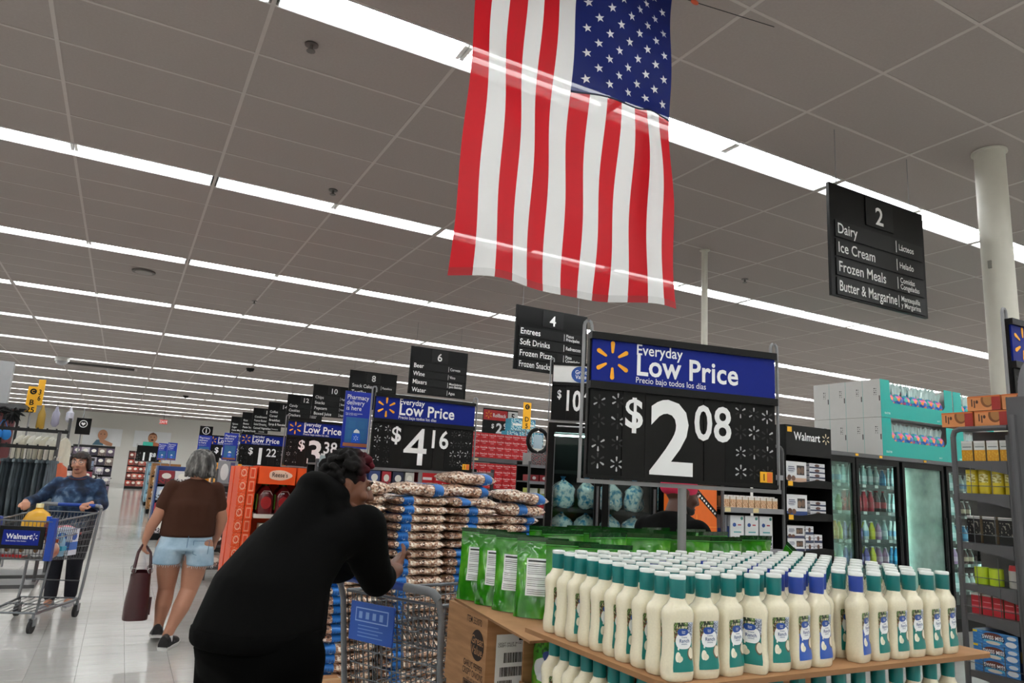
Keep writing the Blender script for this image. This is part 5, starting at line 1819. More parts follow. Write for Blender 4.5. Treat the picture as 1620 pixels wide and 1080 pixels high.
face_bits(w4, hq4, HM4, 1.0, '#120c0a', '#6b3a32')
jk = [[(V((-.05, 0, .8)), (.18, .22, .04)), (V((-.05, 0, 1.1)), (.17, .21, .1)), (V((-.05, .18, 1.26)), .085), (V((-.05, -.18, 1.26)), .085), (V((-.04, 0, 1.37)), (.08, .085, .02))]]
for sd in (-1, 1):
    jk += chain([(V((-.05, sd * .2, 1.27)), .085), (V((.0, sd * .24, 1.02)), .072), (V((.15, sd * .21, .99)), .05)])
hulls_mesh('jacket', jk, .012, 4, mhood, w4)
pt = []
for sd in (-1, 1):
    pt += chain([(V((-.05, sd * .1, .82)), .12), (V((-.03, sd * .1, .45)), .085), (V((-.05, sd * .1, .1)), .07)])
hulls_mesh('pants', pt, .012, 3, mpant, w4)
cp = [[(H4 + HM4 @ V((0, -.02, .05)), (.09, .108, .085), HM4)], [(H4 + HM4 @ V((0, -.09, .03)), (.06, .045, .05), HM4), (H4 + HM4 @ V((0, -.03, .07)), (.085, .08, .07), HM4)]]
hulls_mesh('cap', cp, .008, 2, mat('cap_pink', '#d32a55', .8, var=.1), w4)
bd = [[(H4 + HM4 @ V((0, .06, -.075)), (.045, .04, .025), HM4), (H4 + HM4 @ V((0, .0, -.06)), (.06, .03, .025), HM4)]]
hulls_mesh('beard', bd, .007, 1, mat('beard_dark', '#15100e', .8), w4)
su, so = MB(), MB()
for sd in (-1, 1):
    h0 = V((-.1, sd * .1, 0)); shoe(su, so, h0, h0 + V((.27, 0, 0)))
su.build('shoe_uppers', mat('shoe_black', '#141416', .6), w4, True); so.build('shoe_soles', mat('sole_white', '#d9d9d6', .6), w4, True)
# ================================================================== glass for doors
def glass_mat(name, tint, fog=0.0, gloss=.12):
    if name in MATS:
        return MATS[name]
    m = bpy.data.materials.new(name); m.use_nodes = True
    nt = m.node_tree; N, L = nt.nodes, nt.links
    N.remove(N['Principled BSDF'])
    tr = N.new('ShaderNodeBsdfTransparent'); tr.inputs[0].default_value = lin(tint)
    gl = N.new('ShaderNodeBsdfGlossy'); gl.inputs['Roughness'].default_value = .04
    fr = N.new('ShaderNodeFresnel'); fr.inputs[0].default_value = 1.5
    mx = N.new('ShaderNodeMixShader')
    ge = N.new('ShaderNodeNewGeometry'); ml = N.new('ShaderNodeMath'); ml.operation = 'SUBTRACT'; ml.inputs[0].default_value = 1.0; ml.use_clamp = True
    L.new(ge.outputs['Backfacing'], ml.inputs[1]); m3 = N.new('ShaderNodeMath'); m3.operation = 'MULTIPLY'; L.new(fr.outputs[0], m3.inputs[0]); L.new(ml.outputs[0], m3.inputs[1])
    L.new(m3.outputs[0], mx.inputs[0]); L.new(tr.outputs[0], mx.inputs[1]); L.new(gl.outputs[0], mx.inputs[2])
    out = mx
    if fog:
        df = N.new('ShaderNodeBsdfTranslucent'); df.inputs[0].default_value = lin('#cfe3da')
        d2 = N.new('ShaderNodeBsdfDiffuse'); d2.inputs[0].default_value = lin('#b9cfc6')
        m0 = N.new('ShaderNodeMixShader'); m0.inputs[0].default_value = .35
        L.new(df.outputs[0], m0.inputs[1]); L.new(d2.outputs[0], m0.inputs[2])
        tc = N.new('ShaderNodeTexCoord'); nz = N.new('ShaderNodeTexNoise'); nz.inputs['Scale'].default_value = 3.5; nz.inputs['Detail'].default_value = 5
        mr = N.new('ShaderNodeMapRange'); mr.inputs[1].default_value = .3; mr.inputs[2].default_value = .7; mr.inputs[3].default_value = fog * .45; mr.inputs[4].default_value = min(1, fog * 1.25)
        L.new(tc.outputs['Object'], nz.inputs['Vector']); L.new(nz.outputs['Fac'], mr.inputs[0])
        m2 = N.new('ShaderNodeMixShader')
        L.new(mr.outputs[0], m2.inputs[0]); L.new(mx.outputs[0], m2.inputs[1]); L.new(m0.outputs[0], m2.inputs[2])
        out = m2
    L.new(out.outputs[0], N['Material Output'].inputs[0])
    MATS[name] = m
    return m
GLASS = glass_mat('door_glass', '#e6f0ee')
FOG = glass_mat('fogged_glass', '#d9ebe4', .82)
HALF = glass_mat('misted_glass', '#e0efe9', .28)
mled = bpy.data.materials.new('cooler_lamp'); mled.use_nodes = True
b = mled.node_tree.nodes['Principled BSDF']; b.inputs['Emission Color'].default_value = (.72, 1, .93, 1); b.inputs['Emission Strength'].default_value = 14
mcase = mat('cooler_black', '#070707', .4, spec=.18)
mliner = mat('cooler_liner', '#aeb5b2', .5)

# ---------------------------------------------------------------- drinks cooler
CX0, CX1, CY, CD, CZ = 6.78, 10.55, 5.43, .80, 2.04
ck = thing('drinks_cooler', 'long black drinks cooler with three lit glass doors under the candy cartons', 'cooler', (CX0, CY, 0))
W = CX1 - CX0
cs = MB()
cs.span((0, CD - .04, 0), (W, CD, CZ), 0).span((0, 0.02, 0), (W, CD - .04, .16), 0).span((0, .02, CZ - .12), (W, CD - .04, CZ), 0)
cs.span((0, .02, .16), (.03, CD - .04, CZ - .12), 0).span((W - .03, .02, .16), (W, CD - .04, CZ - .12), 0)
cs.build('cabinet', mcase, ck)
MB().span((-.01, 0, CZ - .045), (W + .01, .03, CZ)).build('top_rail', mat('rail_grey', '#5a5a5c', .45), ck)
MB().span((.03, CD - .06, .16), (W - .03, CD - .045, CZ - .12)).build('liner', mliner, ck)
doors = [(.03, .54), (.62, 1.34), (1.46, 2.22), (2.34, 3.05), (3.14, 3.72)]
for k, (a, b_) in enumerate(doors):
    fr = MB()
    fr.span((a - .03, -.03, .10), (a + .015, .02, CZ - .06)).span((b_ - .015, -.03, .10), (b_ + .03, .02, CZ - .06)).span((a + .015, -.03, .10), (b_ - .015, .02, .17)).span((a + .015, -.03, CZ - .12), (b_ - .015, .02, CZ - .06))
    d = fr.build('door', mcase, ck)
    MB().span((a + .015, -.008, .17), (b_ - .015, -.004, CZ - .12)).build('door_glass', (HALF, GLASS, FOG, GLASS, GLASS)[k], d)
    MB().tube([(b_ - .03, -.06, .7), (b_ - .03, -.06, 1.35)], .012, 8).span((b_ - .035, -.055, .75), (b_ - .025, -.03, .77)).span((b_ - .035, -.055, 1.28), (b_ - .025, -.03, 1.3)).build('door_handle', DARK, d)
    MB().span((a - .012, .024, .2), (a + .012, .04, CZ - .15)).build('lamp_strip', mled, ck)
SHZ = [.45, .78, 1.06, 1.375, 1.68]
for z in SHZ:
    s = MB().span((.03, .07, z - .016), (W - .03, CD - .06, z)).build('shelf', mat('cooler_shelf', '#8f9896', .5), ck)
    for q in range(16):
        MB().span((.15 + q * .22, .0565, z - .024), (.21 + q * .22, .058, z + .008)).build('price_tag', PAPER, s)
    MB().span((.03, .058, z - .03), (W - .03, .07, z + .012)).build('price_rail', mat('cooler_rail', '#3b4140', .5), s)
for i, x in enumerate((.62, 1.05, 1.9)):
    MB().span((x, -.006, CZ - .033), (x + .05, -.001, CZ - .008)).build('price_tag', YEL, ck)
# cooler bottles: lathe kinds
def drink(kind, col, capc, h=.24, r=.034, labcol=None, glassy=.2):
    t = thing('drink_bottle', kind, 'bottle')
    MB().lathe([(r * .92, 0), (r, .006), (r, h * .52), (r * .94, h * .6), (r * .55, h * .8), (r * .4, h * .88), (r * .38, h * .95)], 14).build('body', mat('drink_' + col[1:], col, glassy, var=.08), t, True)
    MB().lathe([(r * .45, h * .94), (r * .45, h)], 10).build('cap', mat('dcap_' + capc[1:], capc, .4), t, True)
    if labcol:
        MB().lathe([(r * 1.015, h * .2), (r * 1.015, h * .48)], 14, cap=False).build('label', mat('dlab_' + labcol[1:], labcol, .45, var=.25, scale=60), t, True)
    return t
KIN = {'red': drink('red', '#b01f36', '#d9d9d6', .25, .036, '#a3182c'), 'cola': drink('cola', '#2a0f12', '#b0202c', .25, .036, '#b01f2e'),
       'white': drink('white', '#cfd6d2', '#e3e6e4', .22, .036, '#7fa6c9'), 'purple': drink('purple', '#5a4a8c', '#dcdcdc', .20, .036, '#7d6fb0'),
       'yellow': drink('yellow', '#d8cf2a', '#e4e4de', .21, .036, '#e3d43c'), 'orange': drink('orange', '#e39a22', '#e8e4da', .22, .04, '#f0b53a'),
       'pink': drink('pink', '#b889b5', '#e0dcde', .2, .036, '#d9b3cf'), 'green': drink('green', '#8fa05a', '#e4e8e0', .2, .036, '#cdd8a6'),
       'clear': drink('clear', '#a9c6c6', '#e8f0f0', .23, .034, '#d6e4e6'), 'dark': drink('dark', '#4a2a26', '#d8d4cc', .19, .036, '#c4a58a'), 'blue': drink('blue', '#2f7fb0', '#dfe8ee', .2, .04, '#3fa0cf')}
kused = {k: False for k in KIN}
def put_drink(k, loc, lab, grp):
    if not kused[k]:
        kused[k] = True
        s = KIN[k]; s.location = loc; s['label'] = lab; s['group'] = grp; return s
    return dup(KIN[k], loc, 0, lab, grp)
PLAN = {0: {4: ['white', 'white'], 3: ['clear', 'green'], 2: ['orange', 'orange', 'yellow'], 1: ['green', 'clear'], 0: ['clear', 'green']},
        1: {4: ['clear', 'clear', 'clear', 'blue', 'clear'], 3: ['red', 'red', 'red', 'cola', 'cola'], 2: ['purple', 'white', 'yellow', 'pink', 'clear'], 1: ['purple', 'purple', 'yellow', 'pink', 'pink'], 0: ['dark', 'dark', 'green', 'green', 'blue']},
        2: {4: ['clear', 'clear', 'white', 'clear'], 3: ['clear', 'white', 'clear', 'pink'], 2: ['white', 'clear', 'white', 'white'], 1: ['blue', 'clear', 'pink', 'clear'], 0: ['white', 'blue', 'clear', 'white']},
        3: {4: ['clear', 'white', 'clear'], 3: ['clear', 'dark', 'clear'], 2: ['clear', 'blue', 'clear'], 1: ['pink', 'dark', 'pink'], 0: ['clear', 'white', 'clear']}}
DN = ['left', 'second', 'fogged third', 'right']
SN = ['bottom', 'second', 'third', 'fourth', 'top']
for d, rows in PLAN.items():
    a, b_ = doors[d]
    for s, items in rows.items():
        items = (items * 4)[:int((b_ - a - .06) / .098)] if d else items * 2
        if d:
            items = sorted(items, key=lambda q: PLAN[d][s].index(q))
        n = len(items)
        for i, k in enumerate(items):
            x = CX0 + a + .075 + (b_ - a - .15) * (i + .5 * (n == 1)) / max(1, n - 1)
            put_drink(k, (x, CY + .125 + (.04 if d == 2 else 0), SHZ[s] + .001), '%s drink bottle, %s from left, %s shelf, behind the %s cooler door' % (k, ORD[i], SN[s], DN[d]), 'drinks behind the %s cooler door' % DN[d])
            put_drink(k, (x, CY + .225, SHZ[s] + .001), '%s drink bottle in the second line, %s from left, %s shelf, %s cooler door' % (k, ORD[i], SN[s], DN[d]), 'second line drinks, %s cooler door' % DN[d])

# ---------------------------------------------------------------- candy cartons on the cooler
mteal_c = mat('carton_teal', '#10a59b', .5, var=.04)
mwhite_c = mat('carton_white', '#c9c7c4', .6, var=.03)
mcandy = ramp_mat('candy_eggs', [(0, '#1f55b0'), (.2, '#e0558a'), (.34, '#f2c026'), (.5, '#28a594'), (.68, '#ef7f25'), (.84, '#3f8fd0')], 23, .35, tex='voronoi', constant=True, coat=.5)
mfilm = mat('clear_film', '#b5cbc8', .15, var=.1, coat=.5)
def candy_bag_src():
    t = thing('candy_bag', '', 'candy bag')
    MB().ball((0, 0, .095), (.098, .075, .10), 16, 9).build('candy', mcandy, t, True)
    cr = MB()
    n = 12
    for i in range(n + 1):
        x = -.09 + .18 * i / n
        z = .275 + .016 * math.sin(i * 2.4) + .01 * math.cos(i * 5.1)
        y = .012 * math.sin(i * 1.9)
        cr.v += [(x * .6, y * .4 - .002, .15), (x * .6, y * .4 + .002, .15), (x, y + .001, z), (x, y - .001, z)]
    for i in range(n):
        a = 4 * i; c = a + 4
        cr.face((a, c, c + 3, a + 3)); cr.face((a + 1, a + 2, c + 2, c + 1)); cr.face((a + 3, c + 3, c + 2, a + 2))
    cr.build('bag_top', mfilm, t)
    return t
CB = candy_bag_src(); cb_used = [False]
CWX, CWY, CWZ = 1.45, .235, .457
def candy_carton(x, y, z, open_, lab, grp):
    t = thing('candy_carton', lab, 'carton', (x, y, z), 0, grp)
    th = .006
    MB().span((0, CWY - th, 0), (CWX, CWY, CWZ)).span((0, 0, 0), (CWX, CWY - th, th)).build('inner', mwhite_c, t)
    MB().span((0, 0, th), (th, CWY - th, CWZ)).build('side_panel', mwhite_c, t)
    MB().span((CWX - th, 0, th), (CWX, CWY - th, CWZ)).build('side_panel', mwhite_c, t)
    fp = [(0, 0), (CWX, 0), (CWX, CWZ), (CWX - .165, CWZ), (CWX - .17, CWZ * .5), (CWX - .22, CWZ * .4), (.24, CWZ * .4), (.18, CWZ * .5), (.17, CWZ), (0, CWZ)]
    if open_:
        f = MB().prism(fp, -.004, 0).build('front_panel', mteal_c, t)
        txt('EASTER', .033, SIGNWHITE, f, (.06, -.0052, .04), .0)
        txt('24 CT', .025, SIGNWHITE, f, (1.1, -.0052, .03), .0)
    else:
        MB().prism([(0, 0), (CWX, 0), (CWX, CWZ), (0, CWZ)], -.004, 0).build('front_panel', mteal_c, t)
    # printing on the white end
    g = thing_face(t, -math.pi / 2, (-.0008, 0, 0))
    mk = MB()
    for i in range(4):
        mk.span((-CWY + .15, -.0006, CWZ * .58 + i * .024), (-CWY + .156 + .009 * (i % 2), 0, CWZ * .58 + i * .024 + .012))
        mk.span((-CWY + .174, -.0006, CWZ * .58 + i * .024), (-CWY + .183, 0, CWZ * .58 + i * .024 + .009))
    mk.span((-.02, -.0006, CWZ * .42), (-.008, 0, CWZ * .56))
    mk.build('printed_mark', BLACK, g)
    return t
for layer in range(2):
    for col in range(2):
        for dpt in range(4):
            x, y, z = 7.92 + col * 1.475, CY + .012 + dpt * .239, CZ + .002 + layer * .462
            pos = '%s %s stack above the cooler' % (('lower', 'upper')[layer], ('left', 'right')[col])
            if dpt == 0:
                lab = 'open-fronted teal carton of candy bags, %s' % pos
            else:
                lab = 'white-ended candy carton, %s from the front in the %s' % (ORD[dpt], pos)
            candy_carton(x, y, z, dpt == 0, lab, 'candy cartons on the cooler')
    for col in range(2):
        for i in range(7):
            for q in range(2 if layer else 1):
                loc = (7.92 + col * 1.475 + .25 + i * .162, CY + .012 + .085 + q * .07, CZ + .01 + layer * .462 + .115 + q * .06)
                lab = 'bag of pastel candy, %s from left in the %s %s teal carton%s' % (ORD[i], ('lower', 'upper')[layer], ('left', 'right')[col], ', rear one' if q else '')
                if not cb_used[0]:
                    cb_used[0] = True; CB.location = loc; CB['label'] = lab; CB['group'] = 'candy bags in teal cartons'
                else:
                    dup(CB, loc, random.uniform(-.25, .25), lab, 'candy bags in teal cartons')

# ---------------------------------------------------------------- black cookie shipper
t = thing('cookie_display', 'tall black cardboard display of boxed cookies with a white store name', 'display', (5.76, 5.0, 0))
SW, SD, SZ = .675, .42, 2.21
db = MB()
db.span((0, SD - .01, 0), (SW, SD, SZ)).span((0, 0, 0), (.008, SD - .01, SZ)).span((SW - .008, 0, 0), (SW, SD - .01, SZ)).span((.008, 0, SZ - .01), (SW - .008, SD - .01, SZ)).span((.008, 0, 0), (SW - .008, SD - .01, .45))
db.build('carcass', BLACK, t)
hd_ = MB().span((.004, -.006, 1.91), (SW - .004, 0, SZ)).build('header_panel', BLACK, t)
txt('Walmart', .115, SIGNWHITE, hd_, (.12, -.0075, 2.065), .016, sx=.9)
sk_ = MB(); spark(sk_, .59, 2.10, .056, -.007); sk_.build('spark_emblem', mat('spark_pale', '#e9d9b5', .5), hd_)
MB().span((.026, -.008, 2.14), (.088, -.006, 2.19)).build('price_tag', YEL, hd_)
CSH = [1.649, 1.325, .983, .658]
for z in CSH:
    s = MB().span((.008, .0, z - .012), (SW - .008, SD - .01, z)).build('shelf', BLACK, t)
    lip = [(.006, z - .05), (SW - .006, z - .05), (SW - .006, z + .02)] + [(SW - .006 - (SW - .012) * k / 12, z + .016 + .016 * math.sin(k * .52)) for k in range(1, 12)] + [(.006, z + .018)]
    MB().prism(lip, -.005, 0).build('shelf_lip', mcase, s)
    MB().span((.026, -.007, z - .04), (.09, -.005, z + .006)).build('price_tag', YEL, s)
mck = [print_mat('cookie_front_%d' % i, '#d6d6d8', [('rect', 0, 0, 1, .2, c), ('ell', .25, .6, .2, .16, '#b9bcc4'), ('rect', .1, .72, .4, .76, '#55566a'), ('rect', .12, .62, .42, .66, '#55566a'), ('rect', .1, .52, .36, .56, '#6a6b7a'), ('rect', .52, .35, .9, .82, '#2c2625'), ('ell', .62, .55, .09, .17, '#7a5f4c'), ('ell', .80, .58, .09, .17, '#6a5242'), ('ell', .15, .2, .1, .14, '#5a3a2c'), ('ell', .35, .18, .1, .13, '#6a4634')], .4) for i, c in enumerate(('#c9a48e', '#27447f', '#3a3f60'))]
mce = print_mat('cookie_end', '#d3d3d6', [('rect', 0, 0, 1, .3, '#24304f'), ('ell', .5, .55, .16, .3, '#5a3a30'), ('rect', .06, .6, .36, .68, '#6f7180'), ('rect', .66, .55, .94, .63, '#6f7180')], .4)
def cookie(loc, d, front, lab):
    q = thing('cookie_box', lab, 'box', loc, 0, 'boxed cookies in the black display')
    MB().box((0, 0, d[2] / 2), d, 0, fm=[0, 0, 1, 0, 0, 0]).build('box', [mat('cookie_white', '#cfcfd2', .45), front], q)
    MB().span((-d[0] / 2 - .0004, -d[1] / 2, d[2] * .45), (-d[0] / 2, d[1] / 2, d[2] * .6)).build('side_stripe', mat('cookie_navy', '#26345a', .45), q)
X_ = 5.76
for s, (big, fr_, zz) in enumerate(((.1, mck[0], CSH[0]), (.1, mck[1], CSH[1]))):
    cookie((X_ + .175, 5.12, zz + .001), (.29, .2, .20), fr_, 'large white cookie box at the left of the %s display shelf' % ('top', 'second')[s])
    for i in range(4 if s == 0 else 3):
        cookie((X_ + .48, 5.12, zz + .001 + i * .05), (.23, .2, .047), mce, 'small cookie box, %s from the bottom at the right of the %s display shelf' % (ORD[i], ('top', 'second')[s]))
for i in range(2):
    cookie((X_ + .15, 5.12, CSH[2] + .001 + i * .123), (.245, .2, .12), mck[2], '%s cookie box at the left of the third display shelf' % ('lower', 'upper')[i])
for i, (x, z) in enumerate(((.345, 0), (.47, 0), (.345, .081), (.47, .081), (.345, .162))):
    cookie((X_ + x, 5.12, CSH[2] + .001 + z), (.115, .2, .078), mce, 'little cookie box, %s in the stepped pile on the third display shelf' % ORD[i])
for i in range(2):
    cookie((X_ + .19 + i * .28, 5.12, CSH[3] + .001), (.26, .2, .175), mck[2], 'cookie box on the lowest visible display shelf, %s' % ('left', 'right')[i])

# ---------------------------------------------------------------- grey wing rack at the right, facing -x
RX, RY0, RY1, RTOP = 3.05, 1.56, 1.775, 1.815
rk = thing('wing_rack', 'grey metal side rack of arched shelves holding tins and boxes at right', 'rack', (RX, RY0, 0))
RWY = RY1 - RY0; RD = .16
MRK = mat('rack_grey', '#555558', .5, var=.05)
for y in (0, RWY):
    pts = [(0, y, .02), (0, y, RTOP - .03)]
    MB().tube(pts, .011, 8).build('post', MRK, rk, True)
MB().tube([(0, RWY, RTOP - .03), (0, RWY - .008, RTOP - .008), (0, RWY - .03, RTOP), (0, 0, RTOP)], .011, 8).build('top_bar', MRK, rk, True)
MB().span((RD, -.01, .05), (RD + .012, RWY + .01, RTOP)).build('back_panel', MRK, rk)
RZ = [1.685, 1.555, 1.36, 1.20, 1.085, .875, .70, .5, .3]
def arch_panel(z, h):
    # the plate below each shelf with a curved lower edge, lying in the YZ plane
    n = 10
    top = [(RWY - .012, z), (.012, z)]
    low = [(.012 + (RWY - .024) * k / n, z - h - .028 * (1 - (k / n)) ** 1.6 * 1.0) for k in range(n + 1)]
    mb = MB(); poly = top[::1] + low
    m = len(poly)
    for x in (-.004, .002):
        mb.v += [(x, y, zz) for y, zz in poly]
    mb.face(list(range(m))[::-1]); mb.face([m + i for i in range(m)])
    for i in range(m):
        j = (i + 1) % m
        mb.face((i, j, m + j, m + i))
    return mb
for k, z in enumerate(RZ):
    s = MB().span((.0, .01, z - .006), (RD, RWY - .01, z)).build('shelf', MRK, rk)
    arch_panel(z - .001, .024).build('arched_lip', MRK, s)
    if k in (1, 2, 3, 4, 5):
        wr = MB()
        for zz in ((z + .03, ) if k != 2 else (z + .035, z + .1)):
            wr.tube([(-.008, .0, zz), (-.008, RWY, zz)], .0016, 5)
        for y in (.07, .15):
            wr.tube([(-.008, y, z), (-.008, y, z + .11)], .0014, 5)
        wr.build('wire_guard', mwire, rk)
MB().span((.0, -.01, 0), (RD + .012, RWY + .01, .03)).build('foot', MRK, rk)
def stock(name, cat, n, z, y0, dy, build_, lab, grp):
    for i in range(n):
        q = thing(name, lab % ORD[i], cat, (RX + .055, RY1 - y0 - i * dy, z), -math.pi / 2, grp)
        build_(q)
def tin(col, lab_, r, h):
    def f(q):
        MB().lathe([(r, 0), (r, h)], 14).build('tin', mat('tin_' + col[1:], col, .35, var=.1), q, True)
        MB().lathe([(r * 1.01, h * .35), (r * 1.01, h * .95)], 14, cap=False).build('label', lab_, q, True)
    return f
def pkt(d, m_):
    def f(q):
        MB().box((0, 0, d[2] / 2), d, 0, fm=[0, 0, 1, 0, 0, 0]).build('box', [mat('pkt_' + m_.name, '#8c7a60', .5), m_], q)
        MB().span((-d[0] / 2, -d[1] / 2 - .0006, d[2] * .9), (d[0] / 2, -d[1] / 2, d[2])).build('flap', PAPER, q)
    return f
mgold = print_mat('gold_pack', '#d99a1e', [('rect', 0, .55, 1, 1, '#d9dbd8'), ('rect', .1, .68, .9, .72, '#5c6d6a'), ('speck', 0, 0, 1, .5, 7, .55, '#e5b53c')], .4)
stock('gold_box', 'box', 4, RZ[0] + .001, .036, .05, pkt((.044, .05, .082), mgold), 'gold and white packet on the top shelf of the grey rack, %s from the left', 'gold packets on the grey rack')
myl = print_mat('yellow_tin', '#e6d13a', [('rect', .1, .2, .9, .8, '#efe9b0'), ('speck', .1, .2, .9, .8, 10, .52, '#b5a23a')], .35)
stock('yellow_tin', 'tin', 4, RZ[1] + .001, .036, .05, tin('#d8c12c', myl, .0225, .095), 'yellow tin on the second shelf of the grey rack, %s from the left', 'yellow tins on the grey rack')
stock('dark_packet', 'packet', 3, RZ[2] + .001, .04, .06, pkt((.05, .04, .105), print_mat('dark_packet', '#161416', [('speck', 0, .3, 1, .8, 7, .6, '#8f8a80')], .3)), 'dark glossy packet on the third shelf of the grey rack, %s from the left', 'dark packets on the grey rack')
stock('green_tub', 'tub', 2, RZ[3] + .001, .048, .055, tin('#b4cf2a', print_mat('green_tub', '#c2d836', [('ell', .3, .5, .2, .2, '#e8efb0')], .35), .025, .065), 'lime green tub on the fourth shelf of the grey rack, %s from the left', 'lime tubs on the grey rack')
q = thing('spray_can', 'white can with red lid on the fourth shelf of the grey rack', 'can', (RX + .055, RY0 + .04, RZ[3] + .001), -math.pi / 2)
MB().lathe([(.024, 0), (.024, .065)], 14).build('can', mat('can_grey', '#b5b2ae', .35), q, True); MB().lathe([(.024, .065), (.02, .085)], 14).build('lid', REDM, q, True)
stock('red_packet', 'packet', 5, RZ[4] + .001, .032, .041, pkt((.036, .05, .078), print_mat('red_packet', '#c2303c', [('rect', 0, .3, 1, .42, '#d9707a'), ('rect', .1, .6, .9, .64, '#e6a0a6')], .4)), 'red packet on the fifth shelf of the grey rack, %s from the left', 'red packets on the grey rack')
mswiss = print_mat('cocoa_box', '#3b7fc4', [('speck', 0, 0, 1, 1, 6, .55, '#5b9ad6'), ('ell', .45, .52, .26, .40, '#20406e'), ('ell', .45, .72, .2, .2, '#6b3a34'), ('rect', .24, .2, .66, .38, '#58b4d8'), ('ell', .45, .2, .16, .12, '#d8cfc4'), ('ell', .84, .3, .12, .2, '#e6e9ee'), ('ell', .86, .75, .1, .14, '#dfe6ee'), ('rect', 0, .8, .1, .95, '#e0c22c')], .35)
for i in range(3):
    q = thing('cocoa_box', 'blue cocoa box on the sixth shelf of the grey rack, %s of three' % ('bottom', 'middle', 'top')[i], 'box', (RX + .055, RY1 - .105, RZ[5] + .001 + i * .0515), -math.pi / 2, 'blue cocoa boxes')
    MB().box((0, 0, .0255), (.165, .09, .0505), 0, fm=[0, 0, 1, 0, 0, 0]).build('box', [mat('cocoa_side', '#17305c', .4), mswiss], q)
    txt('SWISS MISS', .0195, SIGNWHITE, q, (-.008, -.0462, .0225), .02, 'CENTER', sx=.8)
q = thing('dark_blue_box', 'dark blue box beside the cocoa boxes on the grey rack', 'box', (RX + .06, RY0 + .03, RZ[5] + .001), -math.pi / 2)
MB().box((0, 0, .07), (.045, .08, .14)).build('box', mat('navy_box', '#101a33', .4), q); MB().span((-.01, -.041, .06), (.012, -.04, .1)).build('label', mat('gold_dim', '#5a4a20', .5), q)
q = thing('steel_flask', 'shiny steel flask on the lower shelf of the grey rack', 'flask', (RX + .06, RY1 - .12, RZ[6] + .001), 0)
MB().lathe([(.04, 0), (.043, .01), (.043, .09), (.03, .125), (.01, .135)], 18).build('body', mat('flask_steel', '#b5b5b8', .2, metal=1), q, True); MB().lathe([(.044, .03), (.044, .034)], 18).build('ring', STEEL, q, True)
mor = print_mat('orange_carton', '#d58a52', [('ell', .62, .7, .2, .5, '#7a4a22'), ('ell', .64, .75, .15, .42, '#a8743e'), ('rect', .74, 0, 1, 1, '#a02a22'), ('rect', .12, .3, .16, .8, '#4a2c1c'), ('rect', .2, .2, .24, .7, '#4a2c1c'), ('ell', .3, .6, .04, .12, '#4a2c1c')], .4)
for i, (y, z, n_) in enumerate(((.05, 0, 'lower left'), (-.085, 0, 'lower right'), (-.06, .062, 'upper right'), (-.195, .062, 'upper far right'))):
    q = thing('orange_box', 'orange food box on top of the grey rack, %s' % n_, 'box', (RX + .07, RY1 - .065 + y, RTOP + .012 + z), -math.pi / 2, 'orange boxes on the grey rack')
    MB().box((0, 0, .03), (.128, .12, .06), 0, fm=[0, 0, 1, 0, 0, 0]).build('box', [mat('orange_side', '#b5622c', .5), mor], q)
    MB().span((-.064, -.0606, .054), (.064, -.06, .06)).build('flap', mat('orange_flap', '#c76a30', .5), q)
# tall grey endcap panel next to it
t = thing('gondola_end', 'tall grey metal end panel with a rounded top at the right picture edge', 'fixture', (3.02, 1.26, 0))
MB().span((0, 0.05, 0), (.26, .285, 1.93)).build('panel', MRK, t)
MB().tube([(.0, .265, .05), (.0, .265, 1.86)], .014, 8).build('edge_post', MRK, t, True)
MB().span((-.006, .18, .1), (0, .2, 1.85)).build('slot_strip', DARK, t)
n = 14
MB().prism([(.02 + .0, 1.93), (.24, 1.93)] + [(.13 + .11 * math.cos(math.pi * k / n), 1.93 + .16 * math.sin(math.pi * k / n)) for k in range(n + 1)], .06, .25).build('rounded_top', mat('rack_worn', '#6a6a6d', .35, var=.25, scale=6), t, True)

# ---------------------------------------------------------------- milk-box endcap and orange panel
t = thing('endcap_shelf', 'grey endcap shelf with a rounded frame holding white milk boxes', 'shelf', (4.92, 5.0, 0))
EW, ED = .80, .42
for x in (0, EW):
    s = 1 if x else -1
    pts = [(x, 0, .02), (x, 0, 1.92)] + [(x - s * .06 * (1 - math.cos(a)), 0, 1.92 + .06 * math.sin(a)) for a in (R_(30), R_(60), R_(90))]
    MB().tube(pts + [(x - s * .1, 0, 1.98)], .016, 9).build('frame_post', GREY, t, True)
MB().tube([(.1, 0, 1.98), (EW - .1, 0, 1.98)], .016, 9).build('top_bar', GREY, t, True)
MB().span((0, ED, .0), (EW, ED + .03, 1.95)).build('back_panel', BLACK, t)
for z in (1.0, 1.375, 1.70, .6, .2):
    s = MB().span((.0, 0, z - .02), (EW, ED, z)).build('shelf', GREY, t)
    MB().span((.0, -.012, z - .045), (EW, 0, z + .003)).build('price_rail', mat('rail_light', '#808084', .4), s)
    for x in (.02, .38):
        MB().span((x, -.014, z - .04), (x + .07, -.012, z)).build('price_tag', mat('tag_pale', '#d8c690', .5), s)
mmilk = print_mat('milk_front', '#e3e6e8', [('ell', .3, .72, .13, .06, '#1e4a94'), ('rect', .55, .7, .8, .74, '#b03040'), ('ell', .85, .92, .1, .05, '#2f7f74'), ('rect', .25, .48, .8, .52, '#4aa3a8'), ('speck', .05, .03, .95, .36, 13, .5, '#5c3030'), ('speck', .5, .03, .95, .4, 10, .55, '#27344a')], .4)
for i in range(3):
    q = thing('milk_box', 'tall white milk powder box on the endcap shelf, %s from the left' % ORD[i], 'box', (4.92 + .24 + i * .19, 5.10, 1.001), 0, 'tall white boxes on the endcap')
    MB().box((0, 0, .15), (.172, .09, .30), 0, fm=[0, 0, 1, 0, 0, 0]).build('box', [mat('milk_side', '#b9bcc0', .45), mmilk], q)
    MB().span((-.0866, -.03, .1), (-.086, .03, .2)).build('side_panel', mat('milk_blue', '#294a90', .45), q)
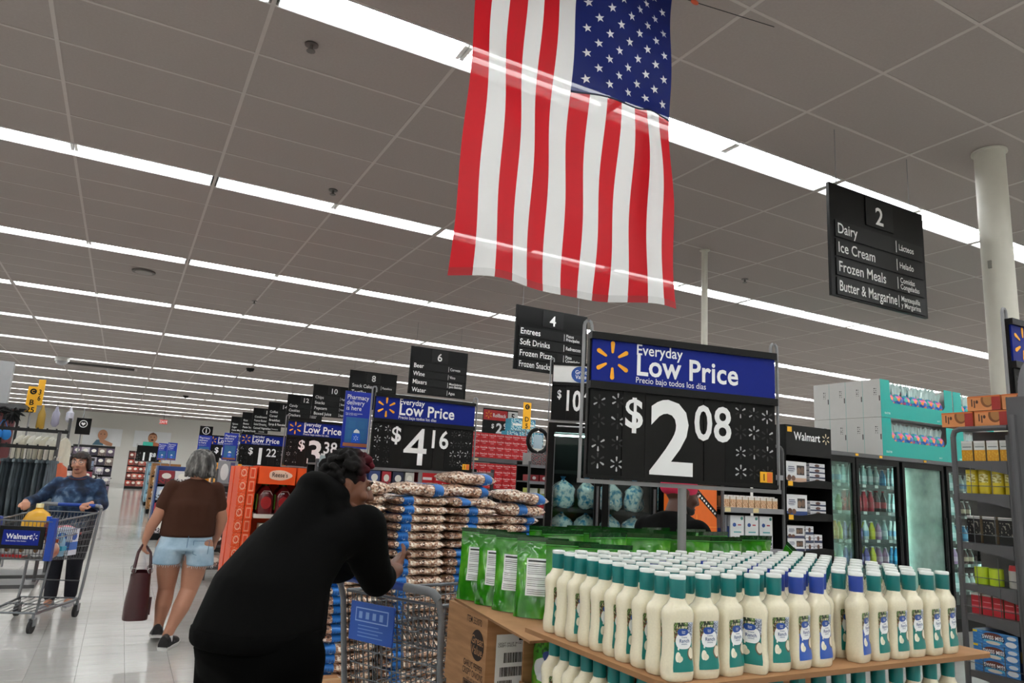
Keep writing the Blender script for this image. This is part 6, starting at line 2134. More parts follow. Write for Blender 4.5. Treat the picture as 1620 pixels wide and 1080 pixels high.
q = thing('milk_box', 'grey-sided milk box turned edge on at the left of the endcap shelf', 'box', (5.02, 5.12, 1.001), R_(-60))
MB().box((0, 0, .15), (.1, .08, .30), 0).build('box', mat('milk_grey', '#85868c', .45), q); MB().span((-.02, -.0406, .1), (.03, -.04, .18)).build('label', mat('milk_blue', '#294a90', .45), q)
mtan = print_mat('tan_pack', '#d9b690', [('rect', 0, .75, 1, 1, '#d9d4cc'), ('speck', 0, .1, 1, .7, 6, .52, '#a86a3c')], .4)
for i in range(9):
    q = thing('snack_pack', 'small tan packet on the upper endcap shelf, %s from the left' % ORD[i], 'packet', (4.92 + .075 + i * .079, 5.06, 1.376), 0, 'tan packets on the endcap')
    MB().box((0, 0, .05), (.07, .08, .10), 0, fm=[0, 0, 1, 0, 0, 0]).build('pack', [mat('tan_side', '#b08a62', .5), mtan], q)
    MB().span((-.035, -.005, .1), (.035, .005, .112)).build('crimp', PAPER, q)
t = thing('orange_board', 'orange cardboard display board with a black slanting banner behind the shopper', 'display', (4.50, 5.02, 0))
MB().span((0, 0, 0), (.37, .3, 1.56)).build('box', mat('board_orange', '#e2670f', .45, var=.08), t)
bnr = MB(); bnr.prism([(.09, 1.50), (.37, 1.27), (.37, 1.33), (.13, 1.53)], -.002, 0)
bn = bnr.build('banner', BLACK, t)
bw = MB()
for k in range(9):
    x, z = .125 + k * .026, 1.487 - k * .0218
    bw.prism([(x, z), (x + .014, z - .011), (x + .023, z + .002), (x + .009, z + .013)], -.0035, -.002)
bw.build('printed_letters', SIGNWHITE, bn)
MB().span((.125, -.002, .6), (.13, 0, 1.3)).span((0, -.002, 1.19), (.37, 0, 1.194)).build('fold_lines', mat('board_light', '#f39a3c', .5), t)

# ---------------------------------------------------------------- ice freezers
FRZ_A = R_(-30)
def fr_loc(x, y, z, x0=3.62, y0=6.0, a=None):
    a = FRZ_A if a is None else a
    return (x0 + x * math.cos(a) - y * math.sin(a), y0 + x * math.sin(a) + y * math.cos(a), z)
t = thing('ice_freezer', 'black glass-door freezer full of bagged ice behind the $2.08 sign', 'freezer', (3.62, 6.0, 0), FRZ_A)
FWD, FD_, FZ = 1.06, .75, 2.09
fz = MB()
fz.span((0, FD_ - .04, 0), (FWD, FD_, FZ)).span((0, .02, 0), (.03, FD_ - .04, FZ)).span((FWD - .03, .02, 0), (FWD, FD_ - .04, FZ)).span((.03, .02, FZ - .1), (FWD - .03, FD_ - .04, FZ)).span((.03, .02, 0), (FWD - .03, FD_ - .04, .2))
fz.build('cabinet', mcase, t)
for a, b_ in ((.0, .52), (.54, 1.06)):
    d = MB().span((a, -.04, .12), (a + .06, .02, FZ - .03)).span((b_ - .06, -.04, .12), (b_, .02, FZ - .03)).span((a + .06, -.04, .12), (b_ - .06, .02, .2)).span((a + .06, -.04, FZ - .1), (b_ - .06, .02, FZ - .03)).build('door', mcase, t)
    MB().span((a + .06, -.012, .2), (b_ - .06, -.006, FZ - .1)).build('door_glass', GLASS, d)
    MB().span((a + .062, -.046, .2), (a + .07, -.04, FZ - .1)).build('trim_strip', GREY, d)
    MB().tube([(b_ - .03, -.07, .9), (b_ - .03, -.07, 1.5)], .012, 8).build('door_handle', GREY, d)
for z in (.25, .62, .95, 1.27, 1.63):
    s = MB()
    for k in range(12):
        s.tube([(.04, .06 + k * .055, z), (FWD - .04, .06 + k * .055, z)], .004, 5)
    s.span((.035, .04, z - .03), (FWD - .035, .05, z + .005))
    s.build('wire_shelf', DARK, t)
MB().span((.06, .03, FZ - .13), (FWD - .06, .045, FZ - .115)).build('lamp_strip', mled, t)
MB().tube([(.08, -.05, FZ - .04), (FWD, -.05, FZ - .04)], .008, 8).build('top_trim', STEEL, t)
mice = ramp_mat('ice_bag', [(.32, '#1f86b8'), (.43, '#8fb9cc'), (.5, '#e2e8ea'), (.62, '#f0f4f5'), (.7, '#3f9ac4')], 22, .2, detail=4, coat=.6, bump=.6)
def ice_src():
    q = thing('ice_bag', '', 'bag of ice')
    mb = MB()
    def f(u, v):
        a = 2 * math.pi * u
        r = min(1, .75 + v * 2) * (1 if v < .72 else max(.12, 1 - ((v - .72) / .28) ** 1.5))
        ca, sa = math.cos(a), math.sin(a)
        return (.112 * math.copysign(abs(ca) ** .6, ca) * r * (1 + .07 * math.sin(a * 5 + v * 9)), .085 * math.copysign(abs(sa) ** .7, sa) * r * (1 + .1 * math.cos(a * 4 - v * 8)), v * .26 + .012 * math.sin(a * 3 + v * 6))
    mb.grid(f, 18, 10).build('bag', mice, q, True, 1.5)
    MB().lathe([(.02, .262), (.014, .275), (.03, .30)], 8).build('tie', mat('tie_blue', '#2f7fb0', .4), q)
    return q
IB = ice_src(); ibu = [False]
for s, z in enumerate((.255, .625, .955, 1.275)):
    for i in range(4):
        loc = fr_loc(.17 + i * .235, .2, z + .002)
        lab = 'blue and white bag of ice, %s from the left on the %s freezer shelf' % (ORD[i], ('bottom', 'second', 'third', 'top')[s])
        if not ibu[0]:
            ibu[0] = True; IB.location = loc; IB['label'] = lab; IB['group'] = 'bags of ice in the freezer'
        else:
            dup(IB, loc, i * 1.3 + s, lab, 'bags of ice in the freezer')

# a second freezer further right
FRZ = t
def copy_freezer():
    KIDS[FRZ.name] = [(c, list(c.children)) for c in FRZ.children]
    return dup(FRZ, (4.85, 6.35, 0), 0, 'second black ice freezer, between the first one and the milk endcap')
copy_freezer()
for s, z in enumerate((.255, .625, .955, 1.275)):
    for i in range(4):
        dup(IB, (4.85 + .17 + i * .235, 6.55, z + .002), i * 1.7 + s, 'bag of ice, %s from left on the %s shelf of the second freezer' % (ORD[i], ('bottom', 'second', 'third', 'top')[s]), 'bags of ice in the second freezer')
# ================================================================== cola rack
mcoke = mat('cola_red', '#c5121d', .4, var=.04)
t = thing('storage_rack', 'tall grey steel rack with a perforated upright holding red cola cartons', 'rack', (5.14, 11.0, 0))
RW_, RDP = 1.1, .6
for x in (-.03, RW_ + .03):
    up = MB().span((x - .035, 0, 0), (x + .035, .04, 2.34)).build('upright', GALV, t)
    hb_m = MB()
    for k in range(36):
        for sx_ in (-.014, .014):
            z = .1 + k * .062 + (.02 if sx_ > 0 else 0)
            hb_m.span((x + sx_ - .006, -.0015, z), (x + sx_ + .006, 0, z + .028))
    hb_m.build('slot_holes', BLACK, up)
    MB().span((x - .035, RDP - .04, 0), (x + .035, RDP, 2.34)).build('rear_upright', GALV, t)
for z in (1.36, 1.87, .9, .45):
    s = MB().span((-.03, 0, z - .07), (RW_ + .03, RDP, z - .002)).build('shelf_beam', mat('beam_grey', '#58585b', .5), t)
    for x in (.04, .95):
        MB().span((x, -.003, z - .05), (x + .1, 0, z - .02)).build('price_tag', mat('tag_pale', '#d8c690', .5), s)
def coke_src():
    q = thing('cola_carton', '', 'carton')
    MB().box((0, 0, .0525), (.150, .4, .102)).build('box', mcoke, q)
    txt('Coca-Cola', .036, SIGNWHITE, q, (0, -.2012, .056), .006, 'CENTER', sx=.85)
    txt('CLASSIC', .018, SIGNWHITE, q, (0, -.2012, .026), .004, 'CENTER')
    return q
CK = coke_src(); cku = [False]
for base, nrow, nm in ((1.87, 4, 'upper'), (1.36, 4, 'lower')):
    for r in range(nrow):
        for i in range(7):
            loc = (5.14 + .085 + i * .155, 11.215, base + .001 + r * .1045)
            lab = 'red cola carton, %s from left, %s row up on the %s rack shelf' % (ORD[i], ORD[r], nm)
            if not cku[0]:
                cku[0] = True; CK.location = loc; CK['label'] = lab; CK['group'] = 'cola cartons on the rack'
            else:
                dup(CK, loc, 0, lab, 'cola cartons on the rack')
# shelf unit right of the cola rack
def shelf_unit(loc, w, d, h, zs_, lab, cat='shelf', col=GREY, rz=0.0, back=True):
    t = thing('shelf_unit', lab, cat, loc, rz)
    for x in (0, w):
        MB().span((x - .015, 0, 0), (x + .015, .03, h)).build('upright', col, t)
    if back:
        MB().span((0, d - .02, 0), (w, d, h)).build('back_panel', BLACK, t)
    else:
        for x in (0, w):
            MB().span((x - .015, d - .03, 0), (x + .015, d, h)).build('upright', col, t)
    for z in zs_:
        s = MB().span((0, 0, z - .02), (w, d - .02, z)).build('shelf', col, t)
        MB().span((0, -.012, z - .04), (w, 0, z + .002)).build('price_rail', mat('rail_light', '#808084', .4), s)
    return t
BOXES = {}
def put_box(x, y, z, d, hexc, lab, grp, layers=(), rz=0.0, name='food_box', cat='box'):
    key = (tuple(round(v, 3) for v in d), hexc, tuple(layers))
    if key not in BOXES:
        m1 = mat('pack_' + hexc[1:], hexc, .45, var=.12, scale=20)
        m2 = print_mat('packfront_%d' % len(BOXES), hexc, list(layers) or [('ell', .5, .6, .3, .22, '#e8e4da'), ('speck', 0, 0, 1, .4, 7, .52, '#3a3230')], .4)
        BOXES[key] = MB().box((0, 0, d[2] / 2), d, 0, fm=[0, 0, 1, 0, 0, 0]).mesh('box', [m1, m2])
    return tag(obj(name, BOXES[key], None, (x, y, z), rz), lab, cat, grp)
shelf_unit((5.15, 9.0, 0), .56, .4, 1.80, (.6, 1.05, 1.30, 1.52, 1.75), 'grey side shelf of mixed goods right of the cola rack upright')
for i in range(3):
    put_box(5.15 + .1 + i * .17, 9.14, 1.051, (.15, .2, .16), '#bf2530', 'red carton on the lower side shelf, %s from the left' % ORD[i], 'red cartons on the side shelf', (('rect', .1, .4, .9, .55, '#e9dcdc'),))
    put_box(5.15 + .1 + i * .17, 9.14, 1.301, (.13, .2, .12), '#9aa14a', 'green and white pack on the middle side shelf, %s from the left' % ORD[i], 'packs on the side shelf', (('rect', 0, .4, 1, 1, '#d6d8cc'),))
    put_box(5.15 + .1 + i * .17, 9.14, 1.521, (.15, .2, .09), '#8c1f26', 'dark red pack on the upper side shelf, %s from the left' % ORD[i], 'dark red packs on the side shelf', (('ell', .5, .5, .2, .25, '#d9cfcf'),))
    put_box(5.15 + .1 + i * .17, 9.14, 1.751, (.16, .25, .17), '#8d8a8a', 'grey speckled bag on top of the side shelf, %s from the left' % ORD[i], 'speckled bags on the side shelf', (('speck', 0, 0, 1, 1, 13, .5, '#161416'), ('speck', 0, 0, 1, 1, 9, .6, '#a83a40')), name='snack_bag', cat='bag')
for i, (x, z) in enumerate(((6.72, 2.24), (7.0, 2.24), (7.28, 2.24), (6.8, 2.49), (7.08, 2.49))):
    q = thing('blue_pack', 'turquoise wrapped pack behind the yellow D 5 marker, %s' % ORD[i], 'pack', (x, 12.6, z), 0, 'turquoise packs behind the marker')
    MB().box((0, 0, .12), (.27, .25, .24), 0, fm=[0, 0, 1, 0, 0, 0]).build('wrap', [mat('wrap_blue', '#3f93ab', .35, var=.3, scale=25), print_mat('bluepack', '#4aa0b5', [('speck', 0, 0, 1, 1, 9, .52, '#cfe0e4'), ('speck', 0, 0, 1, 1, 6, .58, '#1f5f8f')], .35)], q)
    MB().span((-.1, -.126, .1), (.1, -.125, .14)).build('label', PAPER, q)
shelf_unit((6.55, 12.5, 0), .95, .6, 2.24, (.6, 1.2, 1.8, 2.24), 'grey shelf carrying the turquoise packs behind the cola rack')
t = thing('wreath_hoop', 'black ringed round rack frame beside the ice freezer', 'frame', (5.32, 9.1, 1.93))
MB().tube([(.17 * math.cos(a), 0, .17 + .17 * math.sin(a)) for a in [2 * math.pi * k / 22 for k in range(22)]], .03, 8, closed=True).build('ring', BLACK, t, True)
MB().span((-.07, -.005, .06), (.07, .01, .26)).build('pale_card', mat('card_blue', '#bcd3e0', .5), t)

# small shelf between the bean pile and the $4.16 sign
shelf_unit((1.75, 7.4, 0), 2.0, .45, 1.62, (.5, 1.0, 1.36, 1.58), 'grey endcap shelf seen under the $4.16 price sign')
for i in range(6):
    q = thing('cream_jar', 'small white-topped jar under the $4.16 sign, %s from the left' % ORD[i], 'jar', (1.82 + i * .085, 7.5, 1.581), 0, 'white-topped jars')
    MB().lathe([(.03, 0), (.03, .06), (.02, .075)], 12).build('jar', mat('jar_grey', '#9aa6a6', .3), q, True)
    MB().lathe([(.022, .075), (.022, .095)], 12).build('lid', WHITE, q, True)
for i, (c, w) in enumerate((('#2b3f78', .12), ('#b02a38', .1), ('#1d2440', .12), ('#c4c0b8', .1))):
    put_box(2.36 + i * .13, 7.5, 1.361, (w, .2, .17), c, 'small pack under the $4.16 sign, %s from the left of the dark group' % ORD[i], 'dark packs under the sign')
for i in range(3):
    put_box(2.95 + i * .155, 7.5, 1.361, (.15, .22, .19), '#c5121d', 'bright red carton under the $4.16 sign, %s from the left' % ORD[i], 'red cartons under the sign', (('rect', .15, .55, .85, .7, '#e9e0e0'), ('speck', .1, .1, .9, .4, 7, .55, '#e9e0e0')))

# ================================================================== gondola rows further back
GC = ['#b5452e', '#c99a2e', '#3f6fa8', '#5f8f4a', '#8a5a9a', '#c8c2b4', '#a8323a', '#2f4a78', '#d07a30', '#7a8a90']
rg_ = random.Random(31)
for k, y in enumerate((18.2, 21.6, 25.1, 28.5)):
    shelf_unit((5.6, y, 0), 2.4, .5, 2.0, (.3, .75, 1.2, 1.65), 'grey gondola shelf end behind the aisle signs, %s in line' % ORD[k], rz=0)
    for s, z in enumerate((1.2, 1.65)):
        for i in range(7):
            put_box(5.6 + .2 + i * .33, y + .15, z + .001, (.28, .24, .3), GC[(i * 3 + k + s) % 10], 'food carton on %s gondola behind the aisle signs, %s from left, %s row' % (ORD[k], ORD[i], ('lower', 'upper')[s]), 'cartons on the gondola shelves')

# ================================================================== orange drink display
mor1 = mat('display_orange', '#f0500f', .4, var=.08)
t = thing('orange_display', 'orange cardboard pallet display stacked with cartons and red juice bottles', 'display', (1.14, 8.30, 0))
DW, DD = 1.0, .75
MB().span((0, .45, .1), (DW, DD, 1.5)).build('back_box', mor1, t)
MB().span((0, 0, .0), (DW, DD, .1)).build('base', DARK, t)
for z in (1.0, .68, .36):
    s = MB().span((.19, -.02, z - .025), (DW, .45, z)).build('shelf', mat('shelf_pale', '#cfc6bb', .5), t)
    MB().span((.19, -.026, z - .04), (DW, -.02, z + .004)).build('shelf_lip', mat('lip_pale', '#d9cfc6', .5), s)
mhdr = mat('header_orange', '#f2551a', .4, var=.06)
for i in range(2):
    h_ = MB().span((.2 + i * .41, -.03, 1.325), (.59 + i * .41, .44, 1.515)).build('header_carton', mhdr, t)
    n = 20
    MB().prism([(.42 + i * .41 + .125 * math.cos(2 * math.pi * k / n) * (1 + .1 * math.cos(6 * math.pi * k / n)), 1.425 + .055 * math.sin(2 * math.pi * k / n)) for k in range(n)], -.032, -.030).build('logo_cloud', mat('logo_pale', '#f3c9b0', .5), h_)
    txt("Reese's", .07, mat('logo_brown', '#3a1a12', .5), h_, (.42 + i * .41, -.0335, 1.405), .012, 'CENTER', sx=.8)
mside = print_mat('orange_side_print', '#f0521a', [('ell', .5, .5, .34, .3, '#f6b49a'), ('ell', .5, .5, .24, .2, '#e8481a'), ('rect', 0, .92, 1, 1, '#f7c4b0'), ('speck', 0, 0, 1, 1, 8, .62, '#f5a88c')], .3, .4)
for k in range(10):
    q = put_box(1.14 + .045 + .0, 8.30 + .2, .101 + k * .1405, (.085, .40, .138), '#f0521a', 'slim orange carton in the left column of the orange display, %s from the bottom' % ORD[k], 'orange cartons in the column', (('ell', .5, .5, .34, .3, '#f6b49a'), ('ell', .5, .5, .24, .2, '#e8481a'), ('speck', 0, 0, 1, 1, 8, .62, '#f5a88c')))
    q2 = put_box(1.14 + .137, 8.30 + .2, .101 + k * .1405, (.085, .40, .138), '#ee4a12', 'slim orange carton in the inner column of the orange display, %s from the bottom' % ORD[k], 'orange cartons in the inner column', (('rect', .2, .1, .8, .9, '#f39a7c'), ('rect', .3, .2, .7, .8, '#e8481a')))
mjuice = mat('juice_red', '#5f0e14', .15, var=.15, coat=.4)
def juice_src():
    q = thing('juice_bottle', '', 'bottle')
    MB().lathe([(.072, 0), (.078, .012), (.078, .17), (.07, .2), (.045, .245), (.022, .265), (.02, .275)], 16, sx=1.0, sy=.8, pw=3).build('body', mjuice, q, True)
    MB().lathe([(.026, .272), (.026, .30)], 12).build('cap', mat('juice_cap', '#2a5c22', .4), q, True)
    MB().span((-.0815, -.035, .04), (-.079, .035, .19)).build('side_label', mat('juice_green', '#7fc23a', .4, var=.2), q)
    n = 18
    MB().prism([(.05 * math.cos(2 * math.pi * k / n), .11 + .06 * math.sin(2 * math.pi * k / n)) for k in range(n)], -.0655, -.0635).build('front_label', mat('juice_label', '#a31d20', .35, var=.25, scale=30), q)
    MB().tube([(-.055, -.06, .185), (-.03, -.052, .222), (.03, -.052, .222), (.055, -.06, .185)], .003, 5).build('painted_highlight', mat('highlight_pale', '#c9b0ac', .3), q)  # painted glint: a pale tube along the bottle shoulder stands in for a highlight
    return q
JB = juice_src(); JB.scale = (1.12, 1.12, 1.12); jbu = [False]
for i in range(4):
    for j in range(2):
        loc = (1.14 + .31 + i * .19, 8.375 + j * .175, 1.001)
        lab = 'red juice bottle with green cap on the orange display, %s from the left%s' % (ORD[i], '' if j == 0 else ', rear row')
        if not jbu[0]:
            jbu[0] = True; JB.location = loc; JB['label'] = lab; JB['group'] = 'red juice bottles'
        else:
            dup(JB, loc, 0, lab, 'red juice bottles')
for i in range(4):
    put_box(1.14 + .33 + i * .15, 8.36, .681, (.13, .14, .22), '#d8d2c4', 'white pack on the lower shelf of the orange display, %s from the left' % ORD[i], 'white packs on the orange display', (('ell', .35, .6, .2, .12, '#35506a'), ('rect', .1, .15, .9, .3, '#7a6a52'), ('ell', .7, .5, .14, .1, '#4a6a4a')), name='food_pack', cat='pack')
    put_box(1.14 + .33 + i * .15, 8.36, .361, (.13, .14, .22), '#7c1a18', 'dark red pack on the lowest shelf of the orange display, %s from the left' % ORD[i], 'dark red packs on the orange display', name='food_pack', cat='pack')

# grey wire cart of pans
t = thing('wire_shelving', 'grey metal shelf trolley between the walking woman and orange display', 'shelf', (1.14, 10.35, 0))
for x in (0, .42):
    for y in (0, .5):
        MB().tube([(x, y, .03), (x, y, 1.45)], .015, 8).build('post', GREY, t, True)
for z in (.18, .45, .72, .98, 1.24):
    s = MB()
    for k in range(9):
        s.tube([(0, .0 + k * .0625, z), (.42, .0 + k * .0625, z)], .005, 5)
    s.span((-.01, -.01, z - .012), (.43, .005, z + .02)).span((-.01, .495, z - .012), (.43, .51, z + .02)).span((-.01, 0, z - .012), (.005, .5, z + .02))
    s.build('wire_shelf', GREY, t)
MB().tube([(0, -.01, .72), (.42, -.01, .98)], .009, 6).tube([(-.01, 0, .45), (-.01, .5, .95)], .009, 6).build('brace', STEEL, t)
for k, (z, c) in enumerate(((.185, '#b5aaa0'), (.455, '#2c2c2e'), (.725, '#3a3b3d'), (.985, '#4a4a4c'))):
    for i in range(2):
        put_box(1.14 + .11 + i * .2, 10.58, z + .01, (.17, .4, .14), (c, '#cfc8be')[i if k in (0, 2) else 0], 'boxed pan on the grey trolley, %s on the %s shelf' % (('left one', 'right one')[i], ORD[k]), 'boxed pans on the trolley')
q = thing('frying_pan_pack', 'dark boxed pan with an oval window standing on top of the grey trolley', 'box', (1.27, 10.42, 1.262), R_(-40))
MB().box((0, 0, .15), (.26, .06, .30)).build('box', mat('pan_box', '#8d8e92', .4), q)
MB().prism([(.06 * math.cos(2 * math.pi * k / 18) - .02, .15 + .11 * math.sin(2 * math.pi * k / 18)) for k in range(18)], -.033, -.030).build('printed_pan', mat('pan_white', '#dcdcdc', .5), q)
MB().span((.06, -.0335, .02), (.125, -.030, .28)).build('side_print', mat('pan_violet', '#4a4a72', .5), q)

# detergent display
t = thing('detergent_display', 'black stand with large orange detergent jugs right of the grey-haired woman', 'display', (.98, 11.6, 0))
MB().span((0, 0, 0), (.72, .6, 1.17)).build('stand', mat('stand_brown', '#1c1613', .6), t)
MB().span((-.02, -.02, 1.17), (.74, .62, 1.2)).build('top_shelf', DARK, t)
def jug_src(col, name, capc):
    q = thing('detergent_jug', '', 'jug')
    MB().lathe([(.10, 0), (.115, .012), (.115, .16), (.1, .22), (.06, .26), (.045, .275)], 18, sx=1, sy=.6, pw=3).build('body', mat(name, col, .3), q, True)
    MB().lathe([(.045, .272), (.05, .28), (.05, .325), (.045, .33)], 12).build('cap', mat('jcap_' + capc[1:], capc, .4), q, True)
    MB().grid(lambda u, v: (-.07 + .14 * u, -.0712, .05 + .14 * v), 1, 1).build('label', print_mat('jug_label_' + name, '#f0b25a', [('ell', .5, .62, .32, .2, '#f6e7c8'), ('rect', .25, .25, .75, .4, '#f6e7c8'), ('rect', .15, .02, .85, .16, '#e0503a')], .4), q)
    return q
J1, J2 = jug_src('#f0a01a', 'jug_orange', '#f0a01a'), jug_src('#46b5a0', 'jug_teal', '#58c0a8')
for i, (s, x, y) in enumerate(((J1, .60, .14), (J1, .34, .14), (J2, .45, .40), (J1, .12, .36))):
    lab = ('large orange detergent jug, %s from the right on the black stand' % ORD[i]) if s is J1 else 'teal detergent jug behind the orange ones on the black stand'
    loc = (.98 + x, 11.6 + y, 1.201)
    if 'label' not in s.keys() or s['label'] == '':
        s.location = loc; s['label'] = lab; s['group'] = 'detergent jugs'
    else:
        dup(s, loc, 0, lab, 'detergent jugs')
for s in (J1, J2):
    s['label'] = s['label'] or 'detergent jug'

# further pallet displays along the aisle
def pallet_display(x, y, w, d, h, colour, rows, lab, boxes, grp):
    t = thing('pallet_display', lab, 'display', (x, y, 0))
    MB().span((0, 0, 0), (w, d, .12)).build('base', BLACK, t)
    MB().span((0, d * .5, .12), (w, d, h)).build('back_board', mat('disp_' + colour[1:], colour, .5), t)
    MB().span((0, 0, .12), (.02, d * .5, h)).build('side_board', mat('disp_' + colour[1:], colour, .5), t)
    n = max(2, int(w / .25))
    hh = (h - .16) / rows
    for r in range(rows):
        MB().span((.02, 0, .12 + r * hh), (w, d * .5, .135 + r * hh)).build('shelf', mat('disp_shelf', '#3a3a3c', .5), t)
        for i in range(n):
            put_box(x + .02 + (w - .02) * (i + .5) / n, y + d * .25, .136 + r * hh, ((w - .02) / n - .01, d * .44, hh * .8), boxes[(r + i) % len(boxes)],
                    'pack on the %s row of the %s, %s from the left' % (ORD[r], grp, ORD[i]), 'packs on the ' + grp)
    return t
pallet_display(.66, 15.9, .9, .8, 1.42, '#1f3f7c', 4, 'blue-framed cardboard display left of the grey-haired woman', ['#d8d4d2', '#c43a48', '#b8c4d4', '#8c2a34'], 'blue-framed display')
pallet_display(.78, 19.6, .9, .8, 1.40, '#9c8a78', 4, 'mixed red and black display beyond the blue-framed one', ['#b03a3a', '#2c2c30', '#c8b8a8', '#7a3030'], 'red and black display')
pallet_display(.82, 23.8, .8, 1.0, 1.45, '#96683a', 4, 'brown cardboard display along the right side of the aisle', ['#a8743e', '#9c6a38', '#b08048'], 'brown cardboard display')
pallet_display(.86, 28.0, .8, 1.2, 1.42, '#7fb0c4', 4, 'pale blue display of water packs along the aisle', ['#b4d2de', '#8fbcd0', '#d8e4ea'], 'pale blue display')
pallet_display(.92, 32.5, .8, 1.2, 1.45, '#5f7c8c', 4, 'grey-blue display far along the aisle', ['#8aa4b0', '#c8ced2', '#4a5a66'], 'grey-blue display')
pallet_display(.3, 44.0, 1.6, .8, 2.0, '#4a2c26', 5, 'dark shelf of red packs closing the far end of the aisle', ['#c0503f', '#8c3a30', '#d08070'], 'far red shelf')
pallet_display(-3.3, 46.0, 2.4, .8, 2.1, '#141416', 5, 'black shelf unit of mixed goods at the far left end', ['#8c7a90', '#c8c4c8', '#50486a', '#a09088'], 'far black shelf')
pallet_display(-1.75, 33.0, 1.45, .7, 2.0, '#121214', 5, 'black shelf of clothes and bags left of the aisle behind the sweater woman', ['#6a5a70', '#b8b0b8', '#3a3448', '#8c7c74'], 'black clothes shelf')
pallet_display(-2.1, 26.0, 1.35, .7, 1.5, '#2a2a2e', 4, 'dark low shelf of mixed clothes left of the aisle', ['#c8b8bc', '#484858', '#903848', '#7888a0'], 'dark low shelf')
q = tag(MB().span((.9, 44.4, 2.0), (1.4, 44.5, 2.53)).build('teal_board', mat('board_teal', '#2fae9a', .5)), 'teal display board standing on the far red shelf', 'board')
for i, (x, y, c) in enumerate(((-1.15, 24, '#b8a8b0'), (-.95, 29, '#3c3c44'), (-.75, 34, '#3a58a0'))):
    t = thing('round_rack', ('pale clothing table at left of the aisle behind the sweater woman', 'dark clothing table further along the left of the aisle', 'blue clothing table far along the left of the aisle')[i], 'rack', (x, y, 0))
    MB().lathe([(.5, .7), (.5, .74)], 20).build('table_top', GREY, t, True)
    MB().tube([(0, 0, 0), (0, 0, .7)], .03, 8).build('post', GREY, t)
    MB().lathe([(.3, 0), (.3, .03)], 16).build('foot', GREY, t)
    for k in range(6):
        put_box(x + .32 * math.cos(k * 1.05), y + .32 * math.sin(k * 1.05), .741, (.24, .2, .12 + .05 * (k % 3)), (c, '#c8c4c0', '#2c2c30')[k % 3], 'folded clothes pile on the %s table, %s of six' % (('pale', 'dark', 'blue')[i], ORD[k]), 'folded clothes on the %s table' % ('pale', 'dark', 'blue')[i], name='folded_clothes', cat='clothes')

# ================================================================== clothing at the left
def garment(kind, colour, w, h):
    q = thing(kind, '', 'clothes')
    dk = '#%02x%02x%02x' % tuple(int(int(colour[i:i + 2], 16) * .62) for i in (1, 3, 5))
    m_ = mat('cloth_' + colour[1:], colour, .85, var=.12, scale=18) if kind == 'shirt' else ramp_mat('cloth_' + colour[1:], [(.3, dk), (.6, colour)], 12, .85, vscale=(5, 5, .6), detail=3)
    mb = MB()
    def f(u, v, sd):
        vv = 1 - v
        sh = min(1, .35 + vv * 3.2) if kind != 'jeans' else 1
        x = (u - .5) * w * sh * (1 + .12 * v * (kind != 'jeans'))
        y = sd * (.018 * math.sin(math.pi * u) ** .5 + .006) + .012 * math.sin(u * 9 + v * 5)
        return (x, y, -v * h)
    def g(u, v):
        s_ = 1 if u <= .5 else -1
        uu = u * 2 if u <= .5 else 2 - u * 2
        vv = v
        sh = min(1, .42 + vv * 4.2) if kind != 'jeans' else 1 - .1 * vv
        x = (uu - .5) * w * sh * (1 + .14 * vv)
        y = s_ * -(.016 * math.sin(math.pi * uu) ** .6) + .008 * math.sin(uu * 9 + vv * 5)
        return (x, y, -vv * h)
    mb.grid(g, 16, 8)
    mb.build('cloth', m_, q, True, 1.4)
    hk = 1.0 if kind == 'shirt' else 2.2
    MB().tube([(-.02 + .0, 0, .0), (0, 0, .015), (0, 0, .055 * hk), (.015, 0, .02 + .055 * hk), (.028, 0, .005 + .055 * hk)], .004, 5).tube([(-w * .4, 0, -.04), (0, 0, .012), (w * .4, 0, -.04)], .006, 5).build('hanger', mat('hanger_' + ('white' if kind == 'shirt' else 'black'), '#d8d6d0' if kind == 'shirt' else '#17171a', .4), q)
    if kind == 'jeans':
        MB().span((-w * .5, -.012, -.035), (w * .5, .012, -.005)).build('waistband', m_, q)
    return q
def rack(loc, w, z, lab, rz=0.0):
    t = thing('clothing_rack', lab, 'clothing rack', loc, rz)
    MB().span((0, -.02, z - .02), (w, .02, z + .02)).build('bar', DARK, t)
    for x in (.08, w - .03):
        MB().tube([(x, .45, .02), (x, .45, z + .2)], .02, 8).build('post', GREY, t)
        MB().tube([(x, .45, z), (x, .0, z)], .012, 6).build('arm', GREY, t)
    MB().box((w * .5, .45, .02), (w, .5, .04)).build('base', GREY, t)
    for k in range(int(w / .05)):
        MB().span((.02 + k * .05, -.024, z + .02), (.035 + k * .05, .024, z + .034)).build('peg', DARK, t) if k % 2 == 0 else None
    return t
rack((-2.5, 9.9, 0), 1.82, 1.585, 'dark clothing bar hung with jeans and red garments at left')
rack((-1.7, 10.7, 0), 1.06, 1.80, 'higher clothing bar hung with white tops at left')
srcs = {}
def put_garment(kind, col, w, h, loc, rz, lab, grp):
    k = (kind, col, w, h)
    if k not in srcs:
        srcs[k] = garment(kind, col, w, h)
        s = srcs[k]; s.location = loc; s.rotation_euler = (0, 0, rz); s['label'] = lab; s['group'] = grp
    else:
        dup(srcs[k], loc, rz, lab, grp)
DEN = ['#5c6a72', '#47535b', '#78858c', '#38434b']
for i in range(9):
    put_garment('jeans', DEN[(i * 3) % 4], .30, .80, (-1.13 + i * .054, 9.9, 1.445), R_(74), 'dark denim garment on the lower bar, %s from the left' % ORD[i], 'denim garments on the lower bar')
for i in range(5):
    put_garment('dress', '#7a2520' if i % 3 else '#98382c', .30, 1.2, (-1.45 + i * .056, 9.9, 1.445), R_(74), 'rust red garment on the lower bar, %s from the left' % ORD[i], 'red garments on the lower bar')
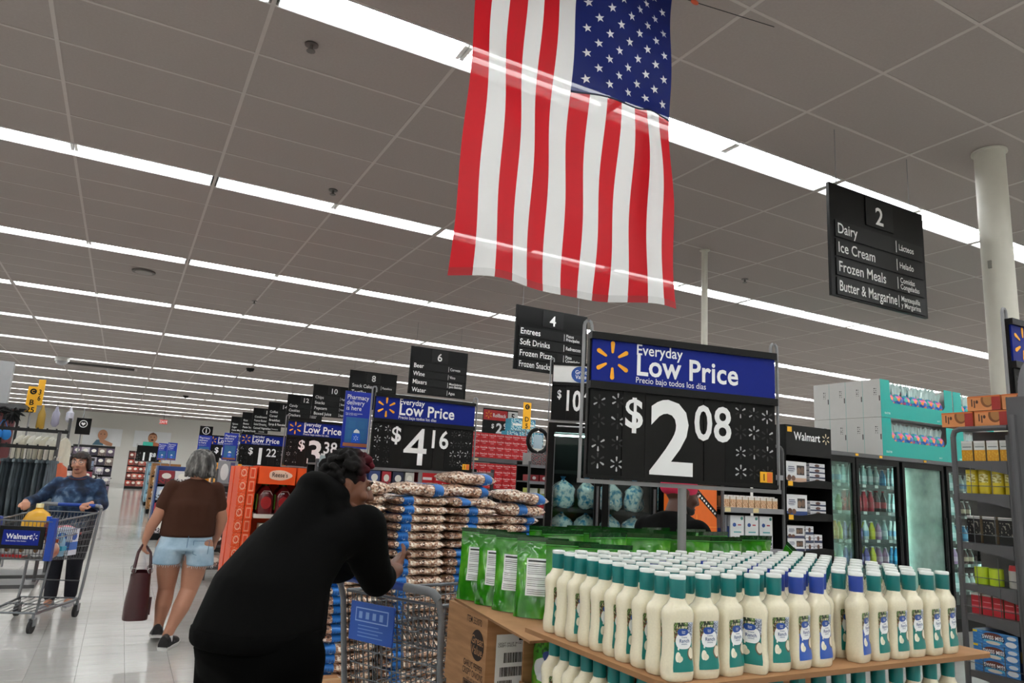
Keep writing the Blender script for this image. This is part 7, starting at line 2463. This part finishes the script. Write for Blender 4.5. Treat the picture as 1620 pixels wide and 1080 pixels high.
for i in range(4):
    put_garment('dress', ('#5c6b62', '#7f8a88')[i % 2], .30, .9, (-1.68 + i * .056, 9.9, 1.445), R_(74), 'grey-green garment at the left end of the lower bar, %s from the left' % ORD[i], 'grey garments on the lower bar')
for i in range(8):
    put_garment('shirt', ('#d8d5c8', '#cfcab8', '#dedbd2')[i % 3], .34, .52, (-1.12 + i * .066, 10.7, 1.725), R_(70), 'cream white top on the higher bar, %s from the left' % ORD[i], 'white tops on the higher bar')
for i in range(3):
    put_garment('shirt', ('#d98a6a', '#c9b8a8', '#d06a48')[i], .34, .5, (-.72 + i * .03, 10.3, 1.42), R_(60), 'orange and cream top hanging at the bar end, %s from the left' % ORD[i], 'orange tops at the bar end')
# blue and black intimates on a wall panel
t = thing('display_wall', 'grey header and dusky red display wall above the clothing racks at far left', 'fixture', (-3.4, 12.0, 0))
MB().span((0, 0, 0), (2.02, .1, 2.12)).build('panel', mat('wall_rose', '#7c4648', .7), t)
MB().span((-.05, -.25, 2.1), (2.15, .1, 2.16)).build('ledge', GREY, t)
MB().span((-.05, -.06, 2.16), (1.9, .1, 2.75)).build('header_board', mat('header_grey', '#a9aaac', .6), t)
for x in (.5, 1.2, 1.9, 2.06):
    MB().span((x - .015, -.03, 0), (x + .015, 0, 2.1)).build('upright', DARK, t)
for i in range(4):
    q = thing('swim_top', 'bright blue bikini top hanging on the wall, %s from the left' % ORD[i], 'clothes', (-1.86 + i * .15, 11.3, 1.86), R_(20), 'blue bikini tops')
    for sd in (-1, 1):
        MB().ball((sd * .05, 0, -.12), (.058, .04, .075), 12, 7).build('cup', mat('swim_blue', '#1477c4', .6), q, True)
    MB().tube([(-.06, 0, -.06), (-.01, 0, .06), (.01, 0, .06), (.06, 0, -.06)], .006, 5).build('strap', mat('swim_blue', '#1477c4', .6), q)
rf = random.Random(8)
for i in range(4):
    q = thing('feather_trim', 'black feathery garment above the blue bikini tops, %s from the left' % ORD[i], 'clothes', (-1.9 + i * .2, 11.1, 2.02), 0, 'black feathery garments')
    mb = MB()
    for k in range(36):
        a, e = rf.uniform(0, 6.28), rf.uniform(-1.2, .6)
        d_ = Vector((math.cos(a) * math.cos(e), .5 * math.sin(a) * math.cos(e), math.sin(e)))
        mb.tube([d_ * .02, d_ * .09, d_ * .15 + Vector((0, 0, -.02))], [.008, .014, .003], 5)
    mb.build('feathers', mat('feather_black', '#0b0b0d', .8), q)
    MB().tube([(0, 0, 0), (0, 0, .05), (.012, 0, .065)], .004, 5).build('hanger', DARK, q)
for i, (x, h_) in enumerate(((-1.02, .5), (-.86, .4), (-.70, .3))):
    q = thing('hanging_accessory', ('gold bottle-shaped accessory above the white tops', 'lilac grey garment hanging above the white tops', 'pale garment hanging above the white tops at right')[i], 'clothes', (x, 11.4, 2.16), 0)
    MB().lathe([(.02, -h_ * .7), (.05, -h_ * .6), (.045, -h_ * .25), (.02, -.05), (.012, 0)], 12).build('body', mat(('acc_gold', 'acc_lilac', 'acc_pale')[i], ('#a8842c', '#9a98ac', '#b8b8c4')[i], .4), q, True)
    MB().tube([(0, 0, 0), (0, 0, .05)], .004, 5).build('hook', DARK, q)
